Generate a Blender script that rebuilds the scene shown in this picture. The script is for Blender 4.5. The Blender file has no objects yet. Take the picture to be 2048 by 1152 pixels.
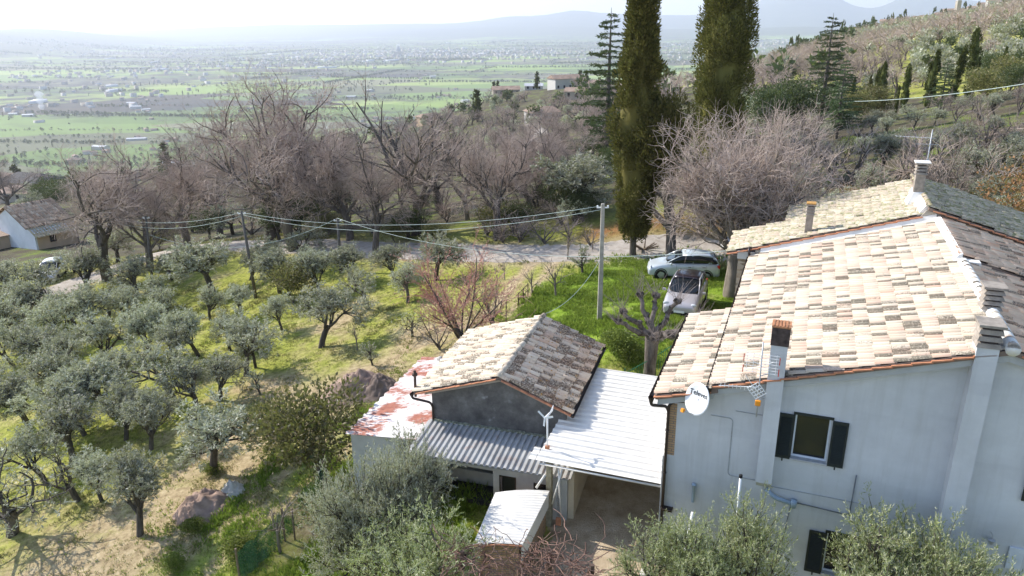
import bpy, math, random
import numpy as np
from mathutils import Vector, Matrix

# ------------------------------------------------------------------ camera, sky, sun, exposure
sc = bpy.context.scene
COL = sc.collection
FPX = 1500.0; PITCH = math.radians(19.5); ROLL = math.radians(0.7); CAMZ = 13.6
_R0 = np.array([1, 0, 0.]); _U0 = np.array([0, math.sin(PITCH), math.cos(PITCH)]); _W = np.array([0, math.cos(PITCH), -math.sin(PITCH)])
_c, _s = math.cos(ROLL), math.sin(ROLL)
_RC = _c*_R0 - _s*_U0; _UC = _s*_R0 + _c*_U0
cam_d = bpy.data.cameras.new('camera'); cam = bpy.data.objects.new('camera', cam_d); COL.objects.link(cam)
cam_d.sensor_width = 36; cam_d.lens = FPX/2048*36; cam_d.clip_start = 0.3; cam_d.clip_end = 90000
m = Matrix(((_RC[0], _UC[0], -_W[0], 0), (_RC[1], _UC[1], -_W[1], 0), (_RC[2], _UC[2], -_W[2], CAMZ), (0, 0, 0, 1)))
cam.matrix_world = m
sc.camera = cam
SUN_AZ = math.radians(-58); SUN_EL = math.radians(36)
wd = bpy.data.worlds.new('World'); sc.world = wd; wd.use_nodes = True
wt = wd.node_tree; wt.nodes.clear()
sky = wt.nodes.new('ShaderNodeTexSky'); sky.sky_type = 'NISHITA'; sky.sun_disc = False
sky.sun_elevation = SUN_EL; sky.sun_rotation = SUN_AZ; sky.altitude = 400
sky.air_density = 1.0; sky.dust_density = 0.6
bg = wt.nodes.new('ShaderNodeBackground'); bg.inputs[1].default_value = 0.15
wo = wt.nodes.new('ShaderNodeOutputWorld')
wt.links.new(sky.outputs[0], bg.inputs[0]); wt.links.new(bg.outputs[0], wo.inputs[0])
sl = bpy.data.lights.new('sun', 'SUN'); sl.energy = 3.9; sl.angle = math.radians(0.55); sl.color = (1, 0.95, 0.86)
so = bpy.data.objects.new('sun', sl); COL.objects.link(so)
sd = Vector((math.sin(SUN_AZ)*math.cos(SUN_EL), math.cos(SUN_AZ)*math.cos(SUN_EL), math.sin(SUN_EL)))
so.rotation_euler = sd.to_track_quat('Z', 'Y').to_euler()
so.location = (-60, 40, 90)
sc.view_settings.view_transform = 'Standard'; sc.view_settings.look = 'None'
sc.view_settings.exposure = 0.9; sc.view_settings.gamma = 1
sc.render.engine = 'CYCLES'
cy = sc.cycles
cy.use_denoising = True; cy.max_bounces = 6; cy.diffuse_bounces = 4; cy.glossy_bounces = 2
cy.transmission_bounces = 3; cy.transparent_max_bounces = 6; cy.volume_bounces = 1
cy.caustics_reflective = False; cy.caustics_refractive = False
sc.render.use_persistent_data = False

RND = random.Random(7)
NR = np.random.default_rng(11)
R = math.radians

def ray(px, py):
    return _RC*(px-1024)/FPX + _UC*(576-py)/FPX + _W
CP = np.array([0, 0, CAMZ])

# ------------------------------------------------------------------ materials
MATS = {}
def nodes(name):
    mt = bpy.data.materials.new(name); mt.use_nodes = True
    nt = mt.node_tree; nt.nodes.clear(); MATS[name] = mt
    out = nt.nodes.new('ShaderNodeOutputMaterial')
    return mt, nt, out
def N(nt, typ, **kw):
    n = nt.nodes.new(typ)
    for k, v in kw.items():
        if k.startswith('i_'):
            key = k[2:]
            key = int(key) if key.isdigit() else key.replace('_', ' ')
            n.inputs[key].default_value = v
        else: setattr(n, k, v)
    return n
def L(nt, a, b): nt.links.new(a, b)
def ramp(nt, fac, stops, interp='LINEAR'):
    r = nt.nodes.new('ShaderNodeValToRGB'); cr = r.color_ramp; cr.interpolation = interp
    while len(cr.elements) < len(stops): cr.elements.new(0.5)
    for e, (p, c) in zip(cr.elements, stops):
        e.position = p; e.color = (*c, 1) if len(c) == 3 else c
    L(nt, fac, r.inputs[0]); return r.outputs[0]
def noise(nt, scale, detail=4, rough=0.55, vec=None, kind='Object', stretch=None, dist=0):
    tc = nt.nodes.new('ShaderNodeTexCoord')
    n = N(nt, 'ShaderNodeTexNoise'); n.inputs['Scale'].default_value = scale
    n.inputs['Detail'].default_value = detail; n.inputs['Roughness'].default_value = rough; n.inputs['Distortion'].default_value = dist
    v = vec or tc.outputs[kind]
    if stretch:
        mp = nt.nodes.new('ShaderNodeMapping'); mp.inputs['Scale'].default_value = stretch
        L(nt, v, mp.inputs[0]); v = mp.outputs[0]
    L(nt, v, n.inputs['Vector']); return n.outputs['Fac']
def mixc(nt, fac, a, b, mode='MIX'):
    n = nt.nodes.new('ShaderNodeMix'); n.data_type = 'RGBA'; n.blend_type = mode
    for sock, val in ((n.inputs[0], fac), (n.inputs[6], a), (n.inputs[7], b)):
        if isinstance(val, bpy.types.NodeSocket): L(nt, val, sock)
        elif isinstance(val, (int, float)): sock.default_value = val
        else: sock.default_value = (*val, 1)
    return n.outputs[2]
def math_(nt, op, a, b=0.0, c=None):
    n = nt.nodes.new('ShaderNodeMath'); n.operation = op
    for i, v in enumerate((a, b) if c is None else (a, b, c)):
        if isinstance(v, bpy.types.NodeSocket): L(nt, v, n.inputs[i])
        else: n.inputs[i].default_value = v
    return n.outputs[0]
def prin(nt, col, rough=0.8, metal=0.0, spec=0.3):
    p = nt.nodes.new('ShaderNodeBsdfPrincipled')
    for s, v in ((p.inputs['Base Color'], col), (p.inputs['Roughness'], rough)):
        if isinstance(v, bpy.types.NodeSocket): L(nt, v, s)
        elif isinstance(v, (int, float)): s.default_value = v
        else: s.default_value = (*v, 1)
    p.inputs['Metallic'].default_value = metal; p.inputs['Specular IOR Level'].default_value = spec
    return p
def bump(nt, p, h, strength=0.4, dist=0.02):
    b = N(nt, 'ShaderNodeBump'); b.inputs['Strength'].default_value = strength; b.inputs['Distance'].default_value = dist
    L(nt, h, b.inputs['Height']); L(nt, b.outputs[0], p.inputs['Normal'])

def mat_simple(name, col, rough=0.7, metal=0.0, spec=0.3, var=0.25, scale=3.0, bmp=0.0, detail=5):
    mt, nt, out = nodes(name)
    if var:
        f = noise(nt, scale, detail)
        c1 = tuple(x*(1-var) for x in col); c2 = tuple(min(1, x*(1+var)) for x in col)
        c = ramp(nt, f, [(0.3, c1), (0.7, c2)])
    else: c = col
    p = prin(nt, c, rough, metal, spec)
    if bmp: bump(nt, p, noise(nt, scale*8, 3), bmp, 0.01)
    L(nt, p.outputs[0], out.inputs[0]); return mt

def mat_leaf(name, dark, light, back=None, trans=0.25, rough=0.5, spec=0.35, objvar=0.25):
    mt, nt, out = nodes(name)
    g = nt.nodes.new('ShaderNodeNewGeometry')
    c = ramp(nt, g.outputs['Random Per Island'], [(0.0, dark), (0.55, tuple((a+b)/2 for a, b in zip(dark, light))), (1.0, light)])
    if back: c = mixc(nt, g.outputs['Backfacing'], c, back)
    oi = nt.nodes.new('ShaderNodeObjectInfo')
    v = math_(nt, 'MULTIPLY_ADD', oi.outputs['Random'], objvar*2, 1-objvar)
    hs = nt.nodes.new('ShaderNodeHueSaturation'); L(nt, v, hs.inputs['Value']); L(nt, c, hs.inputs['Color'])
    L(nt, math_(nt, 'MULTIPLY_ADD', oi.outputs['Random'], 0.03, 0.485), hs.inputs['Hue'])
    c = hs.outputs[0]
    p = prin(nt, c, rough, 0, spec)
    t = nt.nodes.new('ShaderNodeBsdfTranslucent'); L(nt, mixc(nt, 0.6, c, (0.25, 0.3, 0.08)), t.inputs[0])
    ms = nt.nodes.new('ShaderNodeMixShader'); ms.inputs[0].default_value = trans
    L(nt, p.outputs[0], ms.inputs[1]); L(nt, t.outputs[0], ms.inputs[2]); L(nt, ms.outputs[0], out.inputs[0])
    return mt

def mat_bark(name, c1, c2, scale=6, rough=0.9):
    mt, nt, out = nodes(name)
    f = noise(nt, scale, 5, 0.65, stretch=(1, 1, 0.35))
    oi = nt.nodes.new('ShaderNodeObjectInfo')
    c = ramp(nt, f, [(0.3, c1), (0.7, c2)])
    hs = nt.nodes.new('ShaderNodeHueSaturation')
    L(nt, math_(nt, 'MULTIPLY_ADD', oi.outputs['Random'], 0.5, 0.75), hs.inputs['Value']); L(nt, c, hs.inputs['Color'])
    p = prin(nt, hs.outputs[0], rough, 0, 0.2); bump(nt, p, f, 0.6, 0.03)
    L(nt, p.outputs[0], out.inputs[0]); return mt

def mat_tiles(name, stops, stain=(0.06, 0.055, 0.045), stain_amt=0.5, cap=0.53, pw=2.2, moss=None, moss_amt=0.0, orange=0.0, stain_scale=9):
    mt, nt, out = nodes(name)
    g = nt.nodes.new('ShaderNodeNewGeometry')
    rnd = g.outputs['Random Per Island']
    c = ramp(nt, rnd, stops)
    f0 = noise(nt, 1.3, 5, 0.6)
    c = mixc(nt, math_(nt, 'MULTIPLY', f0, 0.35), c, (0.42, 0.36, 0.29))
    # per tile stain amount: second hash of the island number
    h2 = math_(nt, 'FRACT', math_(nt, 'MULTIPLY', rnd, 37.7))
    fine = noise(nt, stain_scale*3.2, 4, 0.7)
    coarse = noise(nt, 0.9, 3, 0.6)
    big = math_(nt, 'POWER', h2, pw)
    lvl = math_(nt, 'ADD', math_(nt, 'MULTIPLY', big, stain_amt), math_(nt, 'MULTIPLY', coarse, stain_amt*0.55))
    lvl = math_(nt, 'MINIMUM', lvl, cap)
    s = math_(nt, 'SUBTRACT', math_(nt, 'ADD', fine, lvl), 0.98)
    s = math_(nt, 'MULTIPLY', s, 7);
    cl = nt.nodes.new('ShaderNodeClamp'); L(nt, s, cl.inputs[0])
    c = mixc(nt, math_(nt, 'MULTIPLY', cl.outputs[0], 0.85), c, stain)
    if moss:
        f = noise(nt, 5.5, 5, 0.7); 
        mm = nt.nodes.new('ShaderNodeClamp'); L(nt, math_(nt, 'MULTIPLY', math_(nt, 'SUBTRACT', f, 1-moss_amt), 9), mm.inputs[0])
        c = mixc(nt, mm.outputs[0], c, moss)
    if orange:
        f = noise(nt, 7, 4, 0.6, stretch=(1.3, 1, 1.1))
        mm = nt.nodes.new('ShaderNodeClamp'); L(nt, math_(nt, 'MULTIPLY', math_(nt, 'SUBTRACT', f, 1-orange), 9), mm.inputs[0])
        c = mixc(nt, mm.outputs[0], c, (0.5, 0.24, 0.04))
    p = prin(nt, c, 0.85, 0, 0.25); bump(nt, p, fine, 0.35, 0.01)
    L(nt, p.outputs[0], out.inputs[0]); return mt

# ------------------------------------------------------------------ mesh helpers
class MB:
    def __init__(s): s.v = []; s.f = []; s.m = []
    def add(s, V, F, mi=0):
        n = len(s.v); s.v += [tuple(map(float, p)) for p in V]
        s.f += [tuple(n+i for i in f) for f in F]; s.m += [mi]*len(F); return s
    def hexa(s, P, mi=0):   # 8 points: bottom 4 (ccw from above) then top 4
        return s.add(P, [(3,2,1,0),(4,5,6,7),(0,1,5,4),(1,2,6,5),(2,3,7,6),(3,0,4,7)], mi)
    def box(s, c, sz, X=(1,0,0), Y=(0,1,0), Z=(0,0,1), mi=0):
        c = np.array(c, float); X, Y, Z = (np.array(a, float)*d/2 for a, d in zip((X, Y, Z), sz))
        P = [c-X-Y-Z, c+X-Y-Z, c+X+Y-Z, c-X+Y-Z, c-X-Y+Z, c+X-Y+Z, c+X+Y+Z, c-X+Y+Z]
        return s.hexa(P, mi)
    def tube(s, pts, rad, n=8, mi=0, cap=True):
        pts = [np.array(p, float) for p in pts]
        if not hasattr(rad, '__len__'): rad = [rad]*len(pts)
        V = []; F = []
        up = None
        for i, p in enumerate(pts):
            d = pts[min(i+1, len(pts)-1)] - pts[max(i-1, 0)]; d /= max(np.linalg.norm(d), 1e-9)
            if up is None:
                up = np.array([0, 0, 1.]) if abs(d[2]) < 0.9 else np.array([1., 0, 0])
            a = np.cross(d, up); a /= np.linalg.norm(a); b = np.cross(d, a); up = np.cross(a, d)
            if np.dot(up, b) : up = -b
            for k in range(n):
                t = 2*math.pi*k/n; V.append(p + rad[i]*(a*math.cos(t) + b*math.sin(t)))
        for i in range(len(pts)-1):
            for k in range(n):
                F.append((i*n+k, i*n+(k+1) % n, (i+1)*n+(k+1) % n, (i+1)*n+k))
        if cap:
            F.append(tuple(reversed(range(n)))); F.append(tuple((len(pts)-1)*n+k for k in range(n)))
        return s.add(V, F, mi)
    def lathe(s, prof, c=(0,0,0), n=16, mi=0, X=(1,0,0), Y=(0,1,0), Z=(0,0,1)):
        X, Y, Z, c = (np.array(a, float) for a in (X, Y, Z, c)); V = []; F = []
        for r, z in prof:
            for k in range(n):
                t = 2*math.pi*k/n; V.append(c + X*r*math.cos(t) + Y*r*math.sin(t) + Z*z)
        for i in range(len(prof)-1):
            for k in range(n):
                F.append((i*n+k, i*n+(k+1) % n, (i+1)*n+(k+1) % n, (i+1)*n+k))
        return s.add(V, F, mi)
    def build(s, name, mats, parent=None, smooth=False, bevel=0, solid=0):
        me = bpy.data.meshes.new(name); me.from_pydata(s.v, [], s.f)
        for mt in (mats if isinstance(mats, (list, tuple)) else [mats]): me.materials.append(mt)
        if any(s.m): me.polygons.foreach_set('material_index', s.m)
        if smooth: me.polygons.foreach_set('use_smooth', [True]*len(me.polygons))
        me.update()
        o = bpy.data.objects.new(name, me); COL.objects.link(o)
        if parent: o.parent = parent
        if solid:
            md = o.modifiers.new('solid', 'SOLIDIFY'); md.thickness = solid
        if bevel:
            md = o.modifiers.new('bevel', 'BEVEL'); md.width = bevel; md.segments = 2; md.limit_method = 'ANGLE'
        return o

def np_obj(name, V, F, mats, parent=None, smooth=False, mi=None):
    V = np.asarray(V, np.float32); F = np.asarray(F, np.int32); k = F.shape[1]
    me = bpy.data.meshes.new(name)
    me.vertices.add(len(V)); me.vertices.foreach_set('co', V.ravel())
    me.loops.add(F.size); me.loops.foreach_set('vertex_index', F.ravel())
    me.polygons.add(len(F)); me.polygons.foreach_set('loop_start', np.arange(0, F.size, k, dtype=np.int32))
    for mt in (mats if isinstance(mats, (list, tuple)) else [mats]): me.materials.append(mt)
    if mi is not None: me.polygons.foreach_set('material_index', np.asarray(mi, np.int32))
    if smooth: me.polygons.foreach_set('use_smooth', np.ones(len(F), bool))
    me.update(calc_edges=True)
    o = bpy.data.objects.new(name, me); COL.objects.link(o)
    if parent: o.parent = parent
    return o

def tag(o, label, cat, group=None, kind=None):
    if label: o['label'] = label
    if cat: o['category'] = cat
    if group: o['group'] = group
    if kind: o['kind'] = kind
    return o
def thing(name, loc, label, cat, group=None, rz=0.0):
    o = bpy.data.objects.new(name, None); COL.objects.link(o)
    o.empty_display_size = 0.3; o.location = tuple(map(float, loc)); o.rotation_euler = (0, 0, rz)
    return tag(o, label, cat, group)
def copy_tree(o, parent=None):
    c = o.copy(); COL.objects.link(c)
    if parent: c.parent = parent
    for ch in KIDS.get(o.name, list(o.children)):
        copy_tree(ch, c)
    return c
KIDS = {}

# ------------------------------------------------------------------ terrain
near_pts = np.array([
 (5,30,0),(8,36,0),(12,42,.1),(4,38,-.1),(3,31,-.5),(15,38,.3),(13,30,.3),(0,36,-.9),(2.2,42,-.3),(-1.5,32,-1.7),(1.5,31,-1.1),(7,26,-.4),(10,28,0),(20,34,.6),
 (2,18,-1.9),(4,17,-1.8),(1,15,-2.2),(6,15,-1.9),(10,14,-1.8),(3,22,-1.75),(4,24.5,-1.5),(5.5,27,-.8),(16,12,-1.6),(9,20,-1.7),(14,20,-1),(20,16,-1),(2,10,-2.6),(10,8,-2.5),
 (-1,22,-2.2),(-3,22,-2.4),(-1,20,-2.3),(0.5,27.5,-1.4),(-5,22,-2.9),(-4,28,-2.3),(-8,24,-3.2),(-16,22,-4.6),(-12,34,-3.5),(-8,42,-2.8),(-20,36,-4.8),
 (-30,54,-7.4),(-26,40,-6.2),(-32,30,-8),(-22,16,-6.2),(-8,14,-3.7),(-14,12,-5),(-5,12,-3.1),(-20,0,-6),(0,0,-3),(20,0,-1),(40,0,4),
 (9.6,44,0),(4,46,-.4),(-.8,49,-1.1),(-6,52,-2.0),(-12.5,56,-3.2),(-20,61,-4.8),(-30,68,-6.8),(-41,64,-7.8),(-52,76,-9.5),(-40,45,-9),(-55,50,-11),(-62,75,-11),
 (8,49,.9),(12,49,1.4),(18,48,1.6),(0,54,-.9),(-6,60,-2.2),(-14,63,-3.5),(-24,72,-6),(30,60,3),(18,60,1.6),(8,62,.2),(24,45,1.8),(34,40,4),(-5.5,78,-4.2),(8,85,-2),(20,85,0.5),
 (35,80,3),(50,60,8),(-20,90,-8),(-40,95,-13),(-60,90,-13),(30,25,2.2),(40,100,2.5)], float)
def _pol(th, r, z): return (math.sin(R(th))*r, math.cos(R(th))*r, z)
far_raw = [(0,75,-3.5),(0,150,-11),(0,300,-20),(0,450,-25),(0,900,-110),(0,1500,-195),(0,2000,-200),
 (-30,75,-8.2),(-30,120,-13.5),(-30,200,-26),(-30,400,-57),(-38,95,-11),(-38,140,-17),(-30,700,-110),(-30,1300,-192),(-30,1800,-200),(-15,75,-5.5),(-15,120,-12),(-15,400,-52),(-15,700,-108),(-15,1300,-192),(-15,2000,-200),
 (12,75,0),(12,100,-1),(12,200,-5),(12,500,-32),(12,1200,-75),(12,2500,-190),(12,4000,-200),
 (7,450,-24),(7,150,-7),(7,1000,-105),(7,2000,-200),
 (20,75,2),(20,120,0),(20,250,-1),(20,500,-8),(20,1000,-30),(20,2500,-150),(20,5000,-200),
 (25,75,3),(25,120,1),(25,250,4),(25,500,6),(25,800,2),(25,1200,-8),(25,2000,-70),(25,4500,-200),
 (30,75,4),(30,120,3.5),(30,250,9),(30,500,12),(30,900,12),(30,1250,8),(30,2000,-10),(30,4500,-190),
 (34.5,80,6),(34.5,150,8),(34.5,300,16),(34.5,520,24),(34.5,700,32),(34.5,1300,60),(34.5,3000,60),(34.5,6000,-190),
 (45,60,10),(45,200,30),(45,700,120),(45,2000,350),(45,6000,-100),(70,40,10),(70,200,50),(70,1000,250),(70,5000,300),(100,50,4),(100,500,100),
 (-45,75,-12),(-45,120,-18),(-45,400,-62),(-45,1300,-192),(-45,2500,-200),(-70,75,-18),(-70,600,-90),(-70,1500,-195),(-100,75,-12),(-100,800,-80),(-100,2500,-195)]
far_pts = np.array([(t/12.0, math.log(r)*1.6, z) for t, r, z in far_raw])
def _rbf(P, c):
    A = np.sqrt(((P[:, None, :2]-P[None, :, :2])**2).sum(-1)+c*c)
    n = len(P); B = np.zeros((n+3, n+3)); B[:n, :n] = A + np.eye(n)*1e-6
    B[:n, n] = 1; B[:n, n+1:] = P[:, :2]; B[n:, :n] = B[:n, n:].T
    w = np.linalg.solve(B, np.concatenate([P[:, 2], [0, 0, 0]]))
    def f(X, Y):
        out = np.empty(X.shape)
        for i in range(0, X.size, 20000):
            x = X.ravel()[i:i+20000]; y = Y.ravel()[i:i+20000]
            K = np.sqrt((x[:, None]-P[:, 0])**2+(y[:, None]-P[:, 1])**2+c*c)
            out.ravel()[i:i+20000] = K@w[:n]+w[n]+w[n+1]*x+w[n+2]*y
        return out
    return f
_fn = _rbf(near_pts, 3.0); _ff = _rbf(far_pts, 0.35)
def vnoise(X, Y, seed=0):
    r = np.random.default_rng(seed); T = r.random((256, 256))
    xi = np.floor(X).astype(int); yi = np.floor(Y).astype(int); fx = X-xi; fy = Y-yi
    fx = fx*fx*(3-2*fx); fy = fy*fy*(3-2*fy)
    g = lambda a, b: T[a % 256, b % 256]
    return (g(xi, yi)*(1-fx)+g(xi+1, yi)*fx)*(1-fy)+(g(xi, yi+1)*(1-fx)+g(xi+1, yi+1)*fx)*fy
def fbm(X, Y, o=4, seed=0):
    s = 0; a = 1; t = 0
    for i in range(o): s = s+a*vnoise(X*2**i+17*i, Y*2**i+31*i, seed+i); t += a; a *= .5
    return s/t
HILLS = [ # azimuth deg, distance, height, half width along azimuth(deg), radial width
 (-36,9500,260,7,2500),(-31,13000,230,6,2500),(-18,19000,250,12,3500),(-5,17000,230,9,3500),(0.5,17000,270,3.2,2600),(4.5,16500,310,3.0,2400),(8,17500,290,4,2600),(12,18500,360,4,2600),(20.3,19000,930,2.6,3000),(17,18000,480,3,2600),
 (23.5,18000,470,3.5,2600),(27.4,18500,840,1.9,2500),(31,18000,560,4,2600),(38,15000,700,6,3000),(12,12500,90,12,1500),(24,11500,110,9,1600),(0,13000,80,10,1500),(45,9000,500,8,3000)]
def terr_raw(X, Y):
    r = np.hypot(X, Y); th = np.degrees(np.arctan2(X, Y))
    zn = _fn(np.clip(X, -75, 65), np.clip(Y, -8, 110))
    zf = _ff(th/12.0, np.log(np.maximum(r, 40))*1.6)
    t = np.clip((r-70)/45, 0, 1); t = t*t*(3-2*t)
    t = np.where(Y < 5, np.clip((r-25)/60, 0, 1), t)
    z = zn*(1-t)+zf*t
    # valley floor
    v = np.clip((r-1600)/2500, 0, 1)
    zv = np.maximum(z, -200)
    flat = np.clip((r-4500)/2500, 0, 1)
    z = zv*(1-flat)+(-200)*flat
    z = z + np.where(r > 120, (fbm(X/55, Y/55, 3, 5)-.5)*np.clip((r-120)/200, 0, 1)*6*np.clip((2500-r)/1000, 0, 1), 0)
    for az, d, h, wa, wr in HILLS:
        da = (th-az)/wa; dr = (r-d)/wr
        b = np.exp(-(da*da+dr*dr))*h*.72
        z = z+b*(0.78+0.44*fbm(X/1500, Y/1500, 4, 9))
    z = z + (fbm(X*.9, Y*.9, 3, 3)-.5)*.16*np.clip(1-r/90, 0, 1)
    return z
TH0, TH1, NT = -75.0, 75.0, 700
LR0, LR1, NL = math.log(6.0), math.log(26000.0), 640
_ths = np.radians(np.linspace(TH0, TH1, NT)); _lrs = np.linspace(LR0, LR1, NL)
_TT, _LL = np.meshgrid(_ths, _lrs, indexing='ij')
TX = np.sin(_TT)*np.exp(_LL); TY = np.cos(_TT)*np.exp(_LL)
TZ = terr_raw(TX, TY)
def hgt(x, y):
    x = np.asarray(x, float); y = np.asarray(y, float)
    t = (np.degrees(np.arctan2(x, y))-TH0)/(TH1-TH0)*(NT-1); l = (np.log(np.maximum(np.hypot(x, y), 6.001))-LR0)/(LR1-LR0)*(NL-1)
    t = np.clip(t, 0, NT-1.001); l = np.clip(l, 0, NL-1.001); i = t.astype(int); j = l.astype(int); ft = t-i; fl = l-j
    return (TZ[i, j]*(1-ft)+TZ[i+1, j]*ft)*(1-fl)+(TZ[i, j+1]*(1-ft)+TZ[i+1, j+1]*ft)*fl
def G(px, py, lo=12, hi=40000):
    d = ray(px, py); s = np.exp(np.linspace(math.log(lo), math.log(hi), 4000)); P = CP+d*s[:, None]
    e = P[:, 2]-hgt(P[:, 0], P[:, 1]); k = np.argmax(e < 0)
    if e[k] >= 0: return None
    s0, s1 = s[max(k-1, 0)], s[k]; a, b = e[max(k-1, 0)], e[k]
    q = s0+(s1-s0)*(a/(a-b) if a != b else 0); p = CP+d*q
    return np.array([p[0], p[1], float(hgt(p[0], p[1]))])
def depth(p): return float((np.array(p)-CP)@_W)
def AZ(px, r):      # ground point below pixel column px at horizontal distance r
    py = 120
    for _ in range(5):
        d = ray(px, py); n = math.hypot(d[0], d[1]); x, y = d[0]/n*r, d[1]/n*r
        p = np.array([x, y, float(hgt(x, y))]); q = p-CP; py = 576-FPX*(q@_UC)/(q@_W)
    return p

# ------------------------------------------------------------------ ground
def dist_poly(X, Y, pts):
    d = np.full(X.shape, 1e9)
    for a, b in zip(pts[:-1], pts[1:]):
        a = np.array(a[:2]); b = np.array(b[:2]); ab = b-a; L2 = max((ab**2).sum(), 1e-9)
        t = np.clip(((X-a[0])*ab[0]+(Y-a[1])*ab[1])/L2, 0, 1)
        d = np.minimum(d, np.hypot(X-a[0]-t*ab[0], Y-a[1]-t*ab[1]))
    return d
def inpoly(X, Y, P):
    c = np.zeros(X.shape, bool); n = len(P)
    for i in range(n):
        x1, y1 = P[i][:2]; x2, y2 = P[(i+1) % n][:2]
        if y1 == y2: continue
        c ^= ((y1 > Y) != (y2 > Y)) & (X < (x2-x1)*(Y-y1)/(y2-y1)+x1)
    return c
def smooth_poly(pts, n=6):
    out = []
    for i in range(len(pts)-1):
        p0 = pts[max(i-1, 0)]; p1 = pts[i]; p2 = pts[i+1]; p3 = pts[min(i+2, len(pts)-1)]
        for k in range(n):
            t = k/n
            out.append(0.5*((2*p1)+(-p0+p2)*t+(2*p0-5*p1+4*p2-p3)*t*t+(-p0+3*p1-3*p2+p3)*t**3))
    out.append(pts[-1]); return out
road_c = smooth_poly([G(*q) for q in ((1700,470),(1560,488),(1440,499),(1330,497),(1200,507),(1080,509),(960,506),(820,501),(700,497),(540,492),(400,493),(330,505),(240,535),(170,560),(60,605))])
track_c = smooth_poly([G(*q) for q in ((1090,520),(1062,556),(1030,594),(985,640),(930,700))])
track2_c = smooth_poly([G(*q) for q in ((760,800),(660,900),(560,985),(470,1050),(360,1160))])
def offset(poly, d):
    out = []
    for i, p in enumerate(poly):
        t = poly[min(i+1, len(poly)-1)]-poly[max(i-1, 0)]; n = np.array([-t[1], t[0], 0])/math.hypot(t[0], t[1])
        out.append(p+n*d)
    return out
lawn_poly = [G(*q) for q in ((1215,520),(1150,545),(1075,585),(1010,640),(960,700),(1040,720),(1210,740),(1340,720),(1400,640),(1500,640),(1500,560),(1440,520),(1320,512))]
lush2_poly = [G(*q) for q in ((700,1010),(560,1180),(980,1200),(930,1000),(820,960))]
yard_poly = [G(*q) for q in ((1140,940),(1080,1050),(1050,1200),(1330,1200),(1420,1000),(1500,960),(1300,880),(1200,880))]
dry_spots = [(560,860,4.0),(500,900,3.5),(250,1080,3.5),(170,1120,3),(640,800,3.2),(560,780,2.6),(740,760,2.5),(640,1010,2.0),(850,680,2.5),(700,640,2),(430,1010,3.0),(330,1030,2.5)]
def sstep(a, b, x):
    t = np.clip((x-a)/(b-a), 0, 1); return t*t*(3-2*t)
_r = np.hypot(TX, TY); _thd = np.degrees(_TT)
wob = (fbm(TX*.6, TY*.6, 3, 41)-.5)*1.6
def pmask(P, edge=0.9):
    ins = inpoly(TX+wob, TY-wob*.7, P); d = dist_poly(TX, TY, P+[P[0]])
    return np.where(ins, sstep(0, edge, d+.2), 0)
near = _r < 120
lush = np.maximum(pmask(lawn_poly, 1.0), pmask(lush2_poly, .8))
dry = np.zeros(TX.shape)
for px, py, w in dry_spots:
    g = G(px, py); dry = np.maximum(dry, np.exp(-((TX-g[0]+wob)**2+(TY-g[1]-wob)**2)/(w*w)))
for tr in (offset(track_c, .75), offset(track_c, -.75), offset(track2_c, .7), offset(track2_c, -.7)):
    dry = np.maximum(dry, 0.95*np.exp(-(dist_poly(TX, TY, tr)+wob*.12)**2/.16))
edge_green = np.exp(-(dist_poly(TX, TY, track2_c))**2/2.0)
lush = np.maximum(lush, edge_green*.75*(1-dry))
yard = pmask(yard_poly, .5)
dr_ = dist_poly(TX, TY, road_c); yard = np.maximum(yard, np.exp(-np.maximum(dr_-1.5, 0)**2/.8)*.6*near)
bank = np.exp(-((dist_poly(TX, TY, offset(road_c[4:26], -3.2)))**2)/1.6)
if (offset(road_c, -3.2)[10][1] < road_c[10][1]): bank = np.exp(-((dist_poly(TX, TY, offset(road_c[4:26], 3.2)))**2)/1.6)
wood = sstep(0, 8, TY-np.interp(TX, [-60,-30,-12,0,10,40], [72,66,57,51,47,44]))*(_r < 1600)*(TX < 60)
far = sstep(700, 1500, _r)
idx = np.arange(NT*NL).reshape(NT, NL)
Fq = np.stack([idx[:-1, :-1], idx[1:, :-1], idx[1:, 1:], idx[:-1, 1:]], -1).reshape(-1, 4)
Vq = np.stack([TX, TY, TZ], -1).reshape(-1, 3)

mt, nt, out = nodes('ground')
at = nt.nodes.new('ShaderNodeAttribute'); at.attribute_name = 'gm'
at2 = nt.nodes.new('ShaderNodeAttribute'); at2.attribute_name = 'gn'
sp = nt.nodes.new('ShaderNodeSeparateColor'); L(nt, at.outputs['Color'], sp.inputs[0])
sp2 = nt.nodes.new('ShaderNodeSeparateColor'); L(nt, at2.outputs['Color'], sp2.inputs[0])
f1 = noise(nt, 0.45, 6, 0.62); f2 = noise(nt, 3.3, 6, 0.7); f3 = noise(nt, 16, 4, 0.7)
grass = ramp(nt, f2, [(0.3, (0.11, 0.13, 0.025)), (0.5, (0.27, 0.29, 0.055)), (0.68, (0.42, 0.42, 0.09))])
straw = ramp(nt, f2, [(0.3, (0.22, 0.16, 0.09)), (0.52, (0.44, 0.34, 0.20)), (0.7, (0.58, 0.47, 0.30))])
dm = math_(nt, 'ADD', math_(nt, 'MULTIPLY', sp.outputs[1], 0.75), math_(nt, 'MULTIPLY', math_(nt, 'SUBTRACT', f1, 0.5), 1.9))
dm = math_(nt, 'ADD', dm, math_(nt, 'MULTIPLY', math_(nt, 'SUBTRACT', f3, 0.5), 1.1))
cl = nt.nodes.new('ShaderNodeMapRange'); cl.inputs[1].default_value = -0.05; cl.inputs[2].default_value = 0.55; L(nt, dm, cl.inputs[0])
c = mixc(nt, cl.outputs[0], grass, straw)
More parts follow.
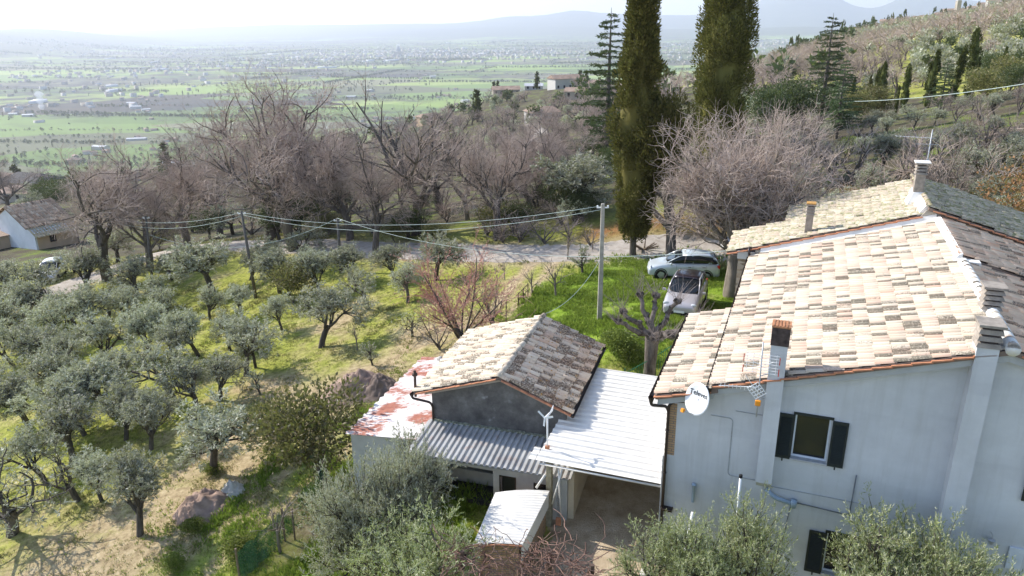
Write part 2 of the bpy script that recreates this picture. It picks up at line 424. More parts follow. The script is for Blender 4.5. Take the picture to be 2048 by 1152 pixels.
lushc = ramp(nt, noise(nt, 2.2, 6, 0.7), [(0.3, (0.09, 0.15, 0.015)), (0.5, (0.20, 0.30, 0.03)), (0.7, (0.32, 0.42, 0.055))])
_lp = nt.nodes.new('ShaderNodeMapRange'); _lp.inputs[1].default_value = .54; _lp.inputs[2].default_value = .68; L(nt, noise(nt, .55, 5, .7), _lp.inputs[0])
lushc = mixc(nt, math_(nt, 'MULTIPLY', _lp.outputs[0], .65), lushc, (.33, .30, .13))
c = mixc(nt, sp.outputs[0], c, lushc)
yardc = ramp(nt, noise(nt, 1.7, 6, 0.65), [(0.3, (0.34, 0.25, 0.16)), (0.55, (0.52, 0.41, 0.28)), (0.75, (0.62, 0.52, 0.39))])
c = mixc(nt, sp2.outputs[0], c, yardc)
redc = ramp(nt, f3, [(0.3, (0.12, 0.05, 0.025)), (0.6, (0.34, 0.15, 0.07)), (0.8, (0.42, 0.25, 0.13))])
c = mixc(nt, sp2.outputs[1], c, redc)
woodc = ramp(nt, noise(nt, 0.28, 5, 0.7), [(0.36, (0.07, 0.058, 0.042)), (0.52, (0.11, 0.095, 0.06)), (0.60, (0.13, 0.15, 0.045)), (0.66, (0.17, 0.22, 0.04)), (0.8, (0.10, 0.09, 0.055))])
c = mixc(nt, sp2.outputs[2], c, woodc)
# patchwork of fields on the plain
tc = nt.nodes.new('ShaderNodeTexCoord')
def fields(scale, rot, sx, sy):
    mp = nt.nodes.new('ShaderNodeMapping'); mp.inputs['Rotation'].default_value = (0, 0, rot); mp.inputs['Scale'].default_value = (sx*scale, sy*scale, 0)
    L(nt, tc.outputs['Object'], mp.inputs[0])
    v = nt.nodes.new('ShaderNodeTexVoronoi'); v.distance = 'MANHATTAN'; v.inputs['Scale'].default_value = 1; v.inputs['Randomness'].default_value = 0.85
    L(nt, mp.outputs[0], v.inputs['Vector']); return v
va = fields(1/620, 0.22, 1.0, 2.2)
vs = nt.nodes.new('ShaderNodeSeparateColor'); L(nt, va.outputs['Color'], vs.inputs[0])
fc = ramp(nt, vs.outputs[0], [(0.0, (0.16, 0.24, 0.06)), (0.14, (0.29, 0.39, 0.09)), (0.32, (0.17, 0.17, 0.10)), (0.46, (0.36, 0.43, 0.12)), (0.58, (0.09, 0.065, 0.06)), (0.68, (0.38, 0.46, 0.13)), (0.80, (0.27, 0.25, 0.15)), (0.90, (0.21, 0.30, 0.08))], 'CONSTANT')
fc = mixc(nt, math_(nt, 'MULTIPLY', noise(nt, 0.02, 4), 0.5), fc, (0.16, 0.17, 0.10))
scr = nt.nodes.new('ShaderNodeMapRange'); scr.inputs[1].default_value = 0.47; scr.inputs[2].default_value = 0.55; L(nt, noise(nt, 0.0011, 5, 0.6), scr.inputs[0]); _scr = scr
_sx = nt.nodes.new('ShaderNodeSeparateXYZ'); L(nt, tc.outputs['Object'], _sx.inputs[0]); _my = nt.nodes.new('ShaderNodeMapRange'); _my.inputs[1].default_value = 3800; _my.inputs[2].default_value = 5200; _my.inputs[3].default_value = 0; _my.inputs[4].default_value = .1; L(nt, _sx.outputs[1], _my.inputs[0]); L(nt, math_(nt, 'ADD', noise(nt, 0.0011, 5, 0.6), _my.outputs[0]), scr.inputs[0])
scr2 = nt.nodes.new('ShaderNodeMapRange'); scr2.inputs[1].default_value = 0.44; scr2.inputs[2].default_value = 0.62; L(nt, noise(nt, 0.012, 5, 0.7), scr2.inputs[0])
scrubc = mixc(nt, noise(nt, 0.05, 4, 0.7), (0.035, 0.045, 0.045), (0.13, 0.115, 0.10))
fc = mixc(nt, math_(nt, 'MULTIPLY', math_(nt, 'MULTIPLY', scr.outputs[0], 0.9), math_(nt, 'ADD', scr2.outputs[0], 0.35)), fc, scrubc)
c = mixc(nt, sp.outputs[2], c, fc)
hillc = mixc(nt, noise(nt, 0.004, 5, 0.7), (0.05, 0.07, 0.045), (0.16, 0.15, 0.09))
c = mixc(nt, at.outputs['Alpha'], c, hillc)
p = prin(nt, c, 0.95, 0, 0.1)
bump(nt, p, math_(nt, 'ADD', f3, noise(nt, 40, 3, .7)), 0.6, 0.06)
L(nt, p.outputs[0], out.inputs[0])
ground = np_obj('ground', Vq, Fq, mt, smooth=True); ground['kind'] = 'structure'
hillm = sstep(-185, -150, TZ)*sstep(4500, 7000, _r)
ga = ground.data.attributes.new('gm', 'FLOAT_COLOR', 'POINT'); ga.data.foreach_set('color', np.stack([lush*near, dry*near, far, hillm], -1).astype(np.float32).ravel())
gb = ground.data.attributes.new('gn', 'FLOAT_COLOR', 'POINT'); gb.data.foreach_set('color', np.stack([yard*near, bank*near*.9, wood*(1-lush), wood*0+1], -1).astype(np.float32).ravel())

def strip(name, poly, w, lift, mt, jit=0.1, sub=6, seed=1):
    poly = smooth_poly(list(poly), 2); V = []; F = []; rg = np.random.default_rng(seed)
    off = (np.linspace(-1, 1, sub+1))*w/2
    for i, p in enumerate(poly):
        t = poly[min(i+1, len(poly)-1)]-poly[max(i-1, 0)]; n = np.array([-t[1], t[0]])/math.hypot(t[0], t[1])
        jj = rg.normal(0, jit, 2)
        for k, d in enumerate(off):
            dd = d+(jj[0] if k == 0 else jj[1] if k == sub else 0)
            x, y = p[0]+n[0]*dd, p[1]+n[1]*dd
            V.append((x, y, float(hgt(x, y))+lift*(0.2 if k in (0, sub) else 1)))
    for i in range(len(poly)-1):
        for k in range(sub): F.append((i*(sub+1)+k, i*(sub+1)+k+1, (i+1)*(sub+1)+k+1, (i+1)*(sub+1)+k))
    o = np_obj(name, V, F, mt, smooth=True); o['kind'] = 'structure'; return o
mt, nt, out = nodes('dirt_road')
c = ramp(nt, noise(nt, 1.4, 7, 0.7), [(0.3, (0.27, 0.23, 0.19)), (0.5, (0.40, 0.35, 0.30)), (0.72, (0.50, 0.46, 0.41))])
p = prin(nt, c, 0.95, 0, 0.15); bump(nt, p, noise(nt, 18, 4, .7), .5, .03); L(nt, p.outputs[0], out.inputs[0])
strip('dirt_road', road_c, 3.3, 0.05, mt)
far_road = smooth_poly([G(*q) for q in ((1062,240),(1072,262),(1090,280),(1108,300))], 6)
strip('lane', far_road, 4.5, 0.3, mt)

# ------------------------------------------------------------------ materials of things
M_ = {}
M_['plaster'] = None
mt, nt, out = nodes('grey_plaster')
c = ramp(nt, noise(nt, 0.8, 6, 0.6), [(0.3, (0.58, 0.59, 0.61)), (0.5, (.66,.67,.69)), (0.7, (0.71, 0.725, 0.745))])
c = mixc(nt, math_(nt, 'MULTIPLY', noise(nt, 0.5, 6, .75, stretch=(1, 1, 2.4)), 0.8), c, (0.44, 0.45, 0.46))
_st = nt.nodes.new('ShaderNodeMapRange'); _st.inputs[1].default_value = .5; _st.inputs[2].default_value = .72; L(nt, noise(nt, 1.0, 5, .65, stretch=(4.5, 4.5, .35)), _st.inputs[0])
c = mixc(nt, math_(nt, 'MULTIPLY', _st.outputs[0], .4), c, (0.42, 0.42, 0.41))
_s2 = nt.nodes.new('ShaderNodeMapRange'); _s2.inputs[1].default_value = .56; _s2.inputs[2].default_value = .60; L(nt, noise(nt, .7, 2, .4, stretch=(.5, .5, 2.2)), _s2.inputs[0])
c = mixc(nt, math_(nt, 'MULTIPLY', _s2.outputs[0], .16), c, (0.40, 0.41, 0.43))
fz = noise(nt, 30, 4, .7); p = prin(nt, c, 0.9, 0, 0.2); bump(nt, p, fz, .35, .01); L(nt, p.outputs[0], out.inputs[0]); M_['plaster'] = mt
M_['white'] = mat_simple('white_mortar', (0.78, 0.76, 0.72), .85, var=.08, scale=2, bmp=.3)
mt, nt, out = nodes('old_render')
c = ramp(nt, noise(nt, 1.6, 7, 0.72), [(0.32, (0.085, 0.08, 0.075)), (0.55, (0.155, 0.145, 0.135)), (0.72, (0.23, 0.22, 0.21))])
sm = nt.nodes.new('ShaderNodeMapRange'); sm.inputs[1].default_value = .67; sm.inputs[2].default_value = .74; L(nt, noise(nt, 1.9, 3, .5), sm.inputs[0])
c = mixc(nt, math_(nt, 'MULTIPLY', sm.outputs[0], .5), c, (0.45, 0.45, 0.45))
p = prin(nt, c, 0.95, 0, 0.15); bump(nt, p, noise(nt, 22, 5, .7), .5, .015); L(nt, p.outputs[0], out.inputs[0]); M_['old_render'] = mt
M_['pale_wall'] = mat_simple('pale_wall', (0.50, 0.49, 0.46), .9, var=.18, scale=1.5, bmp=.3)
M_['cream'] = mat_simple('cream_wall', (0.62, 0.52, 0.38), .9, var=.12, scale=1.2, bmp=.3)
M_['pink_wall'] = mat_simple('apricot_wall', (0.55, 0.40, 0.27), .9, var=.1, scale=1)
M_['stone'] = None
mt, nt, out = nodes('rubble_stone')
tc2 = nt.nodes.new('ShaderNodeTexCoord'); vr = nt.nodes.new('ShaderNodeTexVoronoi'); vr.feature = 'F1'
mp = nt.nodes.new('ShaderNodeMapping'); mp.inputs['Scale'].default_value = (3, 3, 7.5); L(nt, tc2.outputs['Object'], mp.inputs[0]); L(nt, mp.outputs[0], vr.inputs['Vector']); vr.inputs['Scale'].default_value = 1.3
ss = nt.nodes.new('ShaderNodeSeparateColor'); L(nt, vr.outputs['Color'], ss.inputs[0])
c = ramp(nt, ss.outputs[0], [(0, (0.16, 0.12, 0.085)), (.5, (0.27, 0.21, 0.15)), (1, (0.42, 0.36, 0.29))])
c = mixc(nt, math_(nt, 'POWER', vr.outputs['Distance'], 3.0), c, (0.36, 0.33, 0.28))
p = prin(nt, c, .95, 0, .15); bump(nt, p, vr.outputs['Distance'], -.8, .05); L(nt, p.outputs[0], out.inputs[0]); M_['stone'] = mt
mt, nt, out = nodes('brick')
tc2 = nt.nodes.new('ShaderNodeTexCoord'); bt = nt.nodes.new('ShaderNodeTexBrick'); bt.inputs['Scale'].default_value = 1
mp = nt.nodes.new('ShaderNodeMapping'); mp.inputs['Rotation'].default_value = (R(90), 0, 0); L(nt, tc2.outputs['Object'], mp.inputs[0]); L(nt, mp.outputs[0], bt.inputs['Vector'])
for k, v in (('Brick Width', .26), ('Row Height', .075), ('Mortar Size', .012)): bt.inputs[k].default_value = v
bt.inputs['Color1'].default_value = (.48, .30, .17, 1); bt.inputs['Color2'].default_value = (.38, .24, .13, 1); bt.inputs['Mortar'].default_value = (.2, .17, .14, 1)
p = prin(nt, bt.outputs['Color'], .9, 0, .2); bump(nt, p, bt.outputs['Fac'], -.6, .01); L(nt, p.outputs[0], out.inputs[0]); M_['brick'] = mt
M_['concrete'] = mat_simple('concrete', (0.36, 0.335, 0.29), .9, var=.22, scale=4, bmp=.5)
M_['chim_concrete'] = mat_simple('weathered_cement', (0.30, 0.26, 0.22), .9, var=.3, scale=5, bmp=.6)
M_['sooty'] = mat_simple('sooty_brick', (0.075, 0.055, 0.05), .9, var=.45, scale=9, bmp=.7)
M_['terracotta'] = mat_simple('terracotta', (0.50, 0.22, 0.12), .8, var=.22, scale=7, bmp=.3)
M_['tile_main'] = mat_tiles('pale_roof_tiles', [(0, (.49, .415, .33)), (.2, (.59, .52, .42)), (.35, (.51, .37, .29)), (.5, (.56, .49, .40)), (.65, (.46, .38, .30)), (.8, (.62, .56, .47)), (.93, (.50, .32, .24)), (1, (.58, .51, .39))], stain_amt=.80, cap=.66, pw=4.0, stain=(.09,.08,.06))
M_['tile_side'] = mat_tiles('brightened_side_tiles', [(0, (.80, .52, .34)), (.3, (.90, .66, .46)), (.6, (.76, .42, .26)), (.8, (.86, .65, .46)), (1, (.72, .45, .29))], stain_amt=.6, pw=3, cap=.6, stain=(.10, .08, .06))  # base colour brightened and warmed to offset grazing sun and blue sky light
M_['tile_moss'] = mat_tiles('mossy_roof_tiles', [(0, (.44, .38, .29)), (.4, (.53, .46, .35)), (.7, (.47, .36, .28)), (.9, (.58, .52, .42)), (1, (.62, .55, .44))], stain_amt=.48, stain=(.10, .095, .06), moss=(.25, .25, .13), moss_amt=.50)
M_['tile_dmoss'] = mat_tiles('dark_mossy_tiles', [(0, (.48, .40, .29)), (.5, (.56, .47, .34)), (1, (.42, .33, .24))], stain_amt=.55, stain=(.07, .065, .045), moss=(.25, .24, .10), moss_amt=.50)
M_['tile_barn'] = mat_tiles('barn_roof_tiles', [(0, (.56, .48, .38)), (.4, (.64, .56, .45)), (.7, (.53, .41, .31)), (1, (.60, .52, .42))], stain_amt=.85, cap=.60, pw=3, stain=(.12, .10, .075), orange=.33, stain_scale=5)
M_['tile_barn2'] = mat_tiles('lichen_barn_tiles', [(0, (.82, .62, .45)), (.35, (.90, .75, .58)), (.7, (.74, .49, .34)), (1, (.86, .70, .52))], stain_amt=1.15, cap=.60, stain=(.11, .07, .045), orange=.40, stain_scale=6)  # lichen stains over a base colour lifted to offset this slope's weak sun
M_['tile_far'] = mat_tiles('cottage_roof_tiles', [(0, (.42, .26, .17)), (.35, (.66, .47, .34)), (.7, (.30, .19, .13)), (1, (.74, .60, .46))], stain_amt=.5)
M_['gutter'] = mat_simple('brown_gutter', (0.030, 0.018, 0.014), .45, var=.3, scale=3, spec=.5)
M_['shutter'] = mat_simple('dark_shutter', (0.018, 0.024, 0.024), .5, var=.2, scale=3, spec=.4)
M_['frame_w'] = mat_simple('white_frame', (0.62, 0.66, 0.72), .4, var=.05)
M_['marble'] = mat_simple('stone_sill', (0.42, 0.42, 0.42), .6, var=.15, scale=8)
M_['room'] = mat_simple('dark_room', (0.02, 0.02, 0.022), .9, var=.1)
mt, nt, out = nodes('window_glass'); p = prin(nt, (0.012, 0.014, 0.02), .05, 0, .5); L(nt, p.outputs[0], out.inputs[0]); M_['glass'] = mt
M_['white_metal'] = mat_simple('white_sheet_metal', (0.74, 0.705, 0.65), .6, var=.09, scale=2.2, spec=.2)
M_['dull_metal'] = mat_simple('dull_sheet_metal', (0.42, 0.42, 0.42), .6, var=.22, scale=1.0)
mt, nt, out = nodes('weathered_corrugated')
c = ramp(nt, noise(nt, 1.1, 6, .65), [(.3, (.34, .33, .32)), (.6, (.47, .47, .46)), (.8, (.42, .36, .30))])
rs = nt.nodes.new('ShaderNodeMapRange'); rs.inputs[1].default_value = .55; rs.inputs[2].default_value = .72; L(nt, noise(nt, 2.3, 5, .7), rs.inputs[0])
c = mixc(nt, math_(nt, 'MULTIPLY', rs.outputs[0], .55), c, (.42, .27, .20))
p = prin(nt, c, .65, 0, .3); L(nt, p.outputs[0], out.inputs[0]); M_['corr_old'] = mt
mt, nt, out = nodes('rust_sheet')
f = noise(nt, .8, 6, .62, stretch=(.8, 1.0, 1)); fr = noise(nt, 9, 5, .8, stretch=(.35, 2.6, 1))
s = math_(nt, 'ADD', math_(nt, 'MULTIPLY', f, 1.5), math_(nt, 'MULTIPLY', fr, .9))
mr = nt.nodes.new('ShaderNodeMapRange'); mr.inputs[1].default_value = 1.20; mr.inputs[2].default_value = 1.28; L(nt, s, mr.inputs[0])
rc = ramp(nt, noise(nt, 5, 4), [(.3, (.30, .10, .065)), (.7, (.44, .17, .11))])
c = mixc(nt, mr.outputs[0], (.74, .69, .66), rc)
p = prin(nt, c, .7, 0, .3); L(nt, p.outputs[0], out.inputs[0]); M_['rust'] = mt
M_['steel'] = mat_simple('galvanised_steel', (.45, .46, .48), .45, metal=.3, var=.15, scale=5)
M_['orange'] = mat_simple('orange_plastic', (.85, .32, .03), .5, var=.1)
M_['white_plastic'] = mat_simple('white_plastic', (.85, .85, .85), .35, var=.03)
M_['red_plastic'] = mat_simple('red_plastic', (.7, .06, .03), .5, var=.1)
M_['black'] = mat_simple('black_rubber', (.015, .015, .016), .7, var=.1)
M_['lettering'] = mat_simple('grey_lettering', (.12, .13, .15), .5, var=0)
M_['pvc'] = mat_simple('grey_pvc', (.32, .40, .48), .5, var=.08)
M_['wood_old'] = mat_simple('old_wood', (.17, .13, .095), .9, var=.35, scale=6, bmp=.5)
M_['pole_wood'] = mat_simple('grey_pole_wood', (.13, .115, .10), .9, var=.3, scale=5, bmp=.5)
M_['green_paint'] = mat_simple('green_paint', (.03, .17, .075), .5, var=.15)
M_['rust_iron'] = mat_simple('rusty_iron', (.10, .065, .05), .8, var=.3, scale=8)
M_['green_net'] = mat_simple('green_net', (.06, .16, .10), .8, var=.3, scale=3)
M_['soil'] = mat_simple('heaped_soil', (.30, .21, .165), .98, var=.4, scale=2.5, bmp=.9)
M_['stone_w'] = mat_simple('pale_stones', (.5, .47, .42), .9, var=.2, scale=3, bmp=.5)
M_['dead_wood'] = mat_simple('dead_wood', (.16, .12, .10), .95, var=.4, scale=3, bmp=.5)
M_['wire'] = mat_simple('pale_wire', (.42, .50, .47), .6, var=.05)
M_['far_wall'] = mat_simple('far_wall', (.40, .35, .29), .9, var=.1, scale=.1)
M_['far_wall2'] = mat_simple('far_white_wall', (.52, .50, .47), .9, var=.1, scale=.1)
M_['far_roof'] = mat_simple('far_roof', (.31, .22, .17), .9, var=.3, scale=.4)
M_['far_metal'] = mat_simple('far_shed_roof', (.5, .5, .52), .6, var=.1, scale=.1)
M_['leaf_olive'] = mat_leaf('olive_leaves', (.20, .205, .12), (.50, .49, .35), back=(.56, .55, .46), trans=.32, rough=.5, spec=.28)
M_['leaf_olive_n'] = mat_leaf('olive_leaves_near', (.15, .185, .065), (.42, .46, .20), back=(.50, .51, .33), trans=.34, rough=.5, spec=.28)
M_['leaf_cyp'] = mat_leaf('cypress_leaves', (.055, .055, .016), (.21, .18, .05), trans=.15, rough=.7, spec=.15)
M_['leaf_cypg'] = mat_leaf('young_cypress_leaves', (.035, .045, .012), (.11, .12, .03), trans=.12, rough=.7, spec=.15)
M_['leaf_cedar'] = mat_leaf('cedar_needles', (.035, .060, .028), (.11, .15, .06), trans=.12, rough=.7, spec=.2)
M_['leaf_dark'] = mat_leaf('evergreen_leaves', (.022, .038, .014), (.09, .12, .035), trans=.2, rough=.5, spec=.35)
M_['leaf_bush'] = mat_leaf('yellowing_leaves', (.05, .07, .018), (.26, .24, .07), back=(.24, .20, .09), trans=.3, rough=.5)
M_['leaf_rust'] = mat_leaf('dead_oak_leaves', (.20, .10, .05), (.46, .25, .13), trans=.3, rough=.7, spec=.1)
M_['leaf_lime'] = mat_leaf('fresh_leaves', (.10, .14, .02), (.24, .28, .05), trans=.35, rough=.6)
M_['grass'] = mat_leaf('grass_blades', (.12, .19, .016), (.38, .48, .055), trans=.35, rough=.6, objvar=0)
M_['grass_dry'] = mat_leaf('dry_grass_blades', (.14, .15, .04), (.50, .42, .21), trans=.3, rough=.8, spec=.1, objvar=0)
M_['bark_dark'] = mat_bark('oak_bark', (.07, .06, .05), (.20, .17, .15))
M_['bark_olive'] = mat_bark('olive_bark', (.045, .04, .034), (.14, .12, .10))
M_['twig_oak'] = mat_bark('oak_twigs', (.33, .25, .21), (.52, .425, .37), 1.0)
M_['bark_pale'] = mat_bark('pale_bark', (.12, .10, .08), (.36, .31, .25), 3)
M_['twig_pale'] = mat_bark('pale_twigs', (.24, .19, .17), (.42, .35, .32), 1.0)
M_['twig_red'] = mat_bark('reddish_twigs', (.40, .19, .15), (.62, .37, .30), 1.0)
M_['twig_vine'] = mat_bark('vine_canes', (.16, .085, .065), (.34, .22, .17), 3)
# ------------------------------------------------------------------ building helpers
class Fr:
    def __init__(s, o, az):
        a = R(az); s.o = np.array([o[0], o[1], 0.]); s.u = np.array([math.cos(a), -math.sin(a), 0]); s.v = np.array([math.sin(a), math.cos(a), 0]); s.k = np.array([0, 0, 1.]); s.rz = -a
    def P(s, u, v, z): return s.o+s.u*u+s.v*v+s.k*z
    def box(s, mb, u0, u1, v0, v1, z0, z1, mi=0):
        return mb.hexa([s.P(*q) for q in ((u0,v0,z0),(u1,v0,z0),(u1,v1,z0),(u0,v1,z0),(u0,v0,z1),(u1,v0,z1),(u1,v1,z1),(u0,v1,z1))], mi)
    def prism(s, mb, prof, v0, v1, mi=0):      # profile in (u, z), extruded along v; prof counter-clockwise seen from -v
        n = len(prof); V = [s.P(a, v0, z) for a, z in prof]+[s.P(a, v1, z) for a, z in prof]
        F = [tuple(range(n)), tuple(reversed(range(n, 2*n)))]+[(i+n, (i+1) % n+n, (i+1) % n, i) for i in range(n)]
        return mb.add(V, F, mi)
def cut(o, cutters):
    tmp = []
    for mb in cutters:
        c = mb.build('cutter', M_['room']); tmp.append(c)
        md = o.modifiers.new('b', 'BOOLEAN'); md.object = c; md.operation = 'DIFFERENCE'; md.solver = 'EXACT'
    bpy.context.view_layer.update()
    dg = bpy.context.evaluated_depsgraph_get(); me = bpy.data.meshes.new_from_object(o.evaluated_get(dg))
    o.modifiers.clear(); o.data = me
    for c in tmp: bpy.data.objects.remove(c, do_unlink=True)
def tiles(name, parent, O, A, D, La, Ld, mat, tw=0.2, tl=0.42, seed=0, keep=None, thick=0.1, jit=1.0, rr=0.088, mi_alt=None):
    rg = np.random.default_rng(seed); A = np.array(A, float); A /= np.linalg.norm(A); D = np.array(D, float); D /= np.linalg.norm(D)
    Nn = np.cross(A, D); Nn = Nn if Nn[2] > 0 else -Nn; O = np.array(O, float)
    na = int(round(La/tw)); tw = La/na; nd = int(round(Ld/tl)); tl = Ld/nd
    V = []; F = []
    ang = np.linspace(-1.25, 1.25, 6)
    cr, sr = np.sin(ang), np.cos(ang)
    for i in range(na):
        for j in range(nd):
            a = (i+.5)*tw; d0 = j*tl-.07; d1 = (j+1)*tl+.02
            if keep and not keep(a, (d0+d1)/2): continue
            a += rg.normal(0, .006)*jit; sk = rg.normal(0, .008)*jit; dj = rg.normal(0, .012)*jit; h = rg.normal(0, .006)*jit
            n0 = len(V)
            for (d, rad, hh, aa) in ((d0+dj, rr*.86, .005+h, a-sk), (d1+dj, rr*1.05, .045+h, a+sk)):
                for c_, s_ in zip(cr, sr):
                    V.append(O+A*(aa+c_*rad)+D*d+Nn*(hh+s_*rad-rad*.32))
            for k in range(5): F.append((n0+k, n0+k+1, n0+7+k, n0+6+k))
            F.append((n0+6, n0+7, n0+8, n0+9)); F.append((n0+6, n0+9, n0+10, n0+11))
            # pan tile between the covers
            b0 = (i+1)*tw-.07; b1 = (i+1)*tw+.07
            if i < na-1:
                n0 = len(V)
                for d, hh in ((d0+dj, .0), (d1+dj, .022)):
                    V.append(O+A*b0+D*d+Nn*(hh+.03)); V.append(O+A*(b0+b1)/2+D*d+Nn*hh); V.append(O+A*b1+D*d+Nn*(hh+.03))
                F.append((n0, n0+1, n0+4, n0+3)); F.append((n0+1, n0+2, n0+5, n0+4))
    o = np_obj(name, V, F, mat, parent)
    return o
def slab(mb, O, A, D, La, Ld, t, mi=0):
    O, A, D = (np.array(x, float) for x in (O, A, D)); A = A/np.linalg.norm(A); D = D/np.linalg.norm(D)
    Nn = np.cross(A, D); Nn = Nn if Nn[2] > 0 else -Nn
    P = [O-Nn*t, O+A*La-Nn*t, O+A*La+D*Ld-Nn*t, O+D*Ld-Nn*t]; P += [p+Nn*t for p in P]
    return mb.hexa(P, mi)
def ridge_caps(name, parent, P0, P1, mat, n=None, r=.12, seed=0, mort=None):
    P0 = np.array(P0, float); P1 = np.array(P1, float); Ln = np.linalg.norm(P1-P0); D = (P1-P0)/Ln; A = np.cross(D, [0, 0, 1]); A /= np.linalg.norm(A); Nn = np.cross(A, D)
    n = n or int(Ln/.4); V = []; F = []; rg = np.random.default_rng(seed); ang = np.linspace(-1.5, 1.5, 8)
    for i in range(n):
        n0 = len(V); off = rg.normal(0, .008)
        for t, rad, hh in ((i/n*Ln-.05, r*.85, -.01), ((i+1)/n*Ln, r*1.08, .02)):
            for a in ang: V.append(P0+D*t+A*(math.sin(a)*rad+off)+Nn*(hh+math.cos(a)*rad))
        for k in range(7): F.append((n0+k, n0+k+1, n0+9+k, n0+8+k))
        F += [(n0+8, n0+9, n0+10, n0+11), (n0+8, n0+11, n0+12, n0+13), (n0+8, n0+13, n0+14, n0+15)]
    o = np_obj(name, V, F, mat, parent)
    if mort is not None:
        mb = MB(); mb.tube([P0+Nn*-.02, P1+Nn*-.02], r*1.25, 10); mb.build('mortar', mort, o, smooth=True)
    return o
def bent(mb, pts, r, n=8, sub=5):      # pipe with rounded bends
    pts = [np.array(p, float) for p in pts]; out = [pts[0]]
    for a, b, c in zip(pts[:-2], pts[1:-1], pts[2:]):
        k = min(.12, np.linalg.norm(b-a)*.45, np.linalg.norm(c-b)*.45)
        p = b+(a-b)/np.linalg.norm(a-b)*k; q = b+(c-b)/np.linalg.norm(c-b)*k
        for t in np.linspace(0, 1, sub): out.append((1-t)**2*p+2*t*(1-t)*b+t*t*q)
    out.append(pts[-1]); mb.tube(out, r, n); return mb

# ------------------------------------------------------------------ the farmhouse
H = Fr((4.4165, 18.8835), 21.5)
SL = .311; RU = 7.75; Z0 = 4.33; RZ = Z0+SL*(RU-1.18)
def rz(u): return Z0+SL*(u-1.18)
def zlow(u): return 3.75+.3*(u+.36)
house = thing('farmhouse', H.P(0, 0, -1.9), 'large two-storey farmhouse in grey plaster with pale tiled roofs, its shaded gable facing us', 'house')
T = house.location
def par(o, root):
    """keep the coordinates of a mesh built in world space when it goes under a thing standing elsewhere"""
    o.parent = root; o.matrix_parent_inverse = Matrix.Translation(-root.location); return o
def bld(mb, name, mat, root, **k):
    o = mb.build(name, mat, None, **k); return par(o, root)
def addp(o, root): o.parent = None; return par(o, root)
RT = .14
mb = MB()
H.prism(mb, [(0,-2.6),(14.2,-2.6),(14.2,rz(1.3)-RT),(RU,RZ-RT),(1.25,rz(1.25)-RT),(1.25,zlow(1.25)-RT),(0,zlow(0)-RT)], 0, 6.1)
wall = bld(mb, 'wall', M_['plaster'], house)
cm = []
for (a, b, c, d) in ((3.33,4.22,2.37,3.71),(4.52,5.32,-1.1,.26),(9.15,10.0,2.37,3.71)):
    q = MB(); H.box(q, a, b, -.3, .45, c, d); cm.append(q)
cut(wall, cm)
mb = MB(); H.prism(mb, [(1.3,-2.6),(14.15,-2.6),(14.15,rz(1.3)-RT),(RU,RZ-RT-.002),(1.3,rz(1.3)-RT)], 6.103, 12.35); bld(mb, 'rear_wall', M_['plaster'], house)
# plaster cornice under the verge, left and right of the stack
mb = MB()
for a, b, zf in ((-.30, 1.2, zlow), (1.22, RU, rz)):
    H.prism(mb, [(a, zf(a)-RT-.2), (b, zf(b)-RT-.2), (b, zf(b)-RT+.03), (a, zf(a)-RT+.03)], -.26, -.003)
H.prism(mb, [(RU+.003, RZ-RT-.2), (14.6, rz(.9)-RT-.2), (14.6, rz(.9)-RT+.03), (RU+.003, RZ-RT+.03)], -.258, -.003)
bld(mb, 'cornice', mat_simple('cornice_plaster', (.42,.43,.43), .9, var=.1, scale=2, bmp=.2), house)
du = H.u*1.0+np.array([0,0,-SL])*0
dl = -(H.u+np.array([0,0,SL])); dr = H.u-np.array([0,0,SL]); dlo = -(H.u+np.array([0,0,.3]))
def droof(n): return n*math.sqrt(1+SL*SL)
def mkroof(name, O, A, D, La, Ld, mat, seed, keep=None, tw=.2, tl=.42, t=.12, slabs=True, jit=1.0):
    o = addp(tiles(name, None, O, A, D, La, Ld, mat, tw=tw, tl=tl, seed=seed, keep=keep, jit=jit), house)
    if slabs:
        s_ = MB(); slab(s_, np.array(O)+np.array([0,0,-.012]), A, D, La, Ld, t); b = s_.build('roof_deck', M_['room2'], None)
        b.parent = o
    return o
M_['room2'] = mat_simple('roof_boards', (.20, .15, .12), .9, var=.2)
mkroof('main_roof', H.P(RU, -.34, RZ), H.v, dl, 12.72, droof(RU-1.12), M_['tile_main'], 3)
mkroof('low_roof', H.P(1.28, -.34, zlow(1.28)), H.v, dlo, 6.45, 1.66*1.044, M_['tile_main'], 4)
mkroof('side_roof', H.P(RU, -.34, RZ), H.v, dr, 7.35, droof(6.7), M_['tile_side'], 5, jit=2)
mkroof('side_roof', H.P(RU+.02, 7.05, RZ+.13), H.v, dr, 5.3, droof(6.7), M_['tile_side'], 6, jit=2)
ob = mkroof('back_roof', H.P(7.42, 12.3, rz(7.42)+.35), H.v, dl, 3.4, droof(7.42-.15), M_['tile_moss'], 7, tl=.36, jit=2.2)
ob = mkroof('back_roof', H.P(7.42, 15.7, rz(7.42)+.35), H.v, dl, 3.3, droof(7.42-2.35), M_['tile_moss'], 8, tl=.36, jit=2.2)
mkroof('mossy_roof', H.P(7.36, 12.15, RZ+.50), H.v, dr, 6.5, droof(7.2), M_['tile_dmoss'], 9, tl=.4, jit=3)
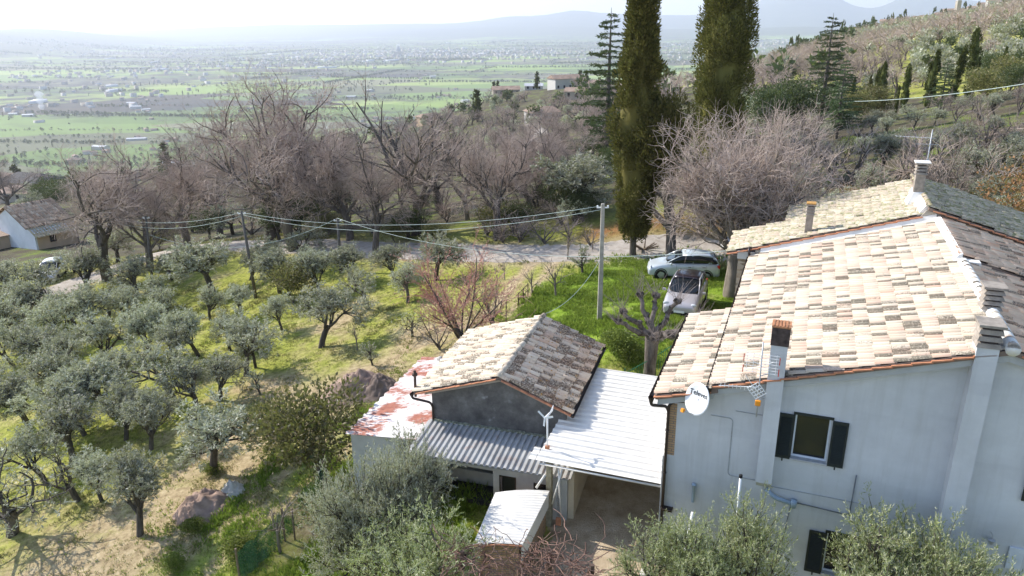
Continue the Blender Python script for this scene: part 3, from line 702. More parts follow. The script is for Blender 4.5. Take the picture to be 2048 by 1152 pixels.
# tiles along the verges, one flat terracotta piece per course
def verge(u0, u1, zf, v0, st=.40, w=.16):
    mb = MB(); n = int(abs(u1-u0)/st); s = (u1-u0)/n
    for i in range(n):
        a, b = u0+s*i, u0+s*(i+1)+.04*np.sign(s); za = zf(a)-.055; zb = zf(b)-.02
        lo, hi = (a, b) if a < b else (b, a); zl, zh = (za, zb) if a < b else (zb, za)
        mb.hexa([H.P(lo, v0, zl-.035), H.P(hi, v0, zh-.035), H.P(hi, v0+w, zh-.035), H.P(lo, v0+w, zl-.035), H.P(lo, v0, zl), H.P(hi, v0, zh), H.P(hi, v0+w, zh), H.P(lo, v0+w, zl)])
    bld(mb, 'verge_tiles', M_['terracotta'], house)
verge(1.14, 1.14-1.5, zlow, -.40); verge(RU-.3, 1.2, rz, -.40)
verge(RU+.2, 14.4, lambda u: RZ-SL*(u-RU), -.40)
verge(7.2, .2, lambda u: rz(u)+.33, 12.20); verge(7.5, 14.4, lambda u: RZ+.49-SL*(u-7.36), 12.05)
addp(ridge_caps('ridge_caps', None, H.P(RU, 6.7, RZ+.02), H.P(RU, -.36, RZ+.02), M_['tile_main'], r=.13, seed=2, mort=M_['white']), house)
addp(ridge_caps('ridge_caps', None, H.P(7.40, 18.7, RZ+.50), H.P(7.40, 12.2, RZ+.50), M_['tile_dmoss'], r=.11, seed=3), house)
# white mortar flashings: raised joint at the ridge, joint with the back wing, step up to the mossy roof
mb = MB()
H.prism(mb, [(RU-.22, RZ-.12), (RU+.02, RZ-.12), (RU+.02, RZ+.20), (RU-.10, RZ+.16)], 7.0, 12.2)
H.prism(mb, [(RU-.30, RZ-.12), (RU+.55, RZ-.20), (RU+.50, RZ+.02), (RU-.2, RZ+.04)], 6.72, 7.05)
n = 24
for i in range(n):
    a = 1.5+(RU-1.6)*i/n; b = 1.5+(RU-1.6)*(i+1)/n; jz = .03*math.sin(i*1.7)
    mb.hexa([H.P(a, 11.98+jz, rz(a)-.05), H.P(b, 11.98+jz, rz(b)-.05), H.P(b, 12.24, rz(b)-.05), H.P(a, 12.24, rz(a)-.05), H.P(a, 12.16, rz(a)+.10), H.P(b, 12.16, rz(b)+.10), H.P(b, 12.24, rz(b)+.28), H.P(a, 12.24, rz(a)+.28)])
H.prism(mb, [(6.98, rz(6.98)+.30), (7.37, rz(7.37)+.30), (7.37, RZ+.52), (7.25, RZ+.50)], 12.35, 16.4)
bld(mb, 'mortar_flashing', M_['white'], house)
mb = MB()
H.prism(mb, [(1.3,rz(1.3)-.3),(RU,RZ-.3),(14.15,rz(1.3)-.3),(14.15,rz(1.3)+.2),(7.3,RZ+.36),(7.05,rz(7.05)+.2),(1.3,rz(1.3)+.2)], 12.25, 12.5)
bld(mb, 'parapet', mat_simple('parapet_plaster', (.36,.33,.28), .9, var=.25, scale=2.5, bmp=.4), house)
# back wing walls in rubble stone
mb = MB()
H.prism(mb, [(.62,-1.6),(14.0,-1.6),(14.0,rz(1.3)+.1),(7.36,RZ+.32),(7.3,rz(7.3)+.2),(.62,rz(.62)+.2)], 12.5, 15.6)
H.prism(mb, [(2.7,-1.6),(13.98,-1.6),(13.98,rz(1.3)+.1),(7.36,RZ+.31),(7.3,rz(7.3)+.19),(2.7,rz(2.7)+.2)], 15.6, 18.9)
bld(mb, 'stone_wall', M_['stone'], house)
# lintel plaster where the eave sits
mb = MB(); H.box(mb, .60, 2.2, 12.25, 12.49, 4.15, 4.48); bld(mb, 'eave_band', M_['pale_wall'], house)
# brick quoin and carport post casing on the corner
mb = MB(); H.box(mb, .02, .22, -.006, .1, 1.75, 3.42); H.box(mb, -.008, .1, .1, .5, 1.0, 3.42); bld(mb, 'brick_quoin', M_['brick'], house)
mb = MB(); H.box(mb, -.10, .02, -.05, .12, -1.8, 1.7); bld(mb, 'corner_post', M_['pale_wall'], house, bevel=.01)
# gutters
def gutter(root, pts, r=.07):
    mb = MB(); n = 7
    for a, b in zip(pts[:-1], pts[1:]):
        a = np.array(a, float); b = np.array(b, float); d = b-a; d /= np.linalg.norm(d); s = np.cross(d, [0, 0, 1]); s /= np.linalg.norm(s); V = []; 
        for p in (a, b):
            for k in range(n):
                t = math.pi*k/(n-1); V.append(p+s*r*math.cos(t)-np.array([0, 0, 1])*r*math.sin(t))
        mb.add(V, [(k, k+1, n+k+1, n+k) for k in range(n-1)]+[tuple(range(n)), tuple(range(2*n-1, n-1, -1))])
    return bld(mb, 'gutter', M_['gutter'], root, solid=.006)
gutter(house, [H.P(1.07, -.42, rz(1.07)-.03), H.P(1.07, 12.2, rz(1.07)-.03)], .08)
gutter(house, [H.P(-.46, -.42, zlow(-.46)-.02), H.P(-.46, 6.1, zlow(-.46)-.02)], .08)
mb = MB(); rp = .045
bent(mb, [H.P(1.07,-.36,rz(1.07)-.1), H.P(1.07,-.36,rz(1.07)-.36), H.P(1.0,-.08,rz(1.07)-.62), H.P(.12,-.08,3.52), H.P(.0,-.12,3.40), H.P(.0,-.12,-1.8)], rp)
bent(mb, [H.P(-.46,-.36,zlow(-.46)-.09), H.P(-.46,-.36,zlow(-.46)-.28), H.P(-.06,-.13,3.36), H.P(0,-.12,3.2)], rp)
for zz in (2.6, 1.2, 0): mb.lathe([(.047,-.02),(.06,-.02),(.06,.02),(.047,.02)], H.P(0,-.12,zz), 8)
for (uu, zf) in ((1.07, rz), (-.46, zlow)): mb.lathe([(.03,-.2),(.05,-.18),(.085,-.05),(.09,0)], H.P(uu,-.36,zf(uu)-.02), 10)
bld(mb, 'downpipe', M_['gutter'], house, smooth=True); mb = MB(); bent(mb, [H.P(1.05,12.32,rz(1.1)+.35), H.P(1.05,12.1,rz(1.1)+.30), H.P(1.10,12.05,rz(1.1)+.0)], .05)
bld(mb, 'downpipe', M_['gutter'], house, smooth=True)
# chimneys
def chim(name, u0, u1, v0, v1, z0, z1, mat, taper=0, label=None, bev=.01):
    mb = MB(); t = taper
    mb.hexa([H.P(*q) for q in ((u0,v0,z0),(u1,v0,z0),(u1,v1,z0),(u0,v1,z0),(u0+t,v0+t,z1),(u1-t,v0+t,z1),(u1-t,v1-t,z1),(u0+t,v1-t,z1))])
    o = bld(mb, name, mat, house, bevel=bev)
    if label: o['label'] = label
    return o
def louvres(par_o, u0, u1, v0, v1, z, n, st=.15, cap=True, mat='chim_concrete', ov=.05):
    mb = MB()
    for i in range(n):
        zz = z+i*st
        mb.hexa([H.P(*q) for q in ((u0-ov,v0-ov,zz),(u1+ov,v0-ov,zz),(u1+ov,v1+ov,zz),(u0-ov,v1+ov,zz),(u0,v0,zz+st*.62),(u1,v0,zz+st*.62),(u1,v1,zz+st*.62),(u0,v1,zz+st*.62))])
        H.box(mb, u0+.05, u1-.05, v0+.05, v1-.05, zz+st*.58, zz+st+.003, 1)
    if cap: H.box(mb, u0-ov-.02, u1+ov+.02, v0-ov-.02, v1+ov+.02, z+n*st, z+n*st+.06)
    o = mb.build('chimney_cap', [M_[mat], M_['sooty']]); o.parent = par_o; return o
c1 = chim('chimney', 2.52, 2.93, -.36, .06, 1.62, 5.72, M_['plaster'], label='slim plastered chimney left of the upper window', bev=0)
mb = MB(); mb.hexa([H.P(*q) for q in ((2.54,0.0,1.30),(2.91,0.0,1.30),(2.91,.06,1.30),(2.54,.06,1.30),(2.52,-.36,1.62),(2.93,-.36,1.62),(2.93,.06,1.62),(2.52,.06,1.62))]); mb.build('stack_foot', M_['plaster']).parent = c1
mb = MB(); H.box(mb, 2.50, 2.95, -.38, .08, 5.72, 6.22); mb.build('stack_top', M_['sooty'], None, bevel=.01).parent = c1
mb = MB(); H.box(mb, 2.49, 2.96, -.39, .09, 6.22, 6.26, 0)
for k in range(5): H.box(mb, 2.52+.08*k, 2.56+.08*k, -.37, .07, 6.261, 6.275, 0)
mb.build('lid', mat_simple('rusty_lid', (.42,.20,.10), .8, var=.5, scale=14, bmp=.4)).parent = c1
c2 = chim('chimney', 7.02, 7.48, -.40, .12, -2.4, 6.36, M_['plaster'], label='broad plastered stack running up the gable', bev=0)
louvres(c2, 7.02, 7.48, -.40, .12, 6.36, 3, .17, ov=.03)
c3 = chim('chimney', 7.52, 7.92, 2.1, 2.55, 6.1, 6.46, M_['white'], label='low louvred chimney astride the ridge'); louvres(c3, 7.52, 7.92, 2.1, 2.55, 6.46, 4, .14)
c4 = chim('chimney', 7.0, 7.36, 14.35, 14.75, 6.5, 7.72, M_['chim_concrete'], label='brown cement chimney on the back ridge'); louvres(c4, 7.0, 7.36, 14.35, 14.75, 7.70, 3, .13, mat='chim_concrete')
mb = MB(); mb.hexa([H.P(*q) for q in ((6.75,14.1,rz(6.75)+.3),(7.42,14.1,rz(7.42)+.3),(7.42,15.0,rz(7.42)+.3),(6.75,15.0,rz(6.75)+.3),(6.98,14.33,6.98),(7.38,14.33,7.0),(7.38,14.77,7.0),(6.98,14.77,6.98))]); mb.build('flashing', M_['white'], None, bevel=.03).parent = c4
mb = MB(); H.box(mb, 6.9, 7.46, 14.25, 14.85, 8.155, 8.19); mb.build('lid', M_['white']).parent = c4
c5 = chim('chimney', 3.10, 3.38, 12.75, 13.05, 5.1, 6.35, M_['chim_concrete'], label='thin rendered chimney on the mossy left slope'); louvres(c5, 3.10, 3.38, 12.75, 13.05, 6.10, 3, .13, ov=.03)
mb = MB(); H.box(mb, 3.06, 3.42, 12.7, 13.1, 6.555, 6.60); mb.build('lid', mat_simple('lichen_lid', (.5,.27,.08), .9, var=.3, scale=14)).parent = c5
mb = MB(); H.box(mb, 2.95, 3.53, 12.6, 13.2, 5.1, 5.32); mb.build('flashing', M_['concrete'], None, bevel=.02).parent = c5
mb = MB(); mb.tube([H.P(3.5,12.62,5.35), H.P(4.6,12.72,5.74), H.P(5.4,12.72,6.0)], .035, 6); bld(mb, 'vent_pipe', M_['gutter'], house, smooth=True)
# windows
def shutter(u0, u1, z0, z1, root, ang=0, hinge=0):
    mb = MB(); v0, v1 = -.075, -.03
    w = .05
    H.box(mb, u0, u0+w, v0, v1, z0, z1); H.box(mb, u1-w, u1, v0, v1, z0, z1)
    H.box(mb, u0+w, u1-w, v0, v1, z0, z0+.08); H.box(mb, u0+w, u1-w, v0, v1, z1-.08, z1)
    zz = z0+.09
    while zz < z1-.10:
        mb.hexa([H.P(*q) for q in ((u0+w,v0+.002,zz),(u1-w,v0+.002,zz),(u1-w,v1,zz+.03),(u0+w,v1,zz+.03),(u0+w,v0+.002,zz+.012),(u1-w,v0+.002,zz+.012),(u1-w,v1,zz+.042),(u0+w,v1,zz+.042))]); zz += .05
    H.box(mb, u0+.01, u1-.01, v1-.012, v1-.002, z0+.01, z1-.01)
    mb.box(H.P((u0+u1)/2, -.07, z0-.04), (.03, .03, .08))
    o = mb.build('shutter', M_['shutter']); o.parent = root; return o
def window(u0, u1, z0, z1, left=None, right=None, label=None):
    mb = MB(); t = .045; v0, v1 = .10, .15
    H.box(mb, u0, u0+t, v0, v1, z0, z1); H.box(mb, u1-t, u1, v0, v1, z0, z1); H.box(mb, u0+t, u1-t, v0, v1, z0, z0+t*1.3); H.box(mb, u0+t, u1-t, v0, v1, z1-t, z1)
    o = bld(mb, 'window', M_['frame_w'], house)
    if label: o['label'] = label
    mb = MB(); H.box(mb, u0+t, u1-t, v0+.02, v0+.03, z0+t, z1-t); mb.build('pane', M_['glass']).parent = o
    mb = MB(); H.box(mb, u0-.06, u1+.06, -.07, v0, z0-.05, z0+.004); mb.build('sill', M_['marble'], None, bevel=.006).parent = o
    mb = MB(); H.box(mb, u0-.05, u1+.05, -.035, -.005, z1-.02, z1+.05); H.box(mb, u0-.05, u0+.0, -.035, -.005, z0, z1-.02); mb.build('lintel', M_['shutter']).parent = o
    if left: shutter(*left, z0-.03, z1-.03, o)
    if right: shutter(*right, z0-.03, z1-.03, o)
    return o
window(3.33, 4.22, 2.37, 3.71, (2.93, 3.31), (4.25, 4.64), 'upper window with both dark shutters open')
window(4.52, 5.32, -1.1, .26, (4.06, 4.50), (5.35, 5.79), 'lower window half hidden behind the olive tree')
window(9.15, 10.0, 2.37, 3.71, (8.70, 9.12), (10.03, 10.45))
# pipes, scars and small fittings on the gable
mb = MB(); bent(mb, [H.P(2.80,-.10,1.30), H.P(3.05,-.14,1.10), H.P(3.55,-.12,1.0)], .065); mb.lathe([(0,-.13),(.075,-.13),(.085,.0),(.085,.1),(0,.1)], H.P(3.56,-.13,1.03), 12); bld(mb, 'vent_pipe', M_['pvc'], house, smooth=True); mb = MB(); mb.lathe([(.045,0),(.05,.55),(.07,.56),(.07,.60),(0,.62)], H.P(.86,-.08,.38), 10); bld(mb, 'vent_pipe', M_['pvc'], house, smooth=True)
mb = MB(); bent(mb, [H.P(3.6,-.03,1.0), H.P(4.98,-.03,.93), H.P(5.0,-.03,2.2)], .016, 6); bent(mb, [H.P(3.5,-.03,.9), H.P(3.45,-.03,.3), H.P(3.4,-.03,-.4)], .012, 6); bld(mb, 'conduit', mat_simple('grey_conduit', (.16,.17,.18), .6), house, smooth=True)
mb = MB(); bent(mb, [H.P(1.15,-.012,3.25), H.P(1.75,-.012,3.25), H.P(1.75,-.012,1.45), H.P(2.5,-.012,1.45)], .012, 5); bent(mb, [H.P(1.8,-.012,3.5), H.P(2.5,-.012,3.5)], .012, 5); bent(mb, [H.P(2.9,-.012,1.35), H.P(5.3,-.012,1.35), H.P(5.35,-.012,.7)], .012, 5); bld(mb, 'plastered_cable', mat_simple('chase_filler', (.36,.37,.38), .9, var=.2, scale=9), house)
mb = MB(); H.box(mb, 8.72, 9.05, -.05, .0, .3, .95); bld(mb, 'meter_box', M_['frame_w'], house, bevel=.01)
mb = MB(); mb.lathe([(0,0),(.05,.0),(.09,.12),(0,.16)], H.P(8.27,-.15,1.0), 10); mb.tube([H.P(8.27,0,1.25), H.P(8.27,-.15,1.25), H.P(8.27,-.15,1.15)], .012, 6); bld(mb, 'wall_lamp', M_['steel'], house)
# two little hipped canopies/ledges
mb = MB(); H.box(mb, -.02, .3, -.22, 0, -.05, .0); bld(mb, 'ledge', M_['gutter'], house)

# satellite dish ------------------------------------------------------
dish = thing('satellite_dish', H.P(.95, 0, 3.1), 'white oval satellite dish with grey lettering and an orange receiver beside the downpipe', 'dish')
nrm = Vector((-.74, -.60, .30)).normalized(); dz = Vector((0, 0, 1)); dx = dz.cross(nrm).normalized() ; dx = -dx if dx.x < 0 else dx; dyv = nrm.cross(dx).normalized(); dyv = -dyv if dyv.z < 0 else dyv
cD = Vector(H.P(.83, -.50, 3.93)); mb = MB(); V = []; F = []; nr, na = 6, 40; Rx, Ry = .38, .46
for i in range(nr+1):
    q = i/nr
    for k in range(na):
        t = 2*math.pi*k/na; V.append(cD+dx*(Rx*q*math.cos(t))+dyv*(Ry*q*math.sin(t))+nrm*(.055*q*q))
for i in range(nr):
    for k in range(na): F.append((i*na+k, i*na+(k+1) % na, (i+1)*na+(k+1) % na, (i+1)*na+k))
mb.add(V, F); bld(mb, 'reflector', M_['white_plastic'], dish, smooth=True, solid=.012)
fc_ = bpy.data.curves.new('lettering', 'FONT'); fc_.body = 'Televes'; fc_.size = .19; fc_.align_x = 'CENTER'; fc_.align_y = 'CENTER'; fc_.extrude = .002; fc_.offset = .0045
fo = bpy.data.objects.new('lettering', fc_); COL.objects.link(fo)
bpy.context.view_layer.update()
me_ = bpy.data.meshes.new_from_object(fo.evaluated_get(bpy.context.evaluated_depsgraph_get())); bpy.data.objects.remove(fo, do_unlink=True)
fo = bpy.data.objects.new('lettering', me_); COL.objects.link(fo); me_.materials.clear(); me_.materials.append(M_['lettering'])
pos = cD+dyv*.15+nrm*.024
me_.transform(Matrix(((dx.x, dyv.x, nrm.x, pos.x), (dx.y, dyv.y, nrm.y, pos.y), (dx.z, dyv.z, nrm.z, pos.z), (0, 0, 0, 1)))); par(fo, dish)
for vv in me_.vertices:
    q = Vector(vv.co)-cD; r2 = (q.dot(dx)/Rx)**2+(q.dot(dyv)/Ry)**2; vv.co = vv.co+nrm*(.055*r2+.016-(q.dot(nrm)))
lnb = cD+nrm*.50-dyv*.30
mb = MB(); mb.tube([cD-dyv*.44+nrm*.04, lnb-dyv*.03], .012, 6); mb.tube([cD-nrm*.01, cD-nrm*.12, Vector(H.P(.95,-.15,3.75)), Vector(H.P(.95,0,3.75))], .022, 8); mb.tube([Vector(H.P(.95,-.15,4.0)), Vector(H.P(.95,-.15,3.4))], .022, 8); bld(mb, 'bracket', M_['steel'], dish, smooth=True)
mb = MB(); mb.tube([lnb, lnb+nrm*.09], .035, 10); mb.box(lnb+nrm*.09, (.085, .07, .11), tuple(dx), tuple(nrm), tuple(dyv)); bld(mb, 'receiver', M_['orange'], dish, bevel=.008)
# TV antenna on the gable ---------------------------------------------
ant = thing('tv_antenna', H.P(2.36, -.5, 3.7), 'television antenna with red-tipped combs and white grid on a mast beside the slim chimney', 'antenna')
mb = MB(); mb.tube([H.P(2.36,-.55,3.72), H.P(2.33,-.55,5.85)], .018, 8); mb.tube([H.P(2.36,-.55,4.2), H.P(2.52,-.36,4.2)], .014, 6); mb.tube([H.P(2.34,-.55,4.9), H.P(2.52,-.36,4.9)], .014, 6); bld(mb, 'mast', M_['steel'], ant, smooth=True)
mb = MB(); mb.box(H.P(2.36,-.60,4.14), (.14,.07,.15), H.u, H.v); bld(mb, 'amplifier', M_['orange'], ant, bevel=.012)
mb = MB(); c0 = H.P(2.34,-.55,5.25)
for k in range(-3, 4): mb.tube([c0+H.u*-.42+np.array([0,0,k*.085]), c0+H.u*.42+np.array([0,0,k*.085])], .006, 4)
for sx in (-.36,-.2,0,.2,.36): mb.tube([c0+H.u*sx-np.array([0,0,.28]), c0+H.u*sx+np.array([0,0,.28])], .006, 4)
for sx in (-.3, .3): mb.tube([c0+H.u*sx+H.v*-.25+np.array([0,0,.2]), c0+H.u*-sx*.3+H.v*.2-np.array([0,0,.2])], .006, 4)
bld(mb, 'elements', M_['white_plastic'], ant)
for sx, zz in ((-.44, .12), (.44, .12), (.44, -.2), (-.44, -.2)): mb = MB(); mb.box(c0+H.u*sx+np.array([0,0,zz]), (.022,.012,.2), H.u, H.v); bld(mb, 'tip', M_['red_plastic'], ant)
mb = MB(); g0 = H.P(2.30,-.66,4.52); gx = H.u*.75+np.array([0,0,.62]); gx /= np.linalg.norm(gx); gy = np.cross(gx, H.v); gy /= np.linalg.norm(gy)
for k in range(-2, 3): mb.tube([g0+gx*k*.08-gy*.2, g0+gx*k*.08+gy*.2], .009, 5); mb.tube([g0+gy*k*.09-gx*.16, g0+gy*k*.09+gx*.16], .009, 5)
mb.tube([g0+np.array([0,0,.1]), H.P(1.35,-.75,4.55)], .011, 6)
for k in range(9): q = g0*(1-(k+1)/9.5)+H.P(1.35,-.75,4.55)*((k+1)/9.5)+np.array([0,0,.03]); mb.tube([q-H.v*.02+np.array([0,0,.06]), q+H.v*.02-np.array([0,0,.06])], .007, 4)
for sx in (-1, 1):
    mb.tube([g0+gy*.2*sx, g0+gy*.22*sx+np.array([-.2,-.05,.28])], .008, 4)
bld(mb, 'grid', M_['white_plastic'], ant)
ant2 = thing('tv_antenna', H.P(7.42, 15.4, 6.9), 'thin television antenna mast rising behind the brown ridge chimney', 'antenna')
mb = MB(); mb.tube([H.P(7.45,15.4,6.8), H.P(7.45,15.4,9.35)], .022, 8); bld(mb, 'mast', M_['steel'], ant2, smooth=True)
mb = MB(); q = H.P(7.45,15.4,9.0); mb.tube([q-H.u*1.3+H.v*.3, q+H.u*.15], .012, 6)
for k in range(9): w = q-H.u*(1.25-.15*k)+H.v*(.29-.035*k); mb.tube([w-H.v*.16, w+H.v*.16], .007, 4)
mb.box(H.P(7.45,15.35,8.1), (.1,.06,.14), H.u, H.v); mb.tube([q-H.u*.5+np.array([0,0,-.25]), q+H.u*.3+np.array([0,0,-.25])], .01, 5); bld(mb, 'elements', M_['steel'], ant2)

# ------------------------------------------------------------------ the barn with its lean-to
Bn = Fr((1.828, 22.57), 17.5)
bz = 1.30; bap = (-2.34, 2.24); bmr = (bap[1]-bz)/(-bap[0]); bml = (bap[1]-1.25)/(5.45+bap[0])
barn = thing('barn', Bn.P(-2.4, 2.8, -2.3), 'low stone-grey barn under a lichen-spotted tiled gable roof, corrugated lean-to in front', 'barn')
def bzr(u): return bap[1]-bmr*(u-bap[0])
def bzl(u): return bap[1]+bml*(u-bap[0])
mb = MB(); Bn.prism(mb, [(-4.98,-2.9),(-.05,-2.9),(-.05,bzr(-.05)-.12),(bap[0],bap[1]-.12),(-4.98,bzl(-4.98)-.12)], 0, 5.35)
bld(mb, 'wall', M_['old_render'], barn)
mb = MB()
for a, b, f_ in ((-5.2, bap[0], bzl), (bap[0]+.002, .2, bzr)):
    Bn.prism(mb, [(a, f_(a)-.24), (b, f_(b)-.24), (b, f_(b)-.10), (a, f_(a)-.10)], -.12, -.003)
bld(mb, 'verge_band', mat_simple('mortar_band', (.42,.36,.30), .9, var=.15), barn)
def broof(name, mat, D, Ld, seed, n0=0.0):
    o = addp(tiles(name, None, Bn.P(bap[0], -.28, bap[1]), Bn.v, D, 5.85, Ld, mat, tw=.215, tl=.40, seed=seed, jit=2.2, rr=.112), barn)
    s_ = MB(); slab(s_, Bn.P(bap[0], -.26, bap[1]-.012), Bn.v, D, 5.82, Ld-.03, .10); s_.build('roof_deck', M_['room2']).parent = o
broof('roof', M_['tile_barn'], -(Bn.u+np.array([0,0,bml])), 3.24*math.sqrt(1+bml**2), 21)
broof('roof', M_['tile_barn2'], Bn.u-np.array([0,0,bmr]), 2.52*math.sqrt(1+bmr**2), 22)
addp(ridge_caps('ridge_caps', None, Bn.P(bap[0], 5.65, bap[1]+.01), Bn.P(bap[0], -.3, bap[1]+.01), M_['tile_barn'], r=.12, seed=5), barn)
for sgn, f_ in ((1, bzr), (-1, bzl)):
    mb = MB(); Ltot = 2.5 if sgn > 0 else 3.2; n = int(Ltot/.3)
    for i in range(n):
        a = bap[0]+sgn*(.1+i*.3); b = a+sgn*.32
        lo, hi = sorted((a, b)); 
        for vv in ((-.36, -.16),):
            mb.hexa([Bn.P(lo,vv[0],f_(lo)-.07), Bn.P(hi,vv[0],f_(hi)-.07), Bn.P(hi,vv[1],f_(hi)-.07), Bn.P(lo,vv[1],f_(lo)-.07), Bn.P(lo,vv[0],f_(lo)-.03-(.012 if sgn<0 else 0)), Bn.P(hi,vv[0],f_(hi)-.03+(.012 if sgn>0 else 0)), Bn.P(hi,vv[1],f_(hi)-.03+(.012 if sgn>0 else 0)), Bn.P(lo,vv[1],f_(lo)-.03-(.012 if sgn<0 else 0))])
    bld(mb, 'verge_tiles', M_['terracotta'], barn)
gutter(barn, [Bn.P(.24, -.3, bzr(.24)-.05), Bn.P(.24, 5.6, bzr(.24)-.05)])
gutter(barn, [Bn.P(-5.62, -.36, bzl(-5.62)-.03), Bn.P(-5.62, 5.6, bzl(-5.62)-.03)], .055)
mb = MB(); bent(mb, [Bn.P(-5.62,-.30,bzl(-5.6)-.08), Bn.P(-5.6,-.3,bzl(-5.6)-.22), Bn.P(-5.02,-.1,bzl(-5.6)-.40), Bn.P(-4.93,-.08,bzl(-5.6)-.55), Bn.P(-4.93,-.08,.1)], .045)
mb.lathe([(.03,-.15),(.08,-.03),(.08,0)], Bn.P(-5.62,-.30,bzl(-5.62)-.04), 10)
bld(mb, 'downpipe', M_['gutter'], barn, smooth=True)
# vent pipe by the left eave
mb = MB(); mb.tube([Bn.P(-5.62,.0,.9), Bn.P(-5.60,.0,1.75)], .05, 8); mb.lathe([(.05,0),(.1,.02),(.1,.1),(.04,.12),(.06,.2),(0,.22)], Bn.P(-5.6,.0,1.72), 10); bld(mb, 'flue', M_['rust_iron'], barn, smooth=True)
# lean-to: walls with openings, corrugated roof
LTf = -1.72
mb = MB(); zc0, zc1 = -2.9, -.30
for a, b, c, d in ((-4.95,-4.4,zc0,zc1),(-4.4,-2.12,-.5,zc1),(-2.12,-1.86,zc0,zc1),(-1.86,-1.36,-.66,zc1),(-1.86,-1.36,zc0,-1.6),(-1.36,-.72,zc0,zc1),(-.72,-.26,-.70,zc1),(-.72,-.26,zc0,-1.05),(-.26,.42,zc0,zc1)): Bn.box(mb, a, b, LTf, LTf+.2, c, d)
bld(mb, 'front_wall', M_['pale_wall'], barn)
mb = MB(); Bn.box(mb, -4.95, -4.75, LTf+.2, -.003, -2.9, -.22); bld(mb, 'side_wall', M_['pale_wall'], barn)
mb = MB(); Bn.box(mb, .22, .42, LTf+.2, -.003, -2.9, -.22); bld(mb, 'side_wall', M_['cream'], barn)
mb = MB(); Bn.box(mb, -2.15, -2.0, LTf+.2, -.003, -2.9, -.25); bld(mb, 'partition', M_['old_render'], barn)
mb = MB(); Bn.box(mb, -1.83, -1.39, LTf+.12, LTf+.16, -1.6, -.69); bld(mb, 'door', M_['shutter'], barn)
mb = MB()
for a, b, c, d in ((-1.90,-1.86,-1.64,-.62),(-1.36,-1.32,-1.64,-.62),(-1.86,-1.36,-.66,-.62)): Bn.box(mb, a, b, LTf-.015, LTf+.02, c, d)
bld(mb, 'door_frame', M_['gutter'], barn)
mb = MB(); Bn.box(mb, -.70, -.28, LTf+.08, LTf+.10, -1.03, -.72); bld(mb, 'small_window', M_['glass'], barn)
mb = MB(); Bn.box(mb, -4.98, .45, LTf-.10, LTf-.005, -.34, -.20); bld(mb, 'fascia', mat_simple('grey_fascia', (.30,.32,.34), .7, var=.15), barn)
def corrugated(name, O, A, D, La, Ld, pitch, amp, mat, root, prof='trap', flat=.45, t=.006, noise_=0.0, seed=0):
    """sheet whose ribs run along D; A is across"""
    O, A, D = (np.array(x, float) for x in (O, A, D)); A = A/np.linalg.norm(A); D = D/np.linalg.norm(D); Nn = np.cross(A, D); Nn = Nn if Nn[2] > 0 else -Nn
    rg = np.random.default_rng(seed); xs = []; hs = []; x = 0
    while x < La-1e-6:
        if prof == 'trap':
            for fx, h in ((0, 0), (flat, 0), (flat+.12, amp), (.88, amp)): xs.append(x+fx*pitch); hs.append(h)
        else:
            for k in range(6): xs.append(x+k/6*pitch); hs.append(amp*(.5-.5*math.cos(2*math.pi*k/6)))
        x += pitch
    xs.append(La); hs.append(0); V = []; nd = max(2, int(Ld/.5)+1)
    xs = np.minimum(xs, La)
    for j in range(nd):
        for x_, h in zip(xs, hs): V.append(O+A*x_+D*(Ld*j/(nd-1))+Nn*(h+rg.normal(0, noise_) if noise_ else h))
    n = len(xs); F = [(j*n+k, j*n+k+1, (j+1)*n+k+1, (j+1)*n+k) for j in range(nd-1) for k in range(n-1)]
    mb = MB(); mb.add(V, F); return bld(mb, name, mat, root, solid=t)
corrugated('corrugated_roof', Bn.P(-5.15, -.02, .03), Bn.u, -(Bn.v+np.array([0,0,.10])), 5.75, 2.02, .20, .06, M_['corr_old'], barn, prof='trap', flat=.35)
mb = MB()
rg = random.Random(5)
for i in range(44):
    a = -4.9+i*.11
    mb.box(Bn.P(a+.05, -.05, .085+rg.uniform(-.01,.015)), (.1, .1+rg.uniform(0,.05), .06), Bn.u, Bn.v)
bld(mb, 'mortar_joint', mat_simple('lichen_mortar', (.30,.30,.22), .95, var=.5, scale=12, bmp=.6), barn)
mb = MB(); Bn.box(mb, -4.74, -2.16, -.06, -.004, -2.9, -.12); bld(mb, 'interior_shade', mat_simple('painted_interior_shade', (.035,.03,.028), .95, var=.4), barn)  # dark sheet added to paint in the shade inside the lean-to
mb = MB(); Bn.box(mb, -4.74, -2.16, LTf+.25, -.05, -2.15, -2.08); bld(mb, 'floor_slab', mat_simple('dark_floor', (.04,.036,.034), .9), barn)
mb = MB(); Bn.box(mb, -4.74, -2.16, -.4, -.1, -2.08, -1.55); bld(mb, 'trough', M_['pale_wall'], barn, bevel=.02)
# rusty annexe left of the barn
shed = thing('rusty_shed', Bn.P(-6.1, 2, -2.6), 'low shed with flaking red and white sheet roof, left of the barn', 'shed')
RP = [Bn.P(-5.02,-1.15,-.02), Bn.P(-5.04,6.5,.0), Bn.P(-6.5,6.7,-.22), Bn.P(-7.35,1.4,-.42), Bn.P(-7.1,-1.0,-.42)]
mb = MB(); V = []; F = []; nn = 46; mm_ = 8
for i in range(nn+1):
    t = i/nn; vv = -1.3+6.85*t; ul = -7.85-.06*math.sin(i*2.1)
    for j in range(mm_+1):
        s = j/mm_; uu = -5.02*(1-s)+ul*s
        V.append(Bn.P(uu, vv, -.05-.08*(-5.02-uu)+.022*(i % 2)))
for i in range(nn):
    for j in range(mm_): F.append((i*(mm_+1)+j, i*(mm_+1)+j+1, (i+1)*(mm_+1)+j+1, (i+1)*(mm_+1)+j))
mb.add(V, F); bld(mb, 'roof', M_['rust'], shed, solid=.01)
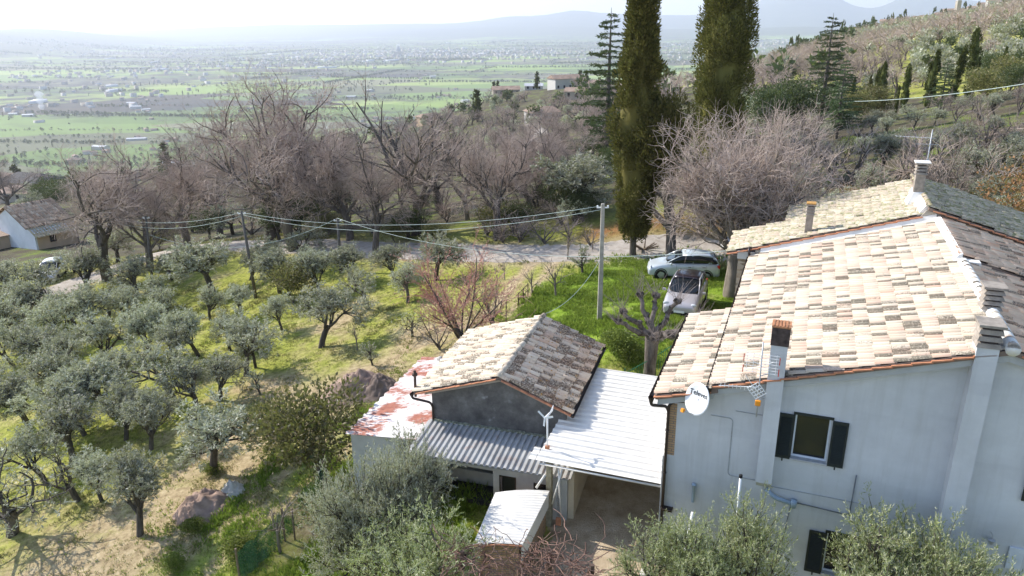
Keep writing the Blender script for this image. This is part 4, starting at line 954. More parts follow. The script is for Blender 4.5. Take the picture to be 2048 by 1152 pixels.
mb = MB(); mb.hexa([Bn.P(*q) for q in ((-7.7,-1.2,-4.2),(-5.06,-1.2,-3.8),(-5.06,5.4,-3.6),(-7.7,5.4,-3.8),(-7.7,-1.2,-.33),(-5.06,-1.2,-.12),(-5.06,5.4,-.12),(-7.7,5.4,-.33))]); bld(mb, 'wall', M_['pale_wall'], shed)
mb = MB(); mb.lathe([(0,-.02),(.16,0),(.14,.10),(.05,.16),(0,.17)], Bn.P(-6.9,5.3,-.19), 7); o = mb.build('loose_stone', M_['stone_w']); tag(o, 'loose stone weighing down the far end of the rusty roof', 'stone')
# carport --------------------------------------------------------------
cp = thing('carport', H.P(-2, 3, -1.8), 'white ribbed metal carport roof spanning from the barn to the farmhouse', 'carport')
A_ = H.v; D_ = -H.u
corrugated('roof', H.P(-.02, .02, .70), H.v+np.array([0,0,.05]), -(H.u+np.array([0,0,.01])), 6.35, 4.02, .305, .055, M_['white_metal'], cp, prof='trap', flat=.62, t=.008)
corrugated('roof_flap', H.P(-4.06, .02, .655), H.v+np.array([0,0,.05]), -(H.u+np.array([0,0,.01])), .62, .22, .305, .055, M_['white_metal'], cp, prof='trap', flat=.62, t=.008)
mb = MB(); mb.tube([H.P(-3.9,.03,.54), H.P(-.05,.03,.60)], .035, 8); bld(mb, 'front_beam', M_['white_metal'], cp, smooth=True)
mb = MB(); mb.tube([H.P(-3.9,2.6,.70), H.P(-.05,2.6,.74)], .035, 8); mb.tube([H.P(-3.75,.1,.56), H.P(-3.75,6.2,.86)], .035, 8); mb.tube([H.P(-.12,.1,.6), H.P(-.12,6.2,.9)], .035, 8); bld(mb, 'rafter', M_['dull_metal'], cp, smooth=True)
mb = MB(); H.box(mb, -3.80, -3.62, .36, .54, -2.3, .58); bld(mb, 'post', mat_simple('lichen_post', (.30,.27,.19), .95, var=.35, scale=6, bmp=.6), cp, bevel=.012)
mb = MB(); mb.tube([H.P(-3.30,.10,.52), H.P(-3.30,.45,-1.9)], .03, 8); mb.tube([H.P(-3.16,.12,.52), H.P(-3.5,.1,-.9)], .028, 8); mb.tube([H.P(-3.75,.15,.1), H.P(-4.0,.0,-.35)], .04, 8); bld(mb, 'strut', M_['white_metal'], cp, smooth=True)
mb = MB()
for k in range(12): mb.tube([H.P(-3.42,.35+.09*k,-2.0), H.P(-3.42,.35+.09*k,-.45)], .008, 4)
for k in range(16): mb.tube([H.P(-3.42,.35,-1.95+.1*k), H.P(-3.42,1.34,-1.95+.1*k)], .008, 4)
bld(mb, 'wire_panel', M_['steel'], cp)
mb = MB(); mb.box(H.P(-3.30,.15,-1.55), (.16,.1,.26), H.u, H.v); o = mb.build('brick', M_['terracotta'], None, bevel=.01); tag(o, 'single orange brick at the foot of the carport struts', 'brick')
# side wall of the yard, the cream wall under the carport
yw = MB(); Bn.box(yw, .43, .62, -1.6, 5.2, -2.6, .20); o = yw.build('yard_wall', M_['cream']); tag(o, 'cream plastered wall under the left edge of the carport', 'wall')
# little wind turbine
tb = thing('wind_turbine', H.P(-3.98, .62, .70), 'tiny white wind turbine on a thin mast at the carport corner', 'wind turbine')
mb = MB(); b0 = H.P(-3.86, .66, .72); mb.tube([b0, b0+np.array([0,0,1.18])], .026, 8); bld(mb, 'mast', M_['white_plastic'], tb, smooth=True)
mb = MB(); mb.box(b0+np.array([0,0,.05]), (.13,.13,.12), H.u, H.v); bld(mb, 'foot', M_['terracotta'], tb, bevel=.01)
top = b0+np.array([0,0,1.2]); hd = np.array([-.45,-.80,.0]); hd /= np.linalg.norm(hd); sd_ = np.cross(hd, [0,0,1])
mb = MB(); mb.tube([top-hd*.16, top+hd*.15], .035, 8); bld(mb, 'nacelle', M_['white_plastic'], tb, smooth=True)
mb = MB()
for k in range(3):
    a = R(40+120*k); d = sd_*math.cos(a)+np.array([0,0,1])*math.sin(a); e = np.cross(hd, d); c_ = top+hd*.17
    mb.hexa([c_+e*-.03, c_+e*.03, c_+d*.30+e*.045, c_+d*.30-e*.02, c_+e*-.03+hd*.01, c_+e*.03+hd*.012, c_+d*.30+e*.045+hd*.012, c_+d*.30-e*.02+hd*.006])
mb.lathe([(0,.0),(.04,.0),(.03,.04),(0,.06)], top+hd*.15, 10, X=sd_, Y=np.array([0,0,1.]), Z=hd); bld(mb, 'rotor', M_['white_plastic'], tb)
mb = MB(); q = top-hd*.16; mb.hexa([q-sd_*.006+np.array([0,0,-.03]), q-hd*.22-sd_*.006+np.array([0,0,-.02]), q-hd*.22+sd_*.006+np.array([0,0,-.02]), q+sd_*.006+np.array([0,0,-.03]), q-sd_*.006+np.array([0,0,.03]), q-hd*.26-sd_*.006+np.array([0,0,.17]), q-hd*.26+sd_*.006+np.array([0,0,.17]), q+sd_*.006+np.array([0,0,.03])]); bld(mb, 'tail_vane', M_['white_plastic'], tb)
# white sheet shed in front
ws = thing('sheet_shed', (0, 19, -1.9), 'small white corrugated sheet shed roof in front of the lean-to, dappled by olive shade', 'shed')
Q = [np.array(Z) for Z in ((-1.23,17.93,-.62), (.21,17.84,-.55), (1.12,20.44,-.55), (-.62,20.48,-.62))]
V = []; n1, n2 = 41, 5
for i in range(n1+1):
    for j in range(n2+1):
        s, t = i/n1, j/n2; p_ = (Q[0]*(1-t)+Q[1]*t)*(1-s)+(Q[3]*(1-t)+Q[2]*t)*s; V.append(p_+np.array([0,0,.02*(i % 2)+.07*math.sin(math.pi*t)]))
mb = MB(); mb.add(V, [(i*(n2+1)+j, i*(n2+1)+j+1, (i+1)*(n2+1)+j+1, (i+1)*(n2+1)+j) for i in range(n1) for j in range(n2)]); bld(mb, 'roof', M_['white_metal'], ws, solid=.008)
mb = MB(); V = []
for i in range(n1+1):
    s = i/n1; p_ = Q[1]*(1-s)+Q[2]*s+np.array([-.03+.012*(i % 2), 0, -.01]); V += [p_, p_+np.array([-.02,0,-.62])]
mb.add(V, [(2*i, 2*i+2, 2*i+3, 2*i+1) for i in range(n1)]); bld(mb, 'side_sheet', M_['white_metal'], ws, solid=.008)
mb = MB(); mb.hexa([Q[0]+np.array([.06,.08,-1.6]), Q[1]+np.array([-.1,.08,-1.7]), Q[2]+np.array([-.12,-.06,-1.5]), Q[3]+np.array([.06,-.06,-1.6]), Q[0]+np.array([.06,.08,-.03]), Q[1]+np.array([-.1,.08,-.03]), Q[2]+np.array([-.12,-.06,-.03]), Q[3]+np.array([.06,-.06,-.03])]); bld(mb, 'wall', M_['brick'], ws)
mb = MB(); mb.tube([Q[0]+np.array([0,-.04,-.02]), (Q[0]+Q[1])/2+np.array([0,-.04,.05]), Q[1]+np.array([0,-.04,-.02])], .025, 6); bld(mb, 'edge_trim', M_['terracotta'], ws)
# ------------------------------------------------------------------ plants
def norm_(v): return v/np.maximum(np.linalg.norm(v, axis=-1, keepdims=True), 1e-9)
def tubes(S, n):
    """S: (m, 8) rows of p0 p1 r0 r1 -> vertices, quads"""
    S = np.asarray(S, float); p0, p1, r0, r1 = S[:, 0:3], S[:, 3:6], S[:, 6], S[:, 7]
    d = norm_(p1-p0); ref = np.where(np.abs(d[:, 2:3]) < .9, [[0, 0, 1.]], [[1., 0, 0]]); a = norm_(np.cross(d, ref)); b = np.cross(d, a)
    t = 2*np.pi*np.arange(n)/n; c = np.cos(t)[None, :, None]; s = np.sin(t)[None, :, None]
    ring = a[:, None]*c+b[:, None]*s
    V = np.concatenate([p0[:, None]+ring*r0[:, None, None], (p1+d*r1[:, None]*.25)[:, None]+ring*r1[:, None, None]], 1).reshape(-1, 3)
    k = np.arange(n); q = np.stack([k, (k+1) % n, n+(k+1) % n, n+k], -1)
    F = (np.arange(len(S))[:, None, None]*2*n+q[None]).reshape(-1, 4)
    return V, F
def cat_mesh(parts):
    V = []; F = []; o = 0
    for v, f in parts: V.append(v); F.append(f+o); o += len(v)
    return np.concatenate(V), np.concatenate(F)
def grow(seed, P):
    rg = random.Random(seed); segs = []; u = rg.uniform; g = rg.gauss
    def br(px, py, pz, dx, dy, dz, Ln, r, lev):
        c = P[lev]; n = c['n']; st = Ln/n; w = c['w']; up = c['up']; r0 = r; nl = lev+1 < len(P)
        kids = []
        if nl:
            k_ = P[lev+1]; m = k_['k']; m = max(1, int(round(m*u(.75, 1.25)*(min(1.2, Ln/c['L']) if lev else 1))))
            kids = sorted(u(k_.get('s', .3), 1) for _ in range(m)); az = u(0, 6.28)
        ki = 0
        for i in range(n):
            dx += g(0, w); dy += g(0, w); dz += g(0, w)+up; l = math.sqrt(dx*dx+dy*dy+dz*dz); dx /= l; dy /= l; dz /= l
            qx, qy, qz = px+dx*st, py+dy*st, pz+dz*st; r1 = r0*(1-(1-c['t'])*(i+1)/n)
            segs.append((px, py, pz, qx, qy, qz, r, r1, lev)); 
            while ki < len(kids) and kids[ki] <= (i+1)/n+1e-9:
                f = kids[ki]; ki += 1; fr = f*n-i; az += 2.4+g(0, .5)
                ax, ay, az_ = (dy, -dx, 0) if abs(dz) < .95 else (1, 0, 0)
                l = math.sqrt(ax*ax+ay*ay); ax /= l; ay /= l
                bx, by, bz = dy*0-dz*ay, dz*ax-dx*0, dx*ay-dy*ax
                A = k_['a']*u(.75, 1.2); ca, sa = math.cos(az)*math.sin(A), math.sin(az)*math.sin(A); cA = math.cos(A)
                ex, ey, ez = dx*cA+ax*ca+bx*sa, dy*cA+ay*ca+by*sa, dz*cA+bz*sa
                LL = k_['L']*u(.65, 1.25)*(1-k_.get('sh', .35)*f)
                br(px+(qx-px)*fr, py+(qy-py)*fr, pz+(qz-pz)*fr, ex, ey, ez, LL, min(r1*.9, k_['r']*u(.8, 1.2)), lev+1)
            px, py, pz, r = qx, qy, qz, r1
    c = P[0]; br(0, 0, -.3, u(-.12, .12), u(-.12, .12), 1, c['L'], c['r'], 0)
    return np.array(segs)
def lv(n, L, r, t, w, up, k=0, a=0.8, s=.3, sh=.35): return dict(n=n, L=L, r=r, t=t, w=w, up=up, k=k, a=a, s=s, sh=sh)
def leafs(P, D, Ln, Wd, rg, wid=.5):
    n = len(P); D = norm_(D); S = norm_(np.cross(D, rg.normal(0, 1, (n, 3)))); Ln = np.asarray(Ln).reshape(-1, 1)*np.ones((n, 1)); Wd = np.asarray(Wd).reshape(-1, 1)*np.ones((n, 1))
    V = np.stack([P, P+D*Ln*wid+S*Wd/2, P+D*Ln, P+D*Ln*wid-S*Wd/2], 1).reshape(-1, 3)
    return V, np.arange(4*n).reshape(n, 4)
def sprig_leaves(segs, m, L_, W_, rg, ang=.9, upb=.15, mult=1.0):
    p0, p1 = segs[:, 0:3], segs[:, 3:6]; n = len(segs)
    t = rg.random((n, m, 1)); P = p0[:, None]*(1-t)+p1[:, None]*t; d = norm_(p1-p0)[:, None]
    D = d+rg.normal(0, ang, (n, m, 3)); D[..., 2] += upb
    P = P.reshape(-1, 3)+rg.normal(0, .012, (n*m, 3)); D = D.reshape(-1, 3)
    return leafs(P, D, L_*rg.uniform(.7, 1.3, n*m), W_*rg.uniform(.7, 1.3, n*m), rg)

PROTO = {}
def proto(key, name, parts, height, foot=0):
    """remember a plant as mesh parts: [(part name, V, F, material, smooth)]"""
    ms = []
    for pn, V, F, mt, smo in parts:
        o = np_obj(pn, V, F, mt, smooth=smo); ms.append((pn, o.data)); bpy.data.objects.remove(o, do_unlink=True)
    allz = np.concatenate([p[1][:, 2] for p in parts]); xy = np.concatenate([p[1][:, :2] for p in parts])
    PROTO[key] = dict(name=name, parts=ms, h=float(np.percentile(allz, 99.7)), w=float(np.percentile(np.abs(xy[:, 0]), 98)*2))
def plant(key, loc, scale=1.0, rz=None, label=None, cat='tree', group=None, lean=(0, 0), sx=1.0):
    p = PROTO[key]; rz = RND.uniform(0, 6.28) if rz is None else rz
    root = bpy.data.objects.new(p['name'], None); COL.objects.link(root); root.location = tuple(map(float, loc)); root.rotation_euler = (lean[0], lean[1], rz); root.scale = (scale*sx, scale*sx, scale)
    tag(root, label, cat, group)
    for pn, me in p['parts']:
        c = bpy.data.objects.new(pn, me); COL.objects.link(c); c.parent = root
    return root
def single(key, loc, scale=1.0, rz=None, label=None, cat='tree', group=None, sx=1.0):
    p = PROTO[key]; me = p['parts'][-1][1]
    o = bpy.data.objects.new(p['name'], me); COL.objects.link(o); o.location = tuple(map(float, loc)); o.rotation_euler = (0, 0, RND.uniform(0, 6.28) if rz is None else rz); o.scale = (scale*sx, scale*sx, scale)
    return tag(o, label, cat, group)

def split_tree(S, lev, big=6, small=3):
    a = S[S[:, 8] < lev]; b = S[S[:, 8] >= lev]
    return tubes(a[:, :8], big), tubes(b[:, :8], small), b
# olives of the grove
for i in range(6):
    S = grow(100+i, [lv(4, 1.15, .105, .8, .10, .05), lv(5, 1.45, .05, .55, .16, .13, 4+i % 2, .55, .75), lv(4, .95, .028, .4, .22, .10, 7, .65, .25), lv(3, .6, .011, .4, .25, .05, 7, .75, .2), lv(2, .32, .005, .5, .25, .03, 6, .75, .15)])
    rg = np.random.default_rng(i); (tv, tf), (bv, bf), b = split_tree(S, 3, 6)
    tw = b[b[:, 8] >= 4]; k = rg.random(len(tw)) < (.8, .62, .75, .55, .85, .5)[i]
    lf = sprig_leaves(tw[k], 9, .105, .028, rg, .8, .05)
    thin = tubes(b[b[:, 8] == 3][:, :8], 3)
    tv, tf = cat_mesh([(tv, tf), thin])
    proto('olive%d' % i, 'olive_tree', [('trunk', tv, tf, M_['bark_olive'], True), ('crown', *lf, M_['leaf_olive'], False)], 3.5)
# a sparse half-pruned olive with bare limbs
for i in range(2):
    S = grow(150+i, [lv(4, 1.1, .13, .8, .12, .05), lv(6, 1.5, .06, .5, .2, .08, 5, .7, .7), lv(5, 1.3, .03, .4, .3, .02, 6, .8, .25), lv(3, .7, .010, .4, .3, .02, 6, .85, .2), lv(2, .35, .005, .5, .3, .0, 4, .8, .15)])
    rg = np.random.default_rng(40+i); (tv, tf), _, b = split_tree(S, 3, 6); tw = b[b[:, 8] >= 4]; k = rg.random(len(tw)) < .35
    thin = tubes(b[b[:, 8] == 3][:, :8], 3); tv, tf = cat_mesh([(tv, tf), thin])
    proto('solive%d' % i, 'olive_tree', [('trunk', tv, tf, M_['bark_olive'], True), ('crown', *sprig_leaves(tw[k], 8, .10, .026, rg, .8, .05), M_['leaf_olive'], False)], 3.5)
# olives close to the camera: slimmer leaves, upright shoots
for i in range(3):
    S = grow(200+i, [lv(4, 1.2, .18, .8, .08, .05), lv(6, 1.8, .09, .5, .14, .14, 6, .75, .5), lv(5, 1.3, .035, .4, .18, .12, 9, .7, .2), lv(4, .85, .013, .4, .16, .10, 9, .75, .15), lv(2, .42, .005, .5, .14, .06, 8, .65, .1)])
    rg = np.random.default_rng(60+i); (tv, tf), _, b = split_tree(S, 3, 7); tw = b[b[:, 8] >= 4]
    thin = tubes(b[b[:, 8] == 3][:, :8], 3); tv, tf = cat_mesh([(tv, tf), thin])
    proto('nolive%d' % i, 'olive_tree', [('trunk', tv, tf, M_['bark_olive'], True), ('crown', *sprig_leaves(tw, 10, .075, .017, rg, .55, .18), M_['leaf_olive_n'] if i else M_['leaf_olive'], False)], 4)
# bare oaks
for i in range(5):
    S = grow(300+i, [lv(5, 3.0, .30, .75, .07, .03), lv(9, 5.2, .12, .25, .15, .045, 7, .72, .6, .1), lv(6, 2.8, .042, .35, .2, .04, 11, .8, .15), lv(4, 1.4, .017, .4, .25, .03, 10, .75, .1), lv(2, .75, .011, .5, .25, .02, 10, .75, .1)])
    a, b, _ = split_tree(S, 3, 6)
    proto('oak%d' % i, 'bare_oak', [('trunk', *a, M_['bark_dark'], True), ('crown', *b, M_['twig_oak'], False)], 10)
# slender ascending bare tree with open crown
for i in range(2):
    S = grow(330+i, [lv(5, 2.6, .26, .75, .05, .05), lv(10, 7.5, .15, .25, .09, .06, 7, .55, .4, .15), lv(6, 2.8, .05, .35, .15, .06, 10, .7, .25), lv(4, 1.4, .020, .4, .2, .04, 7, .7, .15), lv(2, .7, .011, .5, .2, .03, 5, .6, .1)])
    a, b, _ = split_tree(S, 3, 6)
    proto('ash%d' % i, 'bare_ash', [('trunk', *a, M_['bark_dark'], True), ('crown', *b, M_['twig_oak'], False)], 11)
# far oaks, light
for i in range(3):
    S = grow(350+i, [lv(3, 2.4, .34, .75, .07, .03), lv(5, 5.0, .18, .30, .18, .04, 6, .8, .6, .1), lv(4, 2.8, .07, .4, .22, .03, 7, .85, .2), lv(2, 1.8, .045, .4, .25, .02, 7, .8, .15)])
    a, b, _ = split_tree(S, 2, 4)
    proto('faroak%d' % i, 'bare_oak', [('trunk', *a, M_['bark_dark'], True), ('crown', *b, M_['twig_oak'], False)], 9)
# the big pale many-stemmed tree by the cars
S = grow(402, [lv(5, 2.3, .36, .85, .05, .03), lv(8, 4.3, .14, .30, .10, .05, 10, .62, .7, .1), lv(7, 2.7, .045, .3, .16, .05, 11, .62, .12), lv(5, 1.5, .019, .4, .22, .04, 11, .7, .12), lv(3, .85, .011, .45, .28, .03, 9, .8, .1)])
a, b, _ = split_tree(S, 3, 8)
proto('mulberry', 'bare_mulberry', [('trunk', *a, M_['bark_pale'], True), ('crown', *b, mat_bark('mulberry_twigs', (.31, .245, .21), (.52, .43, .38), 1.0), False)], 9)
for i in range(3):    # pale bare scrub trees
    S = grow(410+i, [lv(3, .8, .12, .8, .08, .03), lv(6, 3.2, .07, .35, .14, .05, 7, .6, .3), lv(5, 1.9, .028, .4, .2, .04, 7, .7, .15), lv(3, 1.0, .013, .4, .25, .03, 7, .7, .1)])
    a, b, _ = split_tree(S, 2, 5)
    proto('scrub%d' % i, 'bare_shrub', [('trunk', *a, M_['bark_dark'], True), ('crown', *b, (M_['twig_pale'], M_['twig_oak'], M_['twig_oak'])[i], False)], 4)
# red-twigged tree
S = grow(431, [lv(3, .7, .10, .8, .06, .05), lv(7, 3.7, .05, .3, .09, .04, 8, .55, .3), lv(5, 1.8, .022, .4, .16, .05, 10, .6, .2), lv(4, .9, .010, .4, .2, .05, 9, .6, .15)])
a, b, bb = split_tree(S, 2, 6); rg = np.random.default_rng(1)
bud = sprig_leaves(bb[bb[:, 8] >= 3], 2, .06, .03, rg)
proto('redtree', 'bare_tree', [('trunk', *a, M_['bark_dark'], True), ('crown', *cat_mesh([b, bud]), M_['twig_red'], False)], 5)
# young thin trees
for i in range(3):
    S = grow(440+i, [lv(4, 1.3, .055, .7, .06, .05), lv(4, 1.1, .028, .4, .16, .05, 5, .7, .5), lv(3, .7, .012, .4, .2, .05, 6, .7, .2), lv(2, .35, .006, .4, .2, .05, 4, .7, .2)])
    a, b, bb = split_tree(S, 2, 5)
    proto('sapling%d' % i, 'sapling', [('trunk', *a, M_['bark_pale'], True), ('crown', *b, M_['twig_pale'], False)], 3)
S = grow(451, [lv(4, 1.0, .06, .7, .06, .05), lv(4, .6, .028, .4, .16, .05, 6, .7, .5), lv(3, .4, .012, .4, .2, .05, 6, .7, .2)])
a, b, bb = split_tree(S, 2, 5); rg = np.random.default_rng(1)
proto('young_olive', 'olive_sapling', [('trunk', *cat_mesh([a, b]), M_['bark_olive'], True), ('crown', *sprig_leaves(bb, 9, .09, .025, rg), M_['leaf_olive'], False)], 1.6)

def blob_leaves(rg, N_, rad, L_, W_, zc, lobes=7, squash=.8, shell=.55, up=.3, xo=0):
    C = norm_(rg.normal(0, 1, (lobes, 3)))*rad*.55*rg.random((lobes, 1))**.5; C[:, 2] = C[:, 2]*squash+zc; C[:, 0] += xo; r_ = rad*rg.uniform(.42, .68, lobes)
    k = rg.integers(0, lobes, N_); d = norm_(rg.normal(0, 1, (N_, 3))); q = shell+(1-shell)*rg.random((N_, 1))**.5
    wob_ = 1+.18*np.sin(d[:, :1]*7+k[:, None])*np.cos(d[:, 1:2]*6+2*k[:, None])
    P = C[k]+d*(r_[k][:, None]*q*wob_)*np.array([1, 1, squash]); D = d+rg.normal(0, .7, (N_, 3)); D[:, 2] += up
    return leafs(P, D, L_*rg.uniform(.6, 1.4, N_), W_*rg.uniform(.6, 1.4, N_), rg)
def stemset(seed, h, r, n=5):
    return tubes(grow(seed, [lv(4, h, r, .6, .08, .05), lv(4, h*.8, r*.5, .4, .15, .05, n, .7, .3)])[:, :8], 5)
for i in range(3):
    rg = np.random.default_rng(500+i)
    proto('ever%d' % i, 'evergreen_tree', [('trunk', *stemset(500+i, 2.2, .14), M_['bark_dark'], True), ('crown', *blob_leaves(rg, 7000, 2.2, .15, .075, 2.6, 10, .85, .6), M_['leaf_dark'], False)], 4.5)
rg = np.random.default_rng(511); proto('yellow', 'leafy_shrub', [('trunk', *stemset(510, 1.2, .06, 7), M_['bark_dark'], True), ('crown', *blob_leaves(rg, 5200, 1.6, .11, .06, 1.5, 10, .8, .45), M_['leaf_bush'], False)], 3)
rg = np.random.default_rng(512); proto('medlar', 'leafy_shrub', [('trunk', *stemset(512, 1.3, .06, 8), M_['bark_dark'], True), ('crown', *cat_mesh([blob_leaves(rg, 4300, 1.7, .13, .06, 1.7, 12, .8, .35, .5)]), M_['leaf_bush2'] if 'leaf_bush2' in M_ else mat_leaf('medlar_leaves', (.03, .045, .012), (.22, .19, .055), back=(.16, .13, .06), trans=.25, rough=.5), False)], 3)
rg = np.random.default_rng(513); proto('rusty', 'oak_in_dead_leaf', [('trunk', *stemset(513, 2.2, .10, 8), M_['bark_dark'], True), ('crown', *blob_leaves(rg, 6500, 2.3, .13, .08, 2.6, 12, .9, .3), M_['leaf_rust'], False)], 5)
rg = np.random.default_rng(514); proto('lime', 'leafy_shrub', [('trunk', *stemset(514, .5, .03, 6), M_['bark_dark'], True), ('crown', *blob_leaves(rg, 2600, .75, .07, .045, .55, 8, .7, .4), M_['leaf_lime'], False)], 1.2)
# cypresses
def cypress(seed, h, w, N_, L_, W_, prof, lump=.25, mat='leaf_cyp', key='cyp', name='cypress', fz_=1.0):
    rg = np.random.default_rng(seed)
    def R_(a, t):
        aa = np.where(a > 3.1416, 6.2832-a, a)+np.where(a > 3.1416, .13*np.sin(a), 0)
        lobes = vnoise(aa*1.6+20, t*h*.55, seed)*.6+vnoise(aa*3.4+7, t*h*1.1, seed+1)*.4
        return w/2*np.interp(t, *prof)*(1-lump+2*lump*lobes)
    nc = max(40, int(N_/(150 if N_ > 9000 else 46))); tc_ = rg.random(nc)**.9; ac = rg.random(nc)*6.283; cl_r = np.clip(w*.12, .12, .48)
    rc = R_(ac, tc_)*rg.uniform(.70, 1.06, nc); C = np.stack([np.cos(ac)*rc, np.sin(ac)*rc, .6*fz_+tc_*(h-.6*fz_)], -1)
    k = rg.integers(0, nc, N_); d = norm_(rg.normal(0, 1, (N_, 3))); cs = (cl_r*rg.uniform(.6, 1.35, nc))[k][:, None]
    P = C[k]+d*cs*np.array([1, 1, 1.8])*rg.random((N_, 1))**.22
    D = d*.9+np.stack([np.cos(ac[k])*.55, np.sin(ac[k])*.55, np.full(N_, 1.0)], -1)+rg.normal(0, .3, (N_, 3))
    lf = leafs(P, D, L_*rg.uniform(.6, 1.4, N_), W_*rg.uniform(.6, 1.4, N_), rg)
    na, nz = 22, 40; tt = np.linspace(0, 1, nz+1); an = np.arange(na)/na*6.283; A2, T2 = np.meshgrid(an, tt, indexing='ij')
    r2 = R_(A2, T2)*.72; CV = np.stack([np.cos(A2)*r2, np.sin(A2)*r2, .6*fz_+T2*(h-.6*fz_)], -1).reshape(-1, 3)
    ii = np.arange(na*(nz+1)).reshape(na, nz+1); CF = np.stack([ii[:, :-1], np.roll(ii, -1, 0)[:, :-1], np.roll(ii, -1, 0)[:, 1:], ii[:, 1:]], -1).reshape(-1, 4)
    tr = tubes(np.array([(0, 0, -.4, 0, 0, h*.5, w*.09, w*.04)]), 8)
    proto(key, name, [('trunk', *tr, M_['bark_dark'], True), ('crown', *cat_mesh([lf, (CV, CF)]), M_[mat], False)], h)
pc = ([0, .05, .2, .45, .7, .88, .97, 1], [.35, .7, .95, 1, .85, .55, .25, .02])
cypress(601, 17, 2.45, 56000, .20, .075, ([0, .05, .11, .29, .47, .65, .77, .89, 1], [.3, .55, .75, 1.05, 1.08, .78, .50, .36, .08]), .36, key='bigcyp1', fz_=2.2)
cypress(602, 20.5, 3.9, 60000, .24, .085, ([0, .04, .2, .4, .6, .8, 1], [.5, .8, 1, 1.0, .85, .55, .06]), .30, key='bigcyp2')
for i in range(3): cypress(610+i, 7, 1.3, 4200, .24, .09, pc, .2, mat='leaf_cypg', key='cyp%d' % i)
cypress(620, 7, 1.5, 420, .75, .30, pc, .15, mat='leaf_cypg', key='farcyp', fz_=.3)
# the bushy cypress grown together with the first
rg = np.random.default_rng(630); proto('bushcyp', 'bushy_cypress', [('trunk', *stemset(630, 5.0, .36, 8), M_['bark_dark'], True), ('crown', *blob_leaves(rg, 26000, 2.1, .22, .08, 7.2, 16, 1.5, .55, .9, xo=-1.2), M_['leaf_cyp'], False)], 10)
# cedars
def cedar(seed, h, w, key, mat='leaf_cedar', dens=1.0, flat=.05):
    rg = np.random.default_rng(seed); rd = random.Random(seed); S = [(0, 0, -.3, 0, 0, h*.5, h*.022, h*.014), (0, 0, h*.5, .05, 0, h, h*.014, .02)]; LV = []
    z = h*.14; az = 0
    while z < h*.985:
        f = (z/h-.14)/.86; Lb = w/2*(1-f)**.75*rd.uniform(.65, 1.1)+.25
        for k in range(rd.choice((2, 3, 3))):
            az += 2.2+rd.gauss(0, .4); d = np.array([math.cos(az), math.sin(az), .16-.1*f]); p = np.array([0, 0, z+rd.uniform(-.15, .15)]); n = max(3, int(Lb/.45))
            for j in range(n):
                d[2] -= .035; d += rg.normal(0, .06, 3); d /= np.linalg.norm(d); q = p+d*(Lb/n); rr = .035*(1-j/n)+.008
                S.append((*p, *q, rr*1.2, rr)); sd2 = np.array([-d[1], d[0], 0]); wd = (.28+.75*(1-j/n))*min(1, Lb/2.2)
                m = int(26*dens*wd)+6; s = rg.uniform(-1, 1, m); tq = rg.random(m)
                P = p[None]*(1-tq[:, None])+q[None]*tq[:, None]+sd2*(s*wd)[:, None]+d*(np.abs(s)*wd*.45)[:, None]+np.array([0, 0, 1])*(-.10*np.abs(s)*wd+rg.normal(0, flat, m))[:, None]
                D = d[None]*.8+sd2*np.sign(s)[:, None]*.8+rg.normal(0, .35, (m, 3)); LV.append((P, D)); p = q
        z += h*.028+.12
    P = np.concatenate([a for a, _ in LV]); D = np.concatenate([b for _, b in LV]); nn_ = len(P)
    proto(key, 'cedar', [('trunk', *tubes(np.array(S), 5), M_['bark_dark'], True), ('crown', *leafs(P, D, .30*rg.uniform(.6, 1.3, nn_), .085*rg.uniform(.6, 1.4, nn_), rg), M_[mat], False)], h)
cedar(700, 16, 9, 'cedar0', dens=2.4); cedar(701, 12, 9, 'cedar1', dens=2.0)
# light far crowns
for i, (mt_, nm) in enumerate((('leaf_olive', 'olive_tree'), ('leaf_dark', 'evergreen_tree'))):
    for j in range(2):
        rg = np.random.default_rng(800+i*3+j)
        proto('far_%s%d' % ('olive' if i == 0 else 'ever', j), nm, [('trunk', *tubes(np.array([(0, 0, -.4, .1, 0, 1.8, .16, .08)]), 4), M_['bark_dark'], True), ('crown', *blob_leaves(rg, 420, 2.0, .62, .26, 2.3, 7, .75, .5), M_[mt_], False)], 4)

# ------------------------------------------------------------------ labels that say which one
LAND = []; USED = {}
def where(px, py, what, noun_extra=''):
    best = sorted(LAND, key=lambda l: math.hypot(l[0]-px, (l[1]-py)*1.4))
    for rank in range(18):
        for lx, ly, nm in best[:5]:
            dx_, dy_ = px-lx, py-ly
            if abs(dx_) > abs(dy_)*1.3: rel = 'left of' if dx_ < 0 else 'right of'
            else: rel = 'beyond' if dy_ < 0 else 'in front of'
            for far_ in ('', ):
                od = ('', 'second ', 'third ', 'fourth ', 'fifth ', 'sixth ', 'seventh ', 'eighth ', 'ninth ', 'tenth ', 'eleventh ', 'twelfth ', 'thirteenth ', 'fourteenth ', 'fifteenth ', 'sixteenth ', 'seventeenth ', 'eighteenth ')[rank]
                s = f'{od}{what} {rel} the {nm}' if od else f'{what} {rel} the {nm}'
                if s not in USED and len(s.split()) <= 16:
                    USED[s] = 1; return s
    return what
LAND += [(190,440,'leftmost timber pole'),(298,500,'stayed timber pole'),(495,520,'tall timber pole'),(680,490,'pole by the road'),(1203,540,'concrete pole'),(60,450,'cottage with the tiled roof'),(105,550,'car parked in the grove'),
 (415,1005,'low soil mound'),(720,765,'brown soil heap'),(925,600,'red-twigged tree'),(790,800,'rusty roof'),(560,1040,'net fence'),(640,850,'dark leafy shrub'),(1000,680,'barn roof'),(1060,590,'rail fence'),(1360,530,'silver hatchback')]
